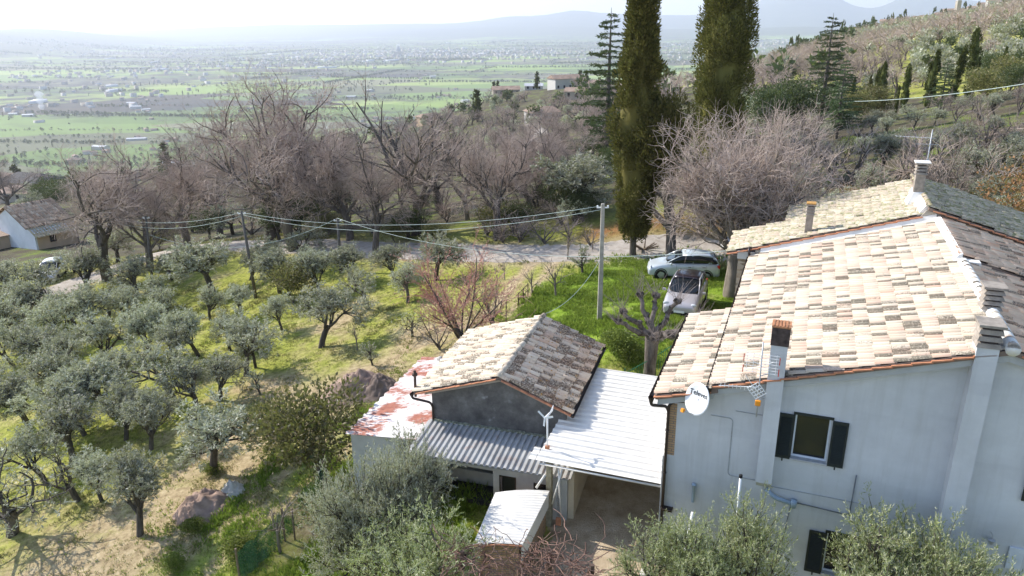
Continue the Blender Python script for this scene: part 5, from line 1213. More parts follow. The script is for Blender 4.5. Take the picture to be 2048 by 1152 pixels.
# ------------------------------------------------------------------ planting
OG = 'olive trees of the grove'
def at(px, py): return G(px, py)
def sc_for(key, p, hpx): return hpx*depth(p)/FPX/.95/PROTO[key]['h']
def place(key, px, py, hpx, label=None, cat='tree', group=None, sx=1.0, rz=None, r=None, lean=(0, 0)):
    if group == OG: hpx *= .90; sx *= .98
    p = at(px, py) if r is None else AZ(px, r)
    return plant(key, p, sc_for(key, p, hpx), rz, label, cat, group, lean, sx)
grove = [ # key, base px, base py, height px, breadth, what
 ('olive0',428,945,165,1.25,'broad silvery olive tree'),('olive3',277,1072,190,1.0,'leaning olive tree with a bare stem'),('solive0',22,1068,240,1.2,'sparse old olive tree'),
 ('olive4',640,697,140,1.25,'dense olive tree with forked trunk'),('olive2',490,752,130,1.1,'grey olive tree'),('olive5',513,736,110,.8,'slim olive tree'),
 ('young_olive',522,788,55,1.0,'knee-high olive tree'),('olive1',228,830,145,1.2,'full olive tree'),('olive2',350,800,150,1.2,'rounded olive tree'),('olive0',66,757,120,1.2,'spreading olive tree'),
 ('olive5',140,930,150,1.2,'tangled olive tree'),('olive4',196,745,130,1.2,'leafy olive tree'),('olive1',400,712,110,1.1,'pale olive tree'),('olive3',303,716,125,1.0,'open olive tree'),
 ('olive5',272,600,95,1.3,'low-branched olive tree'),('olive2',130,700,120,1.1,'dense olive tree'),('olive4',205,672,125,1.2,'thick olive tree'),('olive0',428,585,120,1.35,'big bluish olive tree'),
 ('olive1',560,585,105,1.2,'bushy olive tree'),('olive3',640,590,100,1.1,'pale olive tree'),('olive2',738,618,100,1.05,'olive tree with twin stems'),('olive5',813,607,90,1.1,'thin-crowned olive tree'),
 ('olive4',535,545,80,1.3,'rounded olive tree'),('olive0',872,560,100,1.2,'grey-blue olive tree'),('olive2',48,610,110,1.3,'dense olive tree'),('olive1',176,590,95,1.3,'dark-trunked olive tree'),
 ('solive1',825,672,62,1.0,'twisted leafless olive tree'),('olive5',15,690,110,1.2,'leaning olive tree'),('solive1',120,640,90,1.3,'scraggy olive tree'),('olive3',345,560,60,1.2,'small olive tree'),
 ('olive0',250,655,90,1.1,'pale olive tree'),('olive4',490,640,80,1.1,'stocky olive tree'),('olive1',60,850,130,1.2,'grey olive tree'),('olive2',10,800,120,1.1,'shaded olive tree'),('olive3',300,900,130,1.1,'half-open olive tree'),
 ('olive0',120,800,130,1.1,'rounded olive tree'),('olive4',90,960,140,1.1,'thick olive tree'),('olive5',345,660,95,1.1,'grey olive tree'),('olive2',600,520,75,1.4,'compact olive tree'),('olive1',700,560,85,1.3,'bushy olive tree'),
 ('olive3',790,560,80,1.2,'grey olive tree'),('solive0',160,1000,150,1.1,'half-bare olive tree'),('olive5',420,640,80,1.0,'light olive tree'),('olive0',235,525,70,1.5,'dense olive tree'),('olive2',150,545,60,1.4,'round olive tree'),
 ('olive1',30,580,70,1.5,'dense olive tree'),('olive3',565,660,80,1.0,'airy olive tree'),('olive5',440,800,110,1.1,'grey olive tree'),('solive1',215,640,80,1.2,'twiggy olive tree'),
 ('olive1',172,870,135,1.15,'full olive tree'),('olive2',640,545,60,1.5,'small dense olive tree'),('young_olive',746,730,55,.9,'slender staked olive tree'),('olive4',370,745,110,1.1,'rounded olive tree')]
for k, x, y, h, sx, w in grove: place(k, x, y, h, where(x, y, w), 'olive tree', OG, sx)
# near olives along the bottom edge
def near_olive(key, px, py, F, h, label, sx=1.0, z=None):
    p = CP+ray(px, py)*F; p[2] = float(hgt(p[0], p[1])) if z is None else z
    return plant(key, p, h/PROTO[key]['h'], None, label, 'olive tree', 'olive trees round the farmyard', (0, 0), sx)
def olive_top(key, px, py, F, label, sx=1.0):
    p = CP+ray(px, py)*F; g_ = float(hgt(p[0], p[1])); h = p[2]-g_; p[2] = g_
    return plant(key, p, h/PROTO[key]['h'], None, label, 'olive tree', 'olive trees round the farmyard', (0, 0), sx)
olive_top('nolive0', 815, 885, 22.3, 'silver-grey olive tree brushing the left end of the lean-to roof', .62)
olive_top('nolive0', 720, 905, 21.5, 'grey olive tree between the net fence and the lean-to', .62)
olive_top('nolive1', 830, 1035, 18.5, 'bright olive tree in the bottom centre, left of the vine canes', .95)
olive_top('nolive2', 1375, 1030, 18.6, 'upright-shooted olive tree in front of the house corner', .74)
olive_top('nolive1', 1500, 1010, 18.4, 'olive tree with tall shoots below the slim chimney', .75)
olive_top('nolive1', 1800, 1045, 17.4, 'broad olive tree between the two plastered stacks', .95)
olive_top('nolive2', 1925, 1060, 17.2, 'olive tree rising in front of the broad chimney stack', .75)
# shrubs in the grove
place('medlar', 645, 965, 200, 'dark leafy shrub with yellowing tips between the grove and the rusty roof', 'shrub', sx=1.0)
place('yellow', 560, 905, 110, 'yellow-green shrub at the left edge of the dark leafy one', 'shrub', sx=.9)
place('yellow', 590, 605, 85, 'greenish round shrub among the olives behind the tall timber pole', 'shrub', sx=1.1)
place('medlar', 985, 470, 60, 'dark shrub on the far side of the road', 'shrub', sx=1.3)
for i, (x, y, h) in enumerate(((480,1120,45),(345,1140,30),(850,995,70),(1240,700,45),(1255,720,35),(425,950,25),(390,1060,28))):
    place('lime', x, y, h, where(x, y, 'small bright green shrub'), 'shrub', 'fresh green shrubs', 1.3)
S_ = 'small bare trees round the lawn'
for k, x, y, h, w in (('sapling0',1113,592,75,'pale bare fruit tree'),('sapling1',1135,520,60,'thin dark fruit tree'),('sapling2',1065,590,60,'wispy sapling'),('young_olive',1167,548,55,'little round evergreen tree'),('sapling1',715,700,60,'thin sapling'),('sapling2',560,1105,125,'dead-looking sapling'),('sapling0',940,600,60,'low bare sapling'),('sapling1',1010,560,45,'thin sapling')):
    place(k, x, y, h, where(x, y, w), 'tree', S_)
place('redtree', 926, 685, 215, 'bare tree with reddish twigs standing behind the barn roof', 'tree', sx=1.05)
place('scrub1', 985, 650, 120, 'bare grey shrub just right of the red-twigged tree', 'shrub', sx=.8)
place('scrub0', 880, 700, 90, 'low pale bare shrub left of the red-twigged tree', 'shrub')
place('mulberry', 1463, 592, 345, 'big pale bare tree forking beside the farmhouse, next to the silver car', 'tree', sx=1.0, rz=2.6)
# hero conifers
p = at(1265, 512); plant('bigcyp1', p, 1.0, 1.2, 'tall shaggy cypress left of the pair, its trunk by the road', 'cypress', 'two tall cypresses', sx=1.0)
p = at(1342, 509); plant('bushcyp', p, 1.0, 0.0, 'bushy cypress crown leaning against the tall left cypress', 'cypress')
p = AZ(1430, 62); plant('bigcyp2', p, 1.0, 2.0, 'tall thick cypress rising behind the big bare tree', 'cypress', 'two tall cypresses')
p = AZ(1212, 76); plant('cedar0', p, .98, 0.5, 'light green cedar behind the left tall cypress', 'cedar')
p = AZ(1640, 92); plant('cedar0', p, .76, 2.5, 'dark layered cedar right of the two tall cypresses', 'cedar', sx=1.1)
p = AZ(1585, 88); plant('ever0', p, 1.5, None, 'rounded dark evergreen at the foot of the layered cedar', 'tree', sx=1.1)
p = AZ(1535, 84); plant('ever1', p, 1.35, None, 'dark green tree just right of the thick cypress', 'tree')
p = AZ(1672, 78); plant('cedar1', p, .6, None, 'low spreading cedar right of the layered cedar', 'cedar')
# row of young cypresses on the hillside
CG = 'row of slim cypresses on the hillside'
for i, (x, r, hp, sx, w) in enumerate(((1703,132,42,.9,'first slim cypress of the hillside row, by the layered cedar'),(1734,125,50,.9,'second slim cypress of the hillside row'),(1748,122,62,1.0,'left cypress of the tight cluster of three on the hillside'),(1757,120,72,1.3,'thickest cypress of the tight cluster on the hillside'),(1766,118,42,.8,'shortest cypress at the right of the tight cluster'),
  (1805,112,72,1.0,'pointed cypress right of the tight cluster, bare shrubs at its foot'),(1790,108,45,.8,'stunted dark cypress half covered by bare shrubs'),(1848,104,92,1.15,'first of three tall leaning cypresses on the right hillside'),(1900,102,92,.95,'middle of three tall leaning cypresses on the right hillside'),(1938,100,112,1.1,'tallest of three leaning cypresses on the right hillside'),(1999,118,60,1.0,'solitary cypress near the right edge, beyond the leaning three'),(2043,112,62,1.0,'cypress cut by the right edge of the view'))):
    p = AZ(x, r); k = 'cyp%d' % (i % 3); plant(k, p, sc_for(k, p, hp*1.22), None, w, 'cypress', CG, (0, R(5)) if 1840 < x < 1950 else (0, 0), sx*.72)
p = AZ(1972, 122); plant('ever2', p, 1.15, None, 'round bright green pine beyond the leaning cypresses', 'pine')
for i, (x, r, k, s, w) in enumerate(((2010,96,'yellow',1.7,'olive-brown bushy shrub near the right edge'),(1960,92,'yellow',1.5,'yellowish shrub at the foot of the tallest leaning cypress'),(1745,102,'yellow',1.7,'golden-green shrub below the tight cypress cluster'),(1710,98,'yellow',1.5,'golden-green shrub right of the low cedar'),(1880,98,'cedar1',.45,'small cedar between two leaning cypresses'),(1700,70,'lime',1.6,'lime-green shrub below the low cedar'),(2035,88,'ever1',.8,'dark shrub by the right edge of the hillside'),
  (1585,30,'x',0,''))):
    if k != 'x': plant(k, AZ(x, r), s, None, w, 'shrub' if k != 'cedar1' else 'cedar')
for x, r, s, w in ((2030,42,1.25,'oak in rusty dead leaf at the right edge behind the farmhouse'),(2060,36,.9,'second rusty oak cut by the right edge'),(1625,47,.5,'low rusty-leaved oak scrub left of the ridge chimney'),(1690,50,.5,'rusty-leaved scrub behind the back roof')):
    plant('rusty', AZ(x, r), s, None, w, 'tree')

# bare oaks along the road and down the slope
OK_ = 'bare oaks along the road'
for k, x, y, h, sx, w in (('oak0',215,560,270,1.1,'bare oak'),('oak3',378,500,235,1.15,'bare oak'),('oak1',540,485,310,1.0,'tall bare oak'),('oak2',590,500,325,1.0,'large spreading bare oak'),('oak4',700,480,220,1.0,'bare oak'),('oak3',750,507,250,.9,'leaning bare oak'),
  ('ash1',830,470,300,1.25,'tallest open-crowned bare tree'),('oak0',995,480,215,1.0,'low-forked bare oak'),('ash1',935,440,200,1.0,'upright bare tree'),('oak1',440,470,200,1.0,'bare oak'),('oak2',300,540,225,.95,'crooked bare oak'),('oak0',650,450,220,1.0,'bare oak'),
  ('oak3',20,425,120,1.2,'bare oak'),('oak1',880,420,170,1.1,'bare oak'),('oak4',1060,430,150,1.1,'bare oak')):
    place(k, x, y, h, where(x, y-60, w), 'oak' if k[0] == 'o' else 'tree', OK_, sx)
rr_ = random.Random(77)
BG_ = 'bare trees on the slope below the road'
REGS = [(160,'behind the leftmost oaks'),(340,'left of the lone cypress'),(520,'right of the lone cypress'),(700,'behind the middle oaks'),(860,'behind the open-crowned tree'),(1000,'left of the lane'),(1130,'around the lane'),(9999,'left of the shaggy cypress')]
def REGION(x, y): return next(n for m_, n in REGS if x < m_)+(', near' if y > 330 else ', lower down' if y > 290 else ', far down')
HREGS = [(1640,'behind the two big cypresses'),(1720,'around the layered cedar'),(1790,'above the cypress cluster'),(1880,'above the first leaning cypress'),(1960,'above the tallest leaning cypress'),(9999,'toward the right edge')]
def HREG(x, r): return next(n for m_, n in HREGS if x < m_)+(', near' if r < 150 else ', midway up' if r < 230 else ', high up')
cnt = 0
def slope_tree(x, y, row_h):
    p = at(x, y)
    if p is None: return
    d = depth(p); q = rr_.random()
    if x > 1180 and d < 70: return
    s = rr_.uniform(.75, 1.1)
    if d > 170:
        k = rr_.choice(('faroak0','faroak1','faroak2','faroak1','faroak0','far_ever0','far_olive0','far_olive1'))
    else:
        k = rr_.choice(('oak0','oak1','oak2','oak3','oak4','ash0','scrub1','scrub2','ever0','olive2','olive4','olive0')) if q < .9 else 'ever2'
    grp, cat_, what, sc_ = BG_, 'tree', 'bare tree on the wooded slope', s
    if 'olive' in k: what, cat_, grp, sc_ = 'olive tree on the wooded slope', 'olive tree', 'olives on the wooded slope', s*(1.25 if d < 170 else 1)
    if 'ever' in k: what, cat_, grp, sc_ = 'dark evergreen on the wooded slope', 'tree', 'evergreens on the wooded slope', s*(.8 if d < 170 else 1.4)
    if 'scrub' in k: what, cat_, grp, sc_ = 'bare thicket on the wooded slope', 'shrub', 'bare thickets on the wooded slope', s*1.1
    if k.startswith(('oak', 'ash')): sc_ = s*.8
    if k.startswith('faroak'): sc_ = s*.95
    if d > 120: lab = {'tree': 'small leafless tree on the far slope' if 'oak' in k or 'ash' in k else 'dark evergreen on the far slope', 'olive tree': 'small grey olive on the far slope', 'shrub': 'twiggy thicket on the far slope'}[cat_]; reg = REGION(x, y); lab += ' '+reg; grp = grp+', '+reg
    else: lab = where(x, y, what)
    plant(k, p, sc_, None, lab, cat_, grp)
for i in range(150):
    x = rr_.uniform(840, 1330); y = rr_.uniform(196, 262); p = at(x, y)
    if p is not None and 150 < depth(p) < 900: slope_tree(x, y, 0)
for y, n in ((448,9),(425,11),(402,13),(380,15),(360,17),(342,20),(326,22),(312,24),(300,26),(288,28),(277,30),(268,26),(258,24)):
    for i in range(n):
        x = -40+1290*(i+.5+rr_.uniform(-.38, .38))/n; yy = y+rr_.uniform(-7, 7)
        if y < 285 and rr_.random() < .25: continue
        if y > 375 and 850 < x < 1010 and rr_.random() < .5: continue
        slope_tree(x, yy+(x-500)*-.012, 0)
for k, x, y, h, sx, w in (('olive2',20,640,95,1.2,'dense olive tree'),('olive4',90,600,90,1.2,'grey olive tree'),('olive0',155,660,95,1.1,'rounded olive tree'),('olive5',330,620,80,1.1,'pale olive tree'),('olive1',270,790,110,1.1,'pale olive tree'),('olive3',420,900,70,.9,'small olive tree'),('olive2',105,880,125,1.1,'thick olive tree'),('olive1',500,560,75,1.3,'rounded olive tree'),('olive3',150,760,110,1.1,'loose olive tree'),('olive4',28,730,105,1.2,'dark olive tree'),('olive3',250,880,120,1.2,'silvery olive tree'),('olive1',60,660,100,1.2,'silvery olive tree'),('olive0',460,700,90,1.1,'silvery olive tree'),('olive3',205,1000,120,1.0,'airy olive tree'),('olive5',395,820,115,1.2,'airy olive tree')): place(k, x, y, h, where(x, y, w), 'olive tree', OG, sx)
place('olive0', 1150, 440, 125, 'large grey olive tree beyond the road, left of the tall cypress', 'olive tree', sx=1.5)
place('olive4', 1095, 400, 90, 'olive tree beyond the road among bare oaks', 'olive tree', sx=1.5)
for i, (x, y, k, h) in enumerate(((1090,488,'scrub0',70),(1140,480,'scrub0',60),(1040,485,'scrub1',60),(1180,492,'scrub2',45),(1400,472,'yellow',40),(1350,468,'yellow',30),(870,480,'yellow',35),(790,485,'yellow',40),(560,480,'ever1',80),(600,470,'ever2',90),(320,500,'yellow',45),(420,478,'ever0',60),(655,470,'yellow',45))):
    place(k, x, y, h, where(x, y, {'s':'bare roadside shrub','y':'yellowish roadside shrub','e':'ivy-dark roadside shrub'}[k[0]]), 'shrub', 'shrubs along the dirt road', sx=1.4)

for i in range(64):
    x = rr_.uniform(60, 1180); y = rr_.uniform(395, 482)+(x-600)*.012; k = rr_.choice(('scrub1', 'scrub2', 'scrub1', 'scrub2', 'scrub0', 'ever0', 'ever1', 'olive2'))
    place(k, x, y, rr_.uniform(38, 70)*(y/440)**2, where(x, y, {'s':'bare undergrowth bush','e':'dark undergrowth bush','o':'grey bush'}[k[0]]), 'shrub', 'undergrowth below the bare oaks', sx=1.3)
# mixed scrub and olives behind the farmhouse
for row, (r, n) in enumerate(((34,12),(38,14),(43,15),(49,17),(55,18),(61,19),(68,19),(76,20),(85,20))):
    for i in range(n):
        x = 1290+860*(i+.5+rr_.uniform(-.35, .35))/n
        p = AZ(x, r+rr_.uniform(-2.5, 2.5)); loc = (p-H.o); lu, lv_ = float(loc@H.u), float(loc@H.v)
        if r < 48 and x < 1560: continue
        if r < 60 and x < 1480: continue
        if -1 < lu < 16.5 and -1 < lv_ < 21.5: continue
        q = rr_.random()
        k = 'scrub%d' % rr_.choice((0, 0, 1, 2)) if q < .42 else ('olive%d' % rr_.choice((0, 1, 2, 4)) if q < .95 else 'ash%d' % rr_.choice((0, 1)))
        s = rr_.uniform(.8, 1.1)*(.62 if r > 80 else .72 if r > 65 else 1.12)*(.95 if k[0] == 's' else 1.12 if k[0] == 'o' else .45)
        y = 300-row*22; sm_ = 1
        LAND_ = [(1850,355,'ridge chimney'),(1617,430,'thin chimney on the mossy roof'),(1640,150,'layered cedar'),(1938,150,'tallest leaning cypress'),(1757,150,'tight cypress cluster'),(1440,150,'thick tall cypress'),(2030,330,'rusty-leaved oak')]
        old = LAND[:]; LAND[:] = LAND_; pq = ray(0, 0); d_ = p-CP; f_ = d_@_W; X_ = 1024+FPX*(d_@_RC)/f_; Y_ = 576-FPX*(d_@_UC)/f_
        lab = where(X_, Y_, {'s':'bare thicket','o':'grey olive tree','a':'bare tree'}[k[0]]+' behind the farmhouse'); LAND[:] = old
        plant(k, p, s, None, lab, {'s':'shrub','o':'olive tree','a':'tree'}[k[0]], {'s':'bare thickets behind the farmhouse','o':'olives behind the farmhouse','a':'bare trees behind the farmhouse'}[k[0]], sx=1.1)
# the far hillside grove: individual trees where they show, then one mass
hs = []
for r in np.exp(np.linspace(math.log(96), math.log(900), 58)):
    n = int((2200-1500)/(7.5*FPX/r*.9)*.95)+2
    for i in range(n):
        x = 1480+760*(i+.5+rr_.uniform(-.42, .42))/n; rr2 = r*rr_.uniform(.975, 1.025); p = AZ(x, rr2)
        if (r < 400 or x > 1690) and not (x > 1640 and r < 136): hs.append((x, rr2, p))
rr_.shuffle(hs); hs.sort(key=lambda q: q[1])
ind = 0; mass = []
for x, r, p in hs:
    wood_ = fbm(np.array([p[0]/60]), np.array([p[1]/60]), 3, 77)[0]
    bare = wood_ > .56 or (r < 240 and rr_.random() < .18)
    if r < 330 and ind < 210:
        if bare: k = 'faroak%d' % rr_.randrange(3); lab, cat_, grp, s = 'leafless tree on the right hillside', 'tree', 'bare trees on the far hillside', rr_.uniform(.55, .85)
        elif rr_.random() < .93: k = 'far_olive%d' % rr_.randrange(2); lab, cat_, grp, s = 'small grey olive on the right hillside', 'olive tree', 'olives on the far hillside', rr_.uniform(.75, 1.1)
        else: k = 'far_ever%d' % rr_.randrange(2); lab, cat_, grp, s = 'dark bush on the right hillside', 'tree', 'evergreens on the far hillside', rr_.uniform(.6, 1.0)
        ind += 1; plant(k, p, s, None, lab+' '+HREG(x, r), cat_, grp+', '+HREG(x, r))
    else: mass.append((p, 'b' if bare else 'o', rr_.uniform(.8, 1.15)))
def merge(name, items, protos, mats_, kind='stuff', quota=1.0):
    """many far plants as one object"""
    Vs = []; Fs = []; Ms = []; o = 0
    for p, k, s in items:
        V, F = protos[k][rr_.randrange(len(protos[k]))]; a = rr_.uniform(0, 6.28); c, sn = math.cos(a), math.sin(a)
        W_ = np.stack([V[:, 0]*c-V[:, 1]*sn, V[:, 0]*sn+V[:, 1]*c, V[:, 2]], -1)*s+p; Vs.append(W_); Fs.append(F+o); o += len(V); Ms.append(np.full(len(F), list(protos).index(k)))
    ob = np_obj(name, np.concatenate(Vs), np.concatenate(Fs), mats_, mi=np.concatenate(Ms)); ob['kind'] = 'stuff'; return ob
pr = {'o': [], 'b': [], 'd': [], 'c': []}
for j in range(3):
    rg = np.random.default_rng(900+j)
    pr['o'].append(blob_leaves(rg, 70, 2.1, 1.3, .7, 2.2, 6, .7, .5)); pr['d'].append(blob_leaves(rg, 80, 3.4, 1.9, 1.1, 3.6, 6, 1.0, .5))
    S = grow(910+j, [lv(2, 2.4, .32, .7, .07, .03), lv(3, 5.0, .22, .30, .18, .04, 6, .8, .6, .1), lv(2, 2.8, .12, .4, .22, .03, 7, .85, .2)]); pr['b'].append(tubes(S[:, :8], 3))
    t = rg.random(60); a = rg.random(60)*6.28; rad = .95*np.interp(t, *pc); pr['c'].append(leafs(np.stack([np.cos(a)*rad, np.sin(a)*rad, t*10], -1), np.stack([np.cos(a)*.2, np.sin(a)*.2, np.ones(60)], -1), 2.4, .9, rg))
mts = [M_['leaf_olive'], M_['twig_oak'], M_['leaf_dark'], M_['leaf_cypg']]
merge('olive_grove', mass, pr, mts)
# dark belt of trees along the far ridge below the village
belt = []
for i in range(330):
    x = rr_.uniform(1560, 2100); t = (x-1560)/540; r = np.interp(x, [1560,1700,1850,2000,2100], [420,620,800,800,760])*rr_.uniform(.86, 1.2)
    p = AZ(x, r); q = rr_.random(); belt.append((p, 'd' if q < .45 else 'c' if q < .55 else 'b', rr_.uniform(.6, 1.15)))
for i in range(260):
    x = rr_.uniform(1150, 1700); p = AZ(x, rr_.uniform(170, 520)); belt.append((p, 'b' if rr_.random() < .6 else rr_.choice('do'), rr_.uniform(.7, 1.1)))
merge('wooded_ridge', belt, pr, mts)
# woods on the lower slope and hedges, copses and gardens on the plain
val = []
for i in range(1500):
    x = rr_.uniform(-150, 1250); r = math.exp(rr_.uniform(math.log(330), math.log(1250))); p = AZ(x, r)
    if fbm(np.array([p[0]/130]), np.array([p[1]/130]), 3, 5)[0] > .47: val.append((p, rr_.choice('bbbdodb'), rr_.uniform(.7, 1.2)))
FA = .35
def hedge(x0, y0, ang, L_, step, k, s):
    for j in range(int(L_/step)):
        q = j*step+rr_.uniform(-step*.4, step*.4); X_, Y_ = x0+math.cos(ang)*q+rr_.gauss(0, 2), y0+math.sin(ang)*q+rr_.gauss(0, 2)
        if Y_ < 900: continue
        val.append((np.array([X_, Y_, float(hgt(X_, Y_))]), k if rr_.random() < .8 else 'd', s*rr_.uniform(.7, 1.3)))
for i in range(150):
    r = math.exp(rr_.uniform(math.log(1300), math.log(9000))); th = R(rr_.uniform(-38, 22)); a = -.22+(0 if rr_.random() < .8 else math.pi/2)+rr_.gauss(0, .06)
    L_ = rr_.uniform(120, 600)*(1+r/4000); hedge(math.sin(th)*r, math.cos(th)*r, a, L_, rr_.choice((6, 7, 8)), rr_.choice('bbdo'), .65+r/8000)
for i in range(40):
    r = math.exp(rr_.uniform(math.log(1400), math.log(9000))); th = R(rr_.uniform(-38, 22)); cx, cy_ = math.sin(th)*r, math.cos(th)*r; R_ = rr_.uniform(20, 80)*(1+r/5000)
    for j in range(int(R_*.5)):
        X_, Y_ = cx+rr_.gauss(0, R_)*2.2, cy_+rr_.gauss(0, R_)*.45; val.append((np.array([X_, Y_, float(hgt(X_, Y_))]), rr_.choice('dddbc'), rr_.uniform(.5, 1.0)*(1+r/7000)))
for i in range(46):
    r = rr_.uniform(4200, 9500); th = R(rr_.uniform(-36, 20)); cx, cy_ = math.sin(th)*r, math.cos(th)*r
    for j in range(46):
        X_, Y_ = cx+rr_.gauss(0, 330), cy_+rr_.gauss(0, 45); val.append((np.array([X_, Y_, float(hgt(X_, Y_))]), rr_.choice('ddbo'), rr_.uniform(1.1, 1.9)))
merge('valley_trees', val, pr, mts)
for i in range(70):
    x = rr_.uniform(0, 1200); r = rr_.uniform(1400, 2300); p = AZ(x, r)
    k = rr_.choice(('faroak0','faroak1','far_ever0','far_ever1','farcyp'))
    single(k, p, rr_.uniform(.7, 1.1)*(1.5 if 'ever' in k else 1), None, {'faro':'tiny leafless tree standing in the green fields of the plain','far_':'tiny dark round tree standing in the green fields of the plain','farc':'tiny pointed cypress standing in the green fields of the plain'}[k[:4]], 'tree', {'faro':'lone bare trees on the plain','far_':'lone dark trees on the plain','farc':'lone cypresses on the plain'}[k[:4]])
# landmark cypresses in mid distance
for x, r, h, w in ((337,330,13,'dark cypress standing alone above the oaks, left of centre'),(955,290,11,'narrow cypress beside the pale garden pillar'),(1074,430,9,'dark cypress left of the long pale farmhouse'),(1160,420,9,'cypress right of the long pale farmhouse'),(1172,410,9,'second cypress right of the long pale farmhouse'),(988,470,9,'short cypress left of the distant tiled house'),(996,470,9,'short cypress touching its neighbour by the distant tiled house'),(40,430,14,'pointed conifer behind the big dark-roofed house on the left'),(48,430,12,'second pointed conifer behind the dark-roofed house on the left')):
    p = AZ(x, r); plant('farcyp', p, h/7, None, w, 'cypress', sx=1.1)
# ------------------------------------------------------------------ cars
def car_paint(name, col, rough=.28):
    mt, nt, out = nodes(name); p = prin(nt, col, rough, .25, .5); p.inputs['Coat Weight'].default_value = .6; p.inputs['Coat Roughness'].default_value = .08
    L(nt, p.outputs[0], out.inputs[0]); return mt
CG_ = mat_simple('car_glass', (.012, .016, .020), .06, spec=.6, var=0)
CT = mat_simple('tyre', (.018, .018, .018), .85, var=.1); CR = mat_simple('alloy_rim', (.55, .56, .58), .35, metal=.6, var=.05)
CL = mat_simple('lamp_glass', (.6, .62, .65), .1, spec=.7, var=0); CRD = mat_simple('red_lamp', (.55, .02, .015), .15, spec=.6, var=0)
def rails(stations):
    """stations: (x, half width, z low, z high, tuck of the top, bulge height) -> side rings"""
    V = []; n = 10
    for x, w, z0, z1, tw, cr in stations:
        zz = z0+(z1-z0)*np.array([0, .12, .45, .8, 1.0]); ww = w*np.array([.90, .985, 1.0, .975, tw])
        ring = [(x, -a, z) for a, z in zip(ww, zz)]+[(x, -ww[-1]*.5, z1+cr), (x, ww[-1]*.5, z1+cr)]+[(x, a, z) for a, z in zip(ww[::-1], zz[::-1])]
        V += ring
    m = 12; F = []
    for i in range(len(stations)-1):
        for k in range(m): F.append((i*m+k, i*m+(k+1) % m, (i+1)*m+(k+1) % m, (i+1)*m+k))
    F.append(tuple(reversed(range(m)))); F.append(tuple((len(stations)-1)*m+k for k in range(m)))
    return V, F
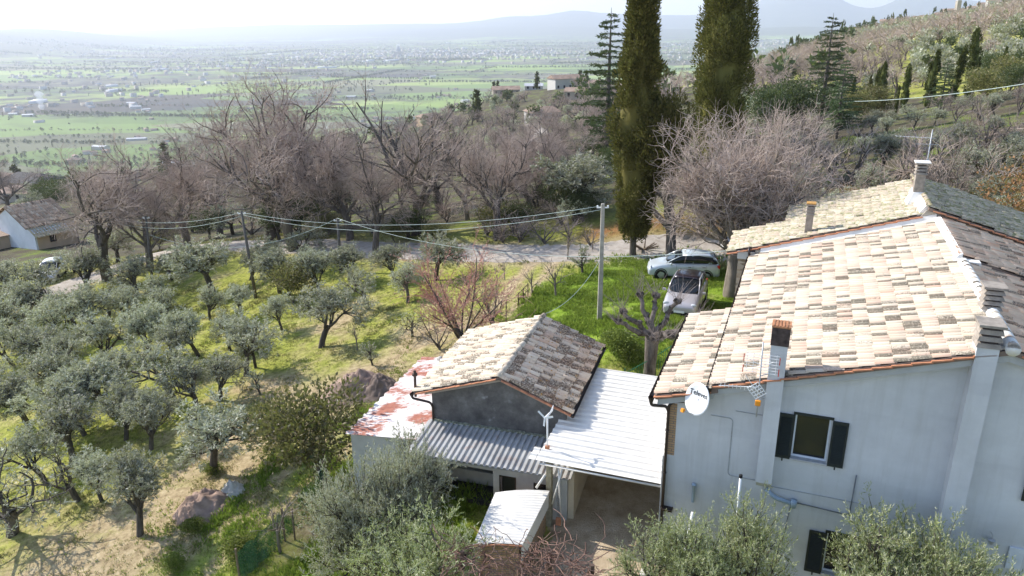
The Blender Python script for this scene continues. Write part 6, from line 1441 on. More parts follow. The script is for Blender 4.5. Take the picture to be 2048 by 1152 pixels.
def make_car(name, loc, yaw, label, paint, Ln=3.97, Wd=1.68, Ht=1.46, roofmat=None, round_=0.0, plate=True):
    root = thing(name, loc, label, 'car', 'cars parked by the farmhouse', yaw); hw = Wd/2; s = Ln/3.97; h = Ht/1.46
    st = [(1.99,.60,.32,.58,.8,.01),(1.93,.74,.22,.68,.85,.02),(1.75,.80,.20,.78,.86,.03),(1.35,.83,.20,.90,.86,.035),(.98,.84,.20,.965,.88,.03),(.2,.84,.20,1.0,.90,.0),(-.7,.84,.20,1.02,.90,.0),(-1.4,.84,.20,1.04,.90,.0),(-1.80,.82,.22,1.02,.88,.0),(-1.93,.78,.28,.93,.86,.0),(-1.98,.70,.34,.70,.86,.0)]
    mb = MB(); mb.add(*rails([(x*s, w*hw/.84, z0, z1*h, t, c) for x, w, z0, z1, t, c in st]))
    body = mb.build('body', paint, root, smooth=True)
    md = body.modifiers.new('sub', 'SUBSURF'); md.levels = md.render_levels = 2
    gs = [(1.02,.70,.95,.98,.97,.0),(.30,.74,.97,1.36,.80,.02),(.02,.75,.98,1.425,.78,.025),(-.7,.75,.98,1.45,.77,.03),(-1.35,.74,.98,1.40,.76,.03),(-1.62,.73,.98,1.33,.76,.02),(-1.88,.70,.98,1.06,.90,.0)]
    mb = MB(); mb.add(*rails([(x*s, w*hw/.84, z0*h, z1*h, t, c) for x, w, z0, z1, t, c in gs]))
    cab = mb.build('greenhouse', CG_, root, smooth=True); md = cab.modifiers.new('sub', 'SUBSURF'); md.levels = md.render_levels = 2
    # roof panel just proud of the glass
    rs = [(.10,.735,1.395,1.405),(-.3,.745,1.43,1.445),(-.8,.745,1.44,1.458),(-1.3,.735,1.405,1.42),(-1.60,.715,1.345,1.355)]
    V = []; F = []
    for x, w, ze, zc in rs:
        for k in range(9):
            t = -1+k/4; V.append((x*s, t*w*hw/.84*.80, (ze+(zc+.035-ze)*(1-abs(t)**3))*h+.006))
    for i in range(len(rs)-1):
        for k in range(8): F.append((i*9+k, i*9+k+1, i*9+10+k, i*9+9+k))
    mb = MB(); mb.add(V, F); mb.build('roof', roofmat or paint, root, smooth=True, solid=-.02)
    mb = MB()
    for sy in (-1, 1):
        y = lambda f: sy*f*hw/.84
        for pts in ([(1.0*s,y(.72),.985*h),(.30*s,y(.655),1.36*h),(.08*s,y(.61),1.415*h)], [(-.48*s,y(.75),.99*h),(-.45*s,y(.61),1.43*h)], [(-1.30*s,y(.75),1.0*h),(-1.62*s,y(.60),1.345*h)], [(-1.42*s,y(.745),1.0*h),(-1.68*s,y(.60),1.31*h)], [(.08*s,y(.605),1.42*h),(-.8*s,y(.61),1.455*h),(-1.62*s,y(.58),1.35*h)], [(-1.9*s,y(.69),1.03*h),(-1.64*s,y(.58),1.34*h)]):
            mb.tube(pts, .028, 6)
    mb.build('pillars', paint, root, smooth=True)
    for ax, ex in ((1.24, 1), (-1.23, -1)):
        for sy in (-1, 1):
            mb = MB(); yy = sy*(hw-.085); prof = [(.16,-.09),(.26,-.10),(.305,-.085),(.315,0),(.305,.085),(.26,.10),(.18,.09)]
            mb.lathe(prof, (ax*s, yy, .315), 24, X=(1,0,0), Y=(0,0,1), Z=(0,sy,0)); w = mb.build('wheel', CT, root, smooth=True)
            mb = MB(); mb.lathe([(0,.06),(.05,.075),(.06,.06),(.19,.05),(.215,.09),(.225,.06)], (ax*s, yy, .315), 24, X=(1,0,0), Y=(0,0,1), Z=(0,sy,0))
            for k in range(5):
                a = 2*math.pi*k/5; c = np.array([ax*s+math.cos(a)*.12, yy+sy*.085, .315+math.sin(a)*.12]); mb.box(c, (.17,.05,.018), (math.cos(a),0,math.sin(a)), (-math.sin(a),0,math.cos(a)), (0,sy,0))
            mb.build('rim', CR, w, smooth=False)
            mb = MB(); mb.lathe([(.0,-.12),(.365,-.12),(.365,.093),(.325,.093)], (ax*s, yy, .33), 24, X=(1,0,0), Y=(0,0,1), Z=(0,sy,0)); mb.build('wheel_arch', CT, root)
    for sy in (-1, 1):
        mb = MB(); mb.lathe([(0,-.03),(.10,-.02),(.12,.03),(.08,.07),(0,.08)], (1.80*s, sy*hw*.74, .70*h), 12, X=(0,1.25,0), Y=(0,0,.8), Z=(.9,sy*.3,.25)); mb.build('headlight', CL, root, smooth=True)
        mb = MB(); mb.box((-1.87*s, sy*hw*.86, .86*h), (.16,.10,.19)); mb.build('tail_light', CRD, root, bevel=.02)
        mb = MB(); mb.box((.72*s, sy*(hw+.09), 1.0*h), (.10,.17,.13)); mb.build('mirror', paint, root, bevel=.03)
    mb = MB(); mb.box((1.985*s, 0, .36), (.02, 1.1, .16)); mb.build('grille', CT, root, bevel=.01)
    mb = MB(); mb.box((1.998*s, 0, .44), (.012, .50, .11)); mb.build('number_plate', M_['white_plastic'], root)
    mb = MB()
    for sy in (-1, 1):
        for xx in (.42, -.48, -1.20): mb.box((xx*s, sy*(hw*1.0-.002), .62*h), (.008, .012, .62))
        for xx in (-.30, -1.08): mb.box((xx*s, sy*(hw+.004), .83*h), (.16, .02, .025))
    mb.build('door_seams', CT, root)
    return root
def yaw_of(a, b): return math.atan2(b[1]-a[1], b[0]-a[0])
rp_ = at(1407, 556); fp_ = at(1320, 556); mid = (rp_+fp_)/2; yw_ = yaw_of(rp_, fp_); mid = mid+np.array([.15, .45, 0]); mid[2] = hgt(mid[0], mid[1])-.01
make_car('parked_car', mid, yw_, 'silver hatchback parked side-on under the big bare tree beside the lawn', car_paint('silver_paint', (.60, .65, .68)))
c_ = at(1370, 614); c_[2] = hgt(c_[0], c_[1])-.01
make_car('parked_car', c_, R(-112), 'pearl-grey small car with a black roof facing us on the lawn', car_paint('pearl_paint', (.50, .47, .48)), 3.75, 1.74, 1.58, roofmat=car_paint('black_roof', (.03, .02, .025)))
c_ = at(106, 556); c_[2] = hgt(c_[0], c_[1])-.02
make_car('parked_car', c_, R(-75), 'white car parked among the olive trees near the cottage', car_paint('white_paint', (.75, .76, .78)), 4.2, 1.75, 1.6)
c_ = at(1508, 545); 
make_car('parked_car', c_+np.array([1.2, 4, 0]), R(185), 'dark car mostly hidden between the big bare tree and the stone corner', car_paint('dark_paint', (.03, .03, .04)))

# ------------------------------------------------------------------ poles and wires
def pole(px, py, pyt, label, r0=.16, r1=.10, mat='pole_wood', sq=False, lean=(0, 0), arms=True, r=None, k=1.0):
    b = at(px, py); F = depth(b); pxt = px+lean[0]
    # height from the pixel of the top, found on a vertical line
    t = None; best = 1e9
    for h in np.linspace(2, 14, 400):
        q = b+np.array([0, 0, h]); d = q-CP; f = d@_W; Y = 576-FPX*(d@_UC)/f
        if abs(Y-pyt) < best: best = abs(Y-pyt); t = h
    top = b+np.array([lean[0]*F/FPX, lean[1], t])
    root = thing('utility_pole', b, label, 'utility pole', 'poles carrying the wires')
    mb = MB()
    if sq:
        d = norm_((top-b)[None])[0]; w0, w1 = r0, r1
        mb.hexa([b+np.array(q)*w0-np.array([0,0,.3]) for q in ((-1,-1,0),(1,-1,0),(1,1,0),(-1,1,0))]+[top+np.array(q)*w1 for q in ((-1,-1,0),(1,-1,0),(1,1,0),(-1,1,0))])
        bld(mb, 'shaft', M_[mat], root, bevel=.02)
    else: mb.tube([b-np.array([0,0,.3]), top], [r0, r1], 9); bld(mb, 'shaft', M_[mat], root, smooth=True)
    mb = MB(); mb.box(top+np.array([0,0,-.18]), (.55,.05,.05)); 
    for sx in (-.24, .24): mb.lathe([(0,0),(.035,.0),(.045,.05),(.02,.08),(0,.09)], top+np.array([sx,0,-.155]), 8)
    bld(mb, 'insulators', M_['white_plastic'], root)
    return top
PT = {}
PT['c'] = pole(1199, 640, 408, 'square concrete pole standing on the lawn above the barn roof', .12, .08, 'concrete', True)
PT['a'] = pole(512, 596, 422, 'tall timber pole in the middle of the grove', .12, .08, lean=(-6, 0))
PT['b'] = pole(682, 546, 437, 'timber pole between the olives and the dirt road', .13, .09, lean=(3, 0))
PT['d'] = pole(305, 569, 432, 'dark timber pole with a long shadow among the olives', .11, .08, lean=(11, 0))
PT['e'] = pole(208, 540, 425, 'thick grey pole in front of the oaks at the left', .2, .14, lean=(0, 0))
pole(352, 500, 440, 'thin pole among the roadside shrubs at the left', .07, .05)
def wire(a, b, sag, label, off=(0, 0, 0), r=.014, n=18, group='overhead wires'):
    a = np.array(a)+off; b = np.array(b)+off; pts = []
    for i in range(n+1):
        t = i/n; p = a*(1-t)+b*t; p[2] -= sag*4*t*(1-t); pts.append(p)
    mb = MB(); mb.tube(pts, r*.68, 5); o = mb.build('overhead_wire', M_['wire'], None, smooth=True); return tag(o, label, 'wire', group)
wire(PT['c'], PT['a'], .9, 'upper wire from the concrete pole to the tall timber pole', (0,0,-.1), .017)
wire(PT['c'], PT['a'], 1.1, 'lower wire from the concrete pole to the tall timber pole', (0,.2,-.32), .017)
wire(PT['a'], PT['e'], .8, 'upper wire from the tall timber pole to the thick grey pole', (0,0,-.1), .02)
wire(PT['a'], PT['e'], 1.0, 'lower wire from the tall timber pole to the thick grey pole', (0,0,-.35), .02)
wire(PT['b'], H.P(1.2, 12.4, 4.6), 1.3, 'wire crossing from the roadside timber pole to the farmhouse eave', r=.02)
wire(PT['b'], PT['d']-np.array([0,0,1.6]), 1.6, 'slack wire from the roadside timber pole to the dark timber pole', r=.022)
wire(PT['c']-np.array([0,0,2.6]), Bn.P(bap[0], 5.5, bap[1]+.1), .5, 'cable dropping from the concrete pole to the barn ridge', r=.016)
pw = AZ(1480, 95); pw2 = AZ(2090, 60)
def px3(px, py, F): return CP+ray(px, py)*F
wire(px3(1480,213,95), px3(1700,203,80), .1, 'far part of the pale cable on the right hillside', r=.04)
wire(px3(1700,203,80), px3(2080,163,52), .3, 'thick pale cable in front of the leaning cypresses', r=.045)
_e = px3(2080,163,52); _g = float(hgt(_e[0], _e[1])); mb = MB(); mb.tube([(_e[0],_e[1],_g-.3), (_e[0],_e[1],_e[2]+.3)], [.14,.10], 8); tag(mb.build('utility_pole', M_['pole_wood'], smooth=True), 'timber pole on the hillside carrying the thick pale cable at the right edge', 'utility pole', 'poles carrying the wires')
wire(H.P(7.5, 15.4, 9.0), px3(1895,290,60), .3, 'thin cable from the ridge antenna mast to the trees', r=.012)

# ------------------------------------------------------------------ cottage on the left
cb = at(75, 500); cF = depth(cb)
Ct = Fr((cb[0], cb[1]), 35); Ct.o = Ct.o-Ct.u*2.2
cot = thing('cottage', cb, 'white cottage with a speckled tiled roof at the left edge', 'house')
zb = cb[2]-1.5
# gable wall faces the camera-left, roof ridge runs away to the right
mb = MB(); W2, D2 = 6.2, 5.0; e0 = cb[2]+2.1; rg_ = cb[2]+4.6
Ct.prism(mb, [(-7,zb),(2.2,zb),(2.2,e0-.1),(-3.6,rg_-.15),(-7,e0+.7)], 0, D2)
bld(mb, 'wall', mat_simple('white_plaster', (.60,.63,.68), .9, var=.08, scale=1), cot)
mb = MB(); Ct.box(mb, 2.203, 2.26, .2, D2-.05, zb, e0-.3); bld(mb, 'side_wall', M_['pink_wall'], cot)
mb = MB(); Ct.box(mb, 2.262, 2.30, 1.6, 2.3, e0-1.5, e0-.7); bld(mb, 'window', M_['glass'], cot)
sl_ = (rg_-e0)/5.8
DR = norm_(np.array([(Ct.u-np.array([0,0,sl_]))]))[0]
o = addp(tiles('roof', None, Ct.P(-3.6, -.35, rg_), Ct.v, DR, D2+.7, 5.2, M_['tile_far'], tw=.34, tl=.62, rr=.15, seed=31, jit=1), cot)
mb = MB(); slab(mb, Ct.P(-3.6, -.35, rg_-.02), Ct.v, DR, D2+.7, 5.2, .12); mb.build('roof_deck', M_['room2']).parent = o
o = addp(tiles('low_roof', None, Ct.P(.9, -.2, e0+.42), Ct.v, DR, D2+.5, 2.3, M_['tile_dmoss'], tw=.34, tl=.62, rr=.15, seed=32), cot)
DL = norm_(np.array([(-Ct.u-np.array([0,0,sl_]))]))[0]
o = addp(tiles('roof', None, Ct.P(-3.6, -.35, rg_), Ct.v, DL, D2+.7, 3.8, M_['tile_far'], tw=.34, tl=.62, rr=.15, seed=33), cot)
mb = MB(); Ct.prism(mb, [(-11,zb),(-5,zb),(-5,cb[2]+.9),(-11,cb[2]+1.3)], -3.2, -.01); ob = bld(mb, 'porch', M_['pink_wall'], cot)
mb = MB(); slab(mb, Ct.P(-11.2,-3.5,cb[2]+1.35), Ct.v, np.array(Ct.u)-np.array([0,0,.07]), 3.7, 6.6, .1); bld(mb, 'porch_roof', M_['tile_far'], cot)
mb = MB(); mb.tube([Ct.P(2.35,D2-.2,e0-.2), Ct.P(2.35,D2-.2,zb)], .06, 6); bld(mb, 'downpipe', M_['gutter'], cot)

M_['dark_roof'] = mat_simple('dark_roof_tiles', (.07,.065,.065), .9, var=.3, scale=1)
# ------------------------------------------------------------------ houses in the middle distance and on the plain
def far_house(px, py, w, d, h, rot, label, wall='far_wall', roof='far_roof', rh=None, r=None, group=None, win=True, cat_='house', name='farmhouse_far', single_=False, hip=False):
    b = at(px, py) if r is None else AZ(px, r)
    f = Fr((b[0], b[1]), rot); rh = rh if rh is not None else d*.2; root = thing(name.replace('_far', ''), b, label, cat_, group)
    mb = MB(); f.prism(mb, [(-w/2,b[2]-2.5),(w/2,b[2]-2.5),(w/2,b[2]+h),(-w/2,b[2]+h)], -d/2, d/2); bld(mb, 'wall', M_[wall], root)
    mb = MB(); o_ = .5; z = b[2]+h; hp_ = w*.22 if hip else 0
    V = [f.P(-w/2-o_,-d/2-o_,z), f.P(w/2+o_,-d/2-o_,z), f.P(w/2+o_,d/2+o_,z), f.P(-w/2-o_,d/2+o_,z), f.P(-w/2-o_+hp_,0,z+rh), f.P(w/2+o_-hp_,0,z+rh)]
    mb.add(V, [(0,1,5,4),(2,3,4,5),(1,2,5),(3,0,4),(3,2,1,0)]); bld(mb, 'roof', M_[roof], root)
    if win:
        n = max(2, int(w/3)); 
        for fl in range(max(1, int(h/2.9))):
            for i in range(n):
                mb = MB(); u = -w/2+w*(i+.5)/n; zz = b[2]+1+fl*2.9; f.box(mb, u-.5, u+.5, -d/2-.04, -d/2+.1, zz, zz+1.4); bld(mb, 'window', M_['glass'], root)
    return root
far_house(1132,186,17,9,5.5,-24,'long pale two-storey farmhouse on the ridge left of the cypress','far_wall2',r=400)
far_house(1190,200,8,7,3.5,10,'small tiled house right of the long pale farmhouse',r=360)
far_house(1085,246,10,8,2.8,-15,'low white house in the trees above the winding lane','far_wall2',r=245,hip=True)
far_house(1155,210,9,7,3,15,'pale house half hidden behind bare trees right of the lane',r=310)
far_house(1012,190,15,9,3.2,-5,'dark-roofed farm building right of two small cypresses','far_wall',r=440)
far_house(1068,178,10,7,2.6,5,'white-roofed shed left of the long pale farmhouse','far_wall2','far_metal',r=450)
far_house(70,345,20,13,6.5,22,'big villa with a dark roof below the left horizon','pink_wall','dark_roof',r=330,hip=True)
far_house(30,330,9,9,8,22,'tower-like pale house beside the dark-roofed villa','far_wall',r=345)
far_house(50,365,13,9,3,10,'low grey-tiled outbuilding in front of the dark-roofed villa','far_wall','far_roof',r=290,hip=True)
for x, r, w, s in ((205,430,15,'terracotta house'),(235,440,12,'pink-roofed house'),(250,455,13,'hipped terracotta house'),(320,470,11,'reddish roofed house'),(150,620,20,'large pale barn'),(105,700,18,'orange-roofed house'),(130,730,14,'white block'),(190,800,16,'white-walled house'),(228,690,14,'tiled house'),(45,640,13,'pale house'),(70,760,15,'grey-roofed house'),(565,520,13,'half-hidden orange roof'),(860,390,12,'tiled roof'),(545,640,12,'roof between oaks')):
    LAND_ = [(337,260,'lone dark cypress'),(70,330,'dark-roofed villa'),(565,250,'spreading oaks'),(150,250,'white farm shed')]; old = LAND[:]; LAND[:] = LAND_; lab = where(x, 260, s+' down the slope'); LAND[:] = old
    far_house(x,0,w,w*.65,rr_.uniform(3,5.5),rr_.uniform(-40,40),lab,rr_.choice(('far_wall','far_wall2','pink_wall')),'far_roof',r=r,group='houses scattered down the slope',win=False,hip=rr_.random()<.5)
far_house(155,0,26,14,5,8,'white-walled farm shed on the near edge of the plain','far_wall2','far_metal',r=1150,win=False)
VG = {'h': 'small houses on the plain', 's': 'pale sheds on the plain'}
def tiny_house(b, w, d, h, rot, roof, wall, shed_):
    f = Fr((b[0], b[1]), rot); mb = MB(); f.prism(mb, [(-w/2,b[2]-2),(w/2,b[2]-2),(w/2,b[2]+h),(-w/2,b[2]+h)], -d/2, d/2, 0)
    z = b[2]+h; rh = d*(.12 if shed_ else .22); mb.add([f.P(-w/2-.4,-d/2-.4,z), f.P(w/2+.4,-d/2-.4,z), f.P(w/2+.4,d/2+.4,z), f.P(-w/2-.4,d/2+.4,z), f.P(-w/2-.4,0,z+rh), f.P(w/2+.4,0,z+rh)], [(0,1,5,4),(2,3,4,5),(1,2,5),(3,0,4)], 1)
    o = mb.build('shed' if shed_ else 'house', [M_[wall], M_[roof]])
    return o
cl_ = [(rr_.uniform(-50, 1250), math.exp(rr_.uniform(math.log(1150), math.log(3400)))) for _ in range(34)]
for i in range(150):
    x0, r0_ = cl_[i % 34]; b = AZ(x0+rr_.gauss(0, 14), r0_*(1+rr_.gauss(0, .04)))
    if rr_.random() < .88:
        o = tiny_house(b, rr_.uniform(9,15), rr_.uniform(7,10), rr_.uniform(3,6), rr_.uniform(-60,60), 'far_roof', rr_.choice(('far_wall','far_wall2')), False); tag(o, 'tiny tiled house among the trees and fields of the hazy plain', 'house', VG['h'])
    else:
        o = tiny_house(b, rr_.uniform(20,38), rr_.uniform(11,17), rr_.uniform(4,7), rr_.uniform(-40,20), 'far_metal', 'far_wall2', True); tag(o, 'tiny pale flat shed on the hazy plain', 'shed', VG['s'])
# towns too far to count
V = []; F = []; MI = []; 
def add_block(b, w, d, h, a, mi):
    c, s = math.cos(a), math.sin(a); n = len(V); z = b[2]-1
    for zz in (z, z+h+1):
        for x, y in ((-w/2,-d/2),(w/2,-d/2),(w/2,d/2),(-w/2,d/2)): V.append((b[0]+x*c-y*s, b[1]+x*s+y*c, zz))
    F.extend([(n,n+1,n+5,n+4),(n+1,n+2,n+6,n+5),(n+2,n+3,n+7,n+6),(n+3,n,n+4,n+7)]); MI.extend([mi]*4)
    F.append((n+4,n+5,n+6,n+7)); MI.append(2 if mi != 3 else 3)
towns = [(760,6200,90,600,620),(900,5600,130,500,420),(1080,5900,120,600,420),(640,5200,90,400,200),(180,4300,160,500,160),(480,4700,120,400,160),(330,6800,200,800,220),(1450,7200,120,700,300),(1590,8000,90,700,220),(90,2600,120,250,60),(300,3300,160,300,60),(1350,5000,60,400,80),(520,8500,250,900,200)]
for x0, r0_, sx_, sr_, n in towns:
    for i in range(int(n*.65)):
        b = AZ(x0+rr_.gauss(0, sx_), r0_+rr_.gauss(0, sr_)); big = rr_.random() < .03
        add_block(b, rr_.uniform(40,110) if big else rr_.uniform(11,24), rr_.uniform(25,40) if big else rr_.uniform(9,14), rr_.uniform(6,9) if big else rr_.uniform(5,13), rr_.uniform(0,3.1), 3 if big else rr_.choice((0,0,1)))
o = np_obj('distant_towns', V, F, [M_['far_wall'], M_['far_wall2'], M_['far_roof'], M_['far_metal']], mi=MI); o['kind'] = 'stuff'
# the domed basilica in the town on the plain
b = AZ(797, 5600); bs = thing('basilica', b, 'domed basilica rising above the distant town on the plain', 'church')
mb = MB(); mb.box(b+np.array([0,0,14]), (46,100,32)); bld(mb, 'nave', M_['far_wall'], bs)
mb = MB(); mb.lathe([(17,26),(17,44),(15.5,52),(11,60),(5,65),(2,67),(2,73),(0,76)], b, 20); bld(mb, 'dome', mat_simple('dome_lead', (.30,.32,.33), .7, var=.1, scale=.1), bs, smooth=True)
# hill village with its tower on the right
VL = 'houses of the hill village'
for i, (x, w, h, dz_, s) in enumerate(((1902,22,10,0,'pale palace left of the village tower'),(1925,30,8,-4,'long roofed house right of the village tower'),(1895,14,7,-7,'small house below the village tower'),(1950,20,6,4,'tiled house uphill of the village'),(1935,16,6,-9,'low house at the foot of the village'),(1965,14,6,9,'white house high on the right of the village'),(1880,12,5,-12,'lowest pale house left of the village'),(1982,12,6,14,'small white house highest on the ridge'))):
    far_house(x,0,w,12,h+6,20,s+' on the ridge',['far_wall','far_wall2'][i%2],r=1150-dz_*4,group=VL,win=(i<2))
b = AZ(1910, 1140); tw_ = thing('bell_tower', b, 'slender stone bell tower of the hill village against the sky', 'bell tower')
mb = MB(); mb.box(b+np.array([0,0,11]), (5,5,30)); bld(mb, 'shaft', M_['far_wall'], tw_)
mb = MB(); mb.lathe([(3.2,26),(3.2,27),(2.2,27.2),(2.2,31),(1.6,32),(.9,37),(0,40)], b, 8); bld(mb, 'spire', M_['far_wall2'], tw_)
for i in range(22):
    x = rr_.uniform(1660, 1900); far_house(x,0,rr_.uniform(8,14),8,rr_.uniform(4,7),rr_.uniform(-40,40),'pale house half hidden in the dark trees below the hill village',rr_.choice(('far_wall','far_wall2')),r=rr_.uniform(640,880),group='houses in the trees below the village',win=False)
# smoke
mt, nt, out = nodes('smoke'); vp = nt.nodes.new('ShaderNodeVolumePrincipled'); vp.inputs['Color'].default_value = (.95,.97,1,1); vp.inputs['Density'].default_value = .05; L(nt, vp.outputs[0], out.inputs['Volume']); mt.cycles.homogeneous_volume = True
for x, r, s, w in ((84,2500,1.0,'white smoke plume rising from fields at the far left'),(655,1500,.55,'white smoke plume above the trees in the centre'),(745,800,.28,'thin bluish smoke behind the bare ash tree'),(797,6500,1.2,'small white smoke puff beyond the distant town')):
    b = AZ(x, r); mb = MB(); mb.lathe([(0,-2),(5,0),(9,8),(6,16),(12,25),(8,33),(13,42),(6,50),(0,52)], (0,0,0), 10); o = mb.build('smoke_plume', mt, smooth=True); o.location = tuple(b); o.scale = (s, s, s); tag(o, w, 'smoke', 'smoke plumes on the plain')

# ------------------------------------------------------------------ small things round the farm
def mound(px, py, w, d, h, label, mat='soil', seed=0):
    b = at(px, py); n = 34; V = []; F = []
    for i in range(n+1):
        for j in range(n+1):
            x, y = (i/n*2-1), (j/n*2-1); r2 = x*x+y*y*1.0; nz = fbm(np.array([x*2.2+seed]), np.array([y*2.2+seed]), 5, seed)[0]; nz2 = fbm(np.array([x*9+seed]), np.array([y*9]), 3, seed+1)[0]
            X_, Y_ = b[0]+x*w, b[1]+y*d; z = h*max(0, 1-math.sqrt(r2))**.85*(.45+1.1*nz)+.34*(nz2-.5)*max(0, 1-r2)-.04-(.2 if r2 > 1.2 else 0); V.append((X_, Y_, float(hgt(X_, Y_))+z))
    for i in range(n):
        for j in range(n): F.append((i*(n+1)+j, (i+1)*(n+1)+j, (i+1)*(n+1)+j+1, i*(n+1)+j+1))
    o = np_obj('soil_mound', V, F, M_[mat], smooth=False); return tag(o, label, 'soil heap', 'soil heaps in the grove')
mound(405, 1018, 1.15, 1.1, .75, 'low reddish soil heap between two olive trees near the net fence', seed=3)
mound(705, 782, 1.6, 1.6, 1.15, 'large brown soil heap left of the rusty roof', seed=5)
mound(752, 780, 1.0, 1.2, .8, 'heap of roots and cuttings right of the large soil heap', 'dead_wood', seed=8)
mound(462, 985, .6, .6, .45, 'small pile of grey stones behind the low soil heap', 'stone_w', seed=9)
def fence_line(pts, hgt_, posts_every, name, label, cat, mk):
    P = [np.array(p) for p in pts]; root = thing(name, P[0], label, cat); mk(root, P); return root
def netfence(root, P):
    for a, b in zip(P[:-1], P[1:]):
        mb = MB(); n = 14; V = []
        for i in range(n+1):
            q = a*(1-i/n)+b*(i/n); z = float(hgt(q[0], q[1])); V += [(q[0]+.05*math.sin(i*1.7), q[1], z-.05), (q[0]+.05*math.sin(i*1.3+1), q[1], z+1.15+.06*math.sin(i*2.1))]
        mb.add(V, [(2*i, 2*i+2, 2*i+3, 2*i+1) for i in range(n)]); bld(mb, 'net', MNET, root)
    for p in P:
        mb = MB(); z = float(hgt(p[0], p[1])); mb.tube([(p[0],p[1],z-.2),(p[0]+.03,p[1],z+1.35)], .035, 6); bld(mb, 'post', M_['wood_old'], root)
mt, nt, out = nodes('green_netting')
wv = noise(nt, 30, 2); p = prin(nt, (.05,.15,.09), .8, 0, .1); tr_ = nt.nodes.new('ShaderNodeBsdfTransparent'); ms = nt.nodes.new('ShaderNodeMixShader'); ms.inputs[0].default_value = .62
L(nt, tr_.outputs[0], ms.inputs[1]); L(nt, p.outputs[0], ms.inputs[2]); L(nt, ms.outputs[0], out.inputs[0]); MNET = mt
fence_line([at(*q) for q in ((480,1165),(570,1082),(655,985))], 1, 3, 'net_fence', 'green net fence on thin posts beside the grassy track', 'fence', netfence)
def iron(root, P):
    for a, b in zip(P[:-1], P[1:]):
        n = int(np.linalg.norm(b-a)/.11); mb = MB()
        for i in range(n+1):
            q = a*(1-i/n)+b*(i/n); z = float(hgt(q[0], q[1])); mb.tube([(q[0],q[1],z),(q[0],q[1],z+1.25)], .009, 4)
        bld(mb, 'bars', M_['green_paint'], root)
        za, zb_ = float(hgt(a[0],a[1])), float(hgt(b[0],b[1])); mb = MB()
        for dz_ in (.12, 1.18): mb.tube([(a[0],a[1],za+dz_),(b[0],b[1],zb_+dz_)], .016, 6)
        bld(mb, 'rails', M_['green_paint'], root)
    for p in P:
        mb = MB(); z = float(hgt(p[0],p[1])); mb.tube([(p[0],p[1],z-.1),(p[0],p[1],z+1.4)], .028, 6); bld(mb, 'post', M_['green_paint'], root)
fence_line([np.array([*(px3(x, y, F_))]) for x, y, F_ in ((1215,745,29.6),(1250,738,30.2),(1300,725,30.6),(1352,712,31.2))], 1, 2, 'iron_fence', 'green iron railing behind the white carport roof', 'fence', iron)
def rail(root, P):
    for p in P:
        mb = MB(); z = float(hgt(p[0],p[1])); mb.tube([(p[0],p[1],z-.1),(p[0],p[1],z+.75)], .03, 6); bld(mb, 'post', M_['rust_iron'], root)
    for dz_ in (.35, .7):
        mb = MB(); mb.tube([(p[0],p[1],float(hgt(p[0],p[1]))+dz_) for p in P], .022, 6); bld(mb, 'rail', M_['rust_iron'], root)
fence_line([at(*q) for q in ((1037,612),(1047,602),(1056,592))], 1, 1, 'rail_fence', 'short dark rail fence beside the track below the lawn', 'fence', rail)
for i, (x, y, w) in enumerate(((1012,648,'thin stake left of the rail fence'),(1185,500,'stake beside the road behind the concrete pole'),(590,1080,'grey stake next to the net fence'),(1135,515,'dark stake at the corner of the lawn'))):
    b = at(x, y); mb = MB(); mb.tube([b-np.array([0,0,.2]), b+np.array([.03,0,1.3])], .03, 6); tag(mb.build('stake', M_['wood_old'], smooth=True), w, 'stake', 'wooden stakes')
# pollarded tree behind the barn
root = thing('pollarded_tree', (5.6, 27.9, -.9), 'gnarled pollarded tree with knobbly arms between the barn and the farmhouse', 'tree')
zt = float(hgt(5.6, 27.9)); pc_ = np.array([5.6, 27.9, zt]); rg = random.Random(12); S1 = []; S2 = []
def knob(p, r): 
    for k in range(5): 
        a = k*1.3; S1.append((*p, *(p+np.array([math.cos(a)*r, math.sin(a)*r, r*rg.uniform(-.2,1)])), r*.8, r*.5))
p0_ = pc_-np.array([0,0,.3]); p1_ = pc_+np.array([.05,0,2.15]); S1.append((*p0_, *((p0_+p1_)/2), .27, .24)); S1.append((*((p0_+p1_)/2), *p1_, .24, .30)); knob(p1_, .24)
for k, (a, e, l) in enumerate(((205,25,1.9),(165,38,1.7),(118,62,1.8),(70,50,1.7),(30,38,1.9),(-10,25,2.0),(-50,15,1.3),(250,20,1.3))):
    d = np.array([math.cos(R(a))*math.cos(R(e)), math.sin(R(a))*math.cos(R(e)), math.sin(R(e))]); p = p1_.copy(); r = .14
    for j in range(6):
        d2 = norm_((d+np.array([rg.gauss(0,.28), rg.gauss(0,.28), rg.gauss(0,.22)]))[None])[0]; q = p+d2*l/6; S1.append((*p, *q, r, r*.9)); p = q; r *= .9
        if rg.random() < .3: knob(p, r*1.1)
    knob(p, .14)
    for m_ in range(26):
        dd = norm_(np.array([[rg.gauss(0,.5)+d[0]*.4, rg.gauss(0,.5)+d[1]*.4, rg.uniform(.5,1.2)]]))[0]; a_ = p+np.array([rg.gauss(0,.08) for _ in range(3)]); ll = rg.uniform(.5,1.3); rr4 = .011
        for s_ in range(4):
            dd = norm_((dd+np.array([rg.gauss(0,.12), rg.gauss(0,.12), 0]))[None])[0]; b_ = a_+dd*ll/4; S2.append((*a_, *b_, rr4, rr4*.8)); a_ = b_; rr4 *= .8
root.location = tuple(pc_)
for nm_, SS, ns, mt_ in (('trunk', S1, 9, mat_bark('pollard_bark', (.07, .055, .045), (.27, .23, .20), 6)), ('shoots', S2, 3, M_['twig_pale'])):
    v_, f_ = tubes(np.array(SS), ns); par(np_obj(nm_, v_, f_, mt_, smooth=(ns > 4)), root)
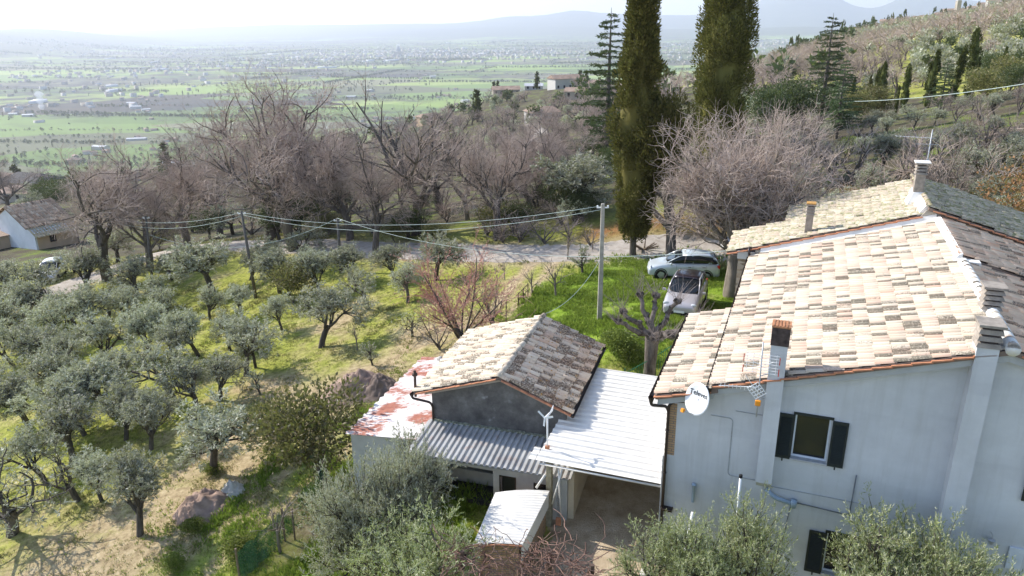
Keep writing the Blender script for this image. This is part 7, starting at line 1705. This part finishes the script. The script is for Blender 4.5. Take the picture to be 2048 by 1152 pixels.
# vine pergola in front of the yard
vr_ = thing('vine_pergola', (.8, 15.5, -2.2), 'tangle of bare reddish vine canes on wires and posts at the bottom', 'vine')
S1 = []; rg = random.Random(31); zz0 = float(hgt(.8, 15.5))
tops = []
for (x, y, F_) in ((925,1112,18.2),(1045,1165,17.6),(1185,1140,18.0),(1100,1112,18.7)):
    q = px3(x, y, F_); g = float(hgt(q[0], q[1])); tops.append(q); mb = MB(); mb.box((q[0], q[1], (g+q[2])/2), (.09,.09,q[2]-g+.3)); bld(mb, 'post', M_['rust_iron'] if x != 1120 else M_['wood_old'], vr_)
for k in range(260):
    a = rg.choice(tops[:4]); b = rg.choice(tops[:4]); t = rg.random(); p = a*(1-t)+b*t+np.array([rg.gauss(0,.22), rg.gauss(0,.25), rg.gauss(0,.10)]); d = norm_(np.array([[rg.gauss(0,1)+(b-a)[0]*.3, rg.gauss(0,.6), rg.gauss(0,.3)]]))[0]; r = rg.choice((.008,.010,.013,.02)); n = rg.randint(4, 9)
    for j in range(n):
        d = norm_((d+np.array([rg.gauss(0,.35), rg.gauss(0,.35), rg.gauss(-.03,.25)]))[None])[0]; q = p+d*.14; S1.append((*p, *q, r, r*.92)); p = q; r *= .93
for k in range(4):
    p = tops[k].copy(); p[2] = float(hgt(p[0], p[1])); q = tops[k]
    for j in range(8):
        nx = p+(q-p)/(8-j)+np.array([rg.gauss(0,.05), rg.gauss(0,.05), 0]); S1.append((*p, *nx, .045, .04)); p = nx
v_, f_ = tubes(np.array(S1), 4); par(np_obj('canes', v_, f_, M_['twig_vine']), vr_)
vr_.name = 'vine_pergola'
# posts standing before the gable
b = H.P(2.2, -1.25, -1.9); t_ = H.P(2.15, -1.2, 2.2); pr_ = thing('flue_pole', b, 'rusty pole with a white upper sleeve rising before the gable', 'pole')
mb = MB(); mb.tube([b, (b+t_)/2], .045, 8); bld(mb, 'shaft', M_['rust_iron'], pr_, smooth=True)
mb = MB(); mb.tube([(b+t_)/2, t_], .035, 8); bld(mb, 'sleeve', M_['white_plastic'], pr_, smooth=True)
mb = MB(); mb.lathe([(0,0),(.05,0),(.05,.08),(0,.1)], t_, 8); bld(mb, 'cap', M_['black'], pr_)
b = H.P(.75, -1.0, -1.9); t_ = H.P(.95, -.7, .45); mb = MB(); mb.tube([b, t_], .05, 8); tag(mb.build('white_pipe', M_['white_plastic'], smooth=True), 'white slanting pipe beside the house corner, half behind the olive', 'pipe')
# garden walling, stones and planks in the yard
mb = MB()
for i in range(9):
    q = H.P(.9-.02*i, -1.0-.55*i, 0) if False else px3(1300-16*i, 1000+17*i, 21.2-.35*i); g = float(hgt(q[0], q[1])); 
    mb = MB(); mb.box((q[0], q[1], g+.05), (.34,.42,.14), (math.cos(i),math.sin(i)*.2,0), (-math.sin(i)*.2,math.cos(i),0)) if False else mb.box((q[0], q[1], g+.05), (.30,.40,.14), H.u, H.v)
    o = mb.build('edging_stone', M_['stone_w'], None, bevel=.04); tag(o, where(1300-16*i, 1000+17*i, 'pale edging stone of the yard') if False else 'pale edging stone along the right side of the yard', 'stone', 'edging stones of the yard')
mb = MB(); a = px3(1105,1000,22.2); b = px3(1030,1120,19.2)
for q in (a, b): q[2] = float(hgt(q[0], q[1]))
dd = norm_((b-a)[None])[0]; mb.box((a+b)/2+np.array([0,0,.22]), (np.linalg.norm(b-a), .16, .5), dd, np.cross([0,0,1], dd), (0,0,1)); tag(mb.build('low_wall', M_['stone'], bevel=.02), 'low mossy wall between the white sheet shed and the yard', 'wall')
mb = MB(); a = px3(1125,1010,21.6); b = px3(1100,1100,19.6)
for q in (a, b): q[2] = float(hgt(q[0], q[1]))+.12
mb.tube([a, b], .07, 8); tag(mb.build('log', M_['wood_old'], smooth=True), 'grey log lying along the left side of the yard', 'log')
mb = MB(); q = at(1288, 500); S1 = []
for k in range(9): a = k*.7; S1.append((*q, *(q+np.array([math.cos(a)*.9, math.sin(a)*.5, .25+.12*(k % 3)])), .06, .03))
v_, f_ = tubes(np.array(S1), 6); tag(np_obj('cut_branches', v_, f_, M_['wood_old']), 'heap of cut branches at the foot of the left tall cypress', 'branches')

# ------------------------------------------------------------------ grass tufts
def tufts(name, n, sampler, mat, Lr, Wr, blades=7, seed=0):
    rg = np.random.default_rng(seed); X, Y, S = sampler(rg, n); n = len(X); Z = hgt(X, Y)
    P = np.repeat(np.stack([X, Y, Z-.01], -1), blades, 0)+np.concatenate([rg.normal(0, .05, (n*blades, 2)), np.zeros((n*blades, 1))], 1)
    D = rg.normal(0, .45, (n*blades, 3)); D[:, 2] = 1; sc_ = np.repeat(S, blades)
    V, F = leafs(P, D, Lr*sc_*rg.uniform(.5, 1.3, n*blades), Wr*sc_*rg.uniform(.7, 1.3, n*blades), rg, .35); o = np_obj(name, V, F, M_[mat]); o['kind'] = 'stuff'; return o
def in_poly(P, dens_seed, thr=.0, jit=.6):
    P_ = np.array([p[:2] for p in P])
    def f(rg, n):
        a = P_.min(0)-1; b = P_.max(0)+1; q = rg.uniform(a, b, (n*3, 2)); k = inpoly(q[:, 0]+rg.normal(0, jit, n*3), q[:, 1]+rg.normal(0, jit, n*3), P); q = q[k][:n]
        m_ = fbm(q[:, 0]*.9, q[:, 1]*.9, 4, dens_seed); k = m_+rg.normal(0, .06, len(q)) > thr; q = q[k]; m_ = m_[k]
        return q[:, 0], q[:, 1], .6+1.1*np.clip((m_-thr)*2.2, 0, 1)
    return f
tufts('lawn_grass', 16000, in_poly(lawn_poly, 61, .32), 'grass', .16, .035, 7, 1)
tufts('tall_grass', 9000, in_poly(lush2_poly, 62, .3), 'grass', .22, .03, 7, 2)
grove_poly = [G(*q) for q in ((250,560),(700,560),(960,560),(1010,600),(900,720),(820,900),(640,1000),(520,1180),(-60,1180),(-60,640))]
tufts('meadow_grass', 30000, in_poly(grove_poly, 63, .50), 'grass_dry', .13, .032, 6, 3)
tufts('meadow_grass', 15000, in_poly(grove_poly, 64, .54), 'grass', .10, .03, 6, 4)
verge_poly = offset(track2_c, 2.2)[::1]+offset(track2_c, -2.2)[::-1]
tufts('verge_grass', 5000, in_poly(verge_poly, 66, .42, .3), 'grass', .17, .035, 7, 5)
road_v = offset(road_c, 3.4)+offset(road_c, 1.6)[::-1]; tufts('verge_grass', 5000, in_poly(road_v, 67, .40, .3), 'grass_dry', .22, .04, 7, 6)
road_v = offset(road_c, -3.4)+offset(road_c, -1.6)[::-1]; tufts('verge_grass', 5000, in_poly(road_v, 68, .40, .3), 'grass_dry', .22, .04, 7, 7)
# ------------------------------------------------------------------ haze
mt, nt, out = nodes('haze')
vp = nt.nodes.new('ShaderNodeVolumePrincipled'); vp.inputs['Color'].default_value = (.82, .86, 1, 1); vp.inputs['Density'].default_value = 0.95e-4; vp.inputs['Anisotropy'].default_value = .35
L(nt, vp.outputs[0], out.inputs['Volume'])
mt.cycles.homogeneous_volume = True
mb = MB(); mb.box((0, 11500, (-215+900)/2), (54000, 30000, 900+215)); hz = mb.build('haze', mt); hz['kind'] = 'stuff'
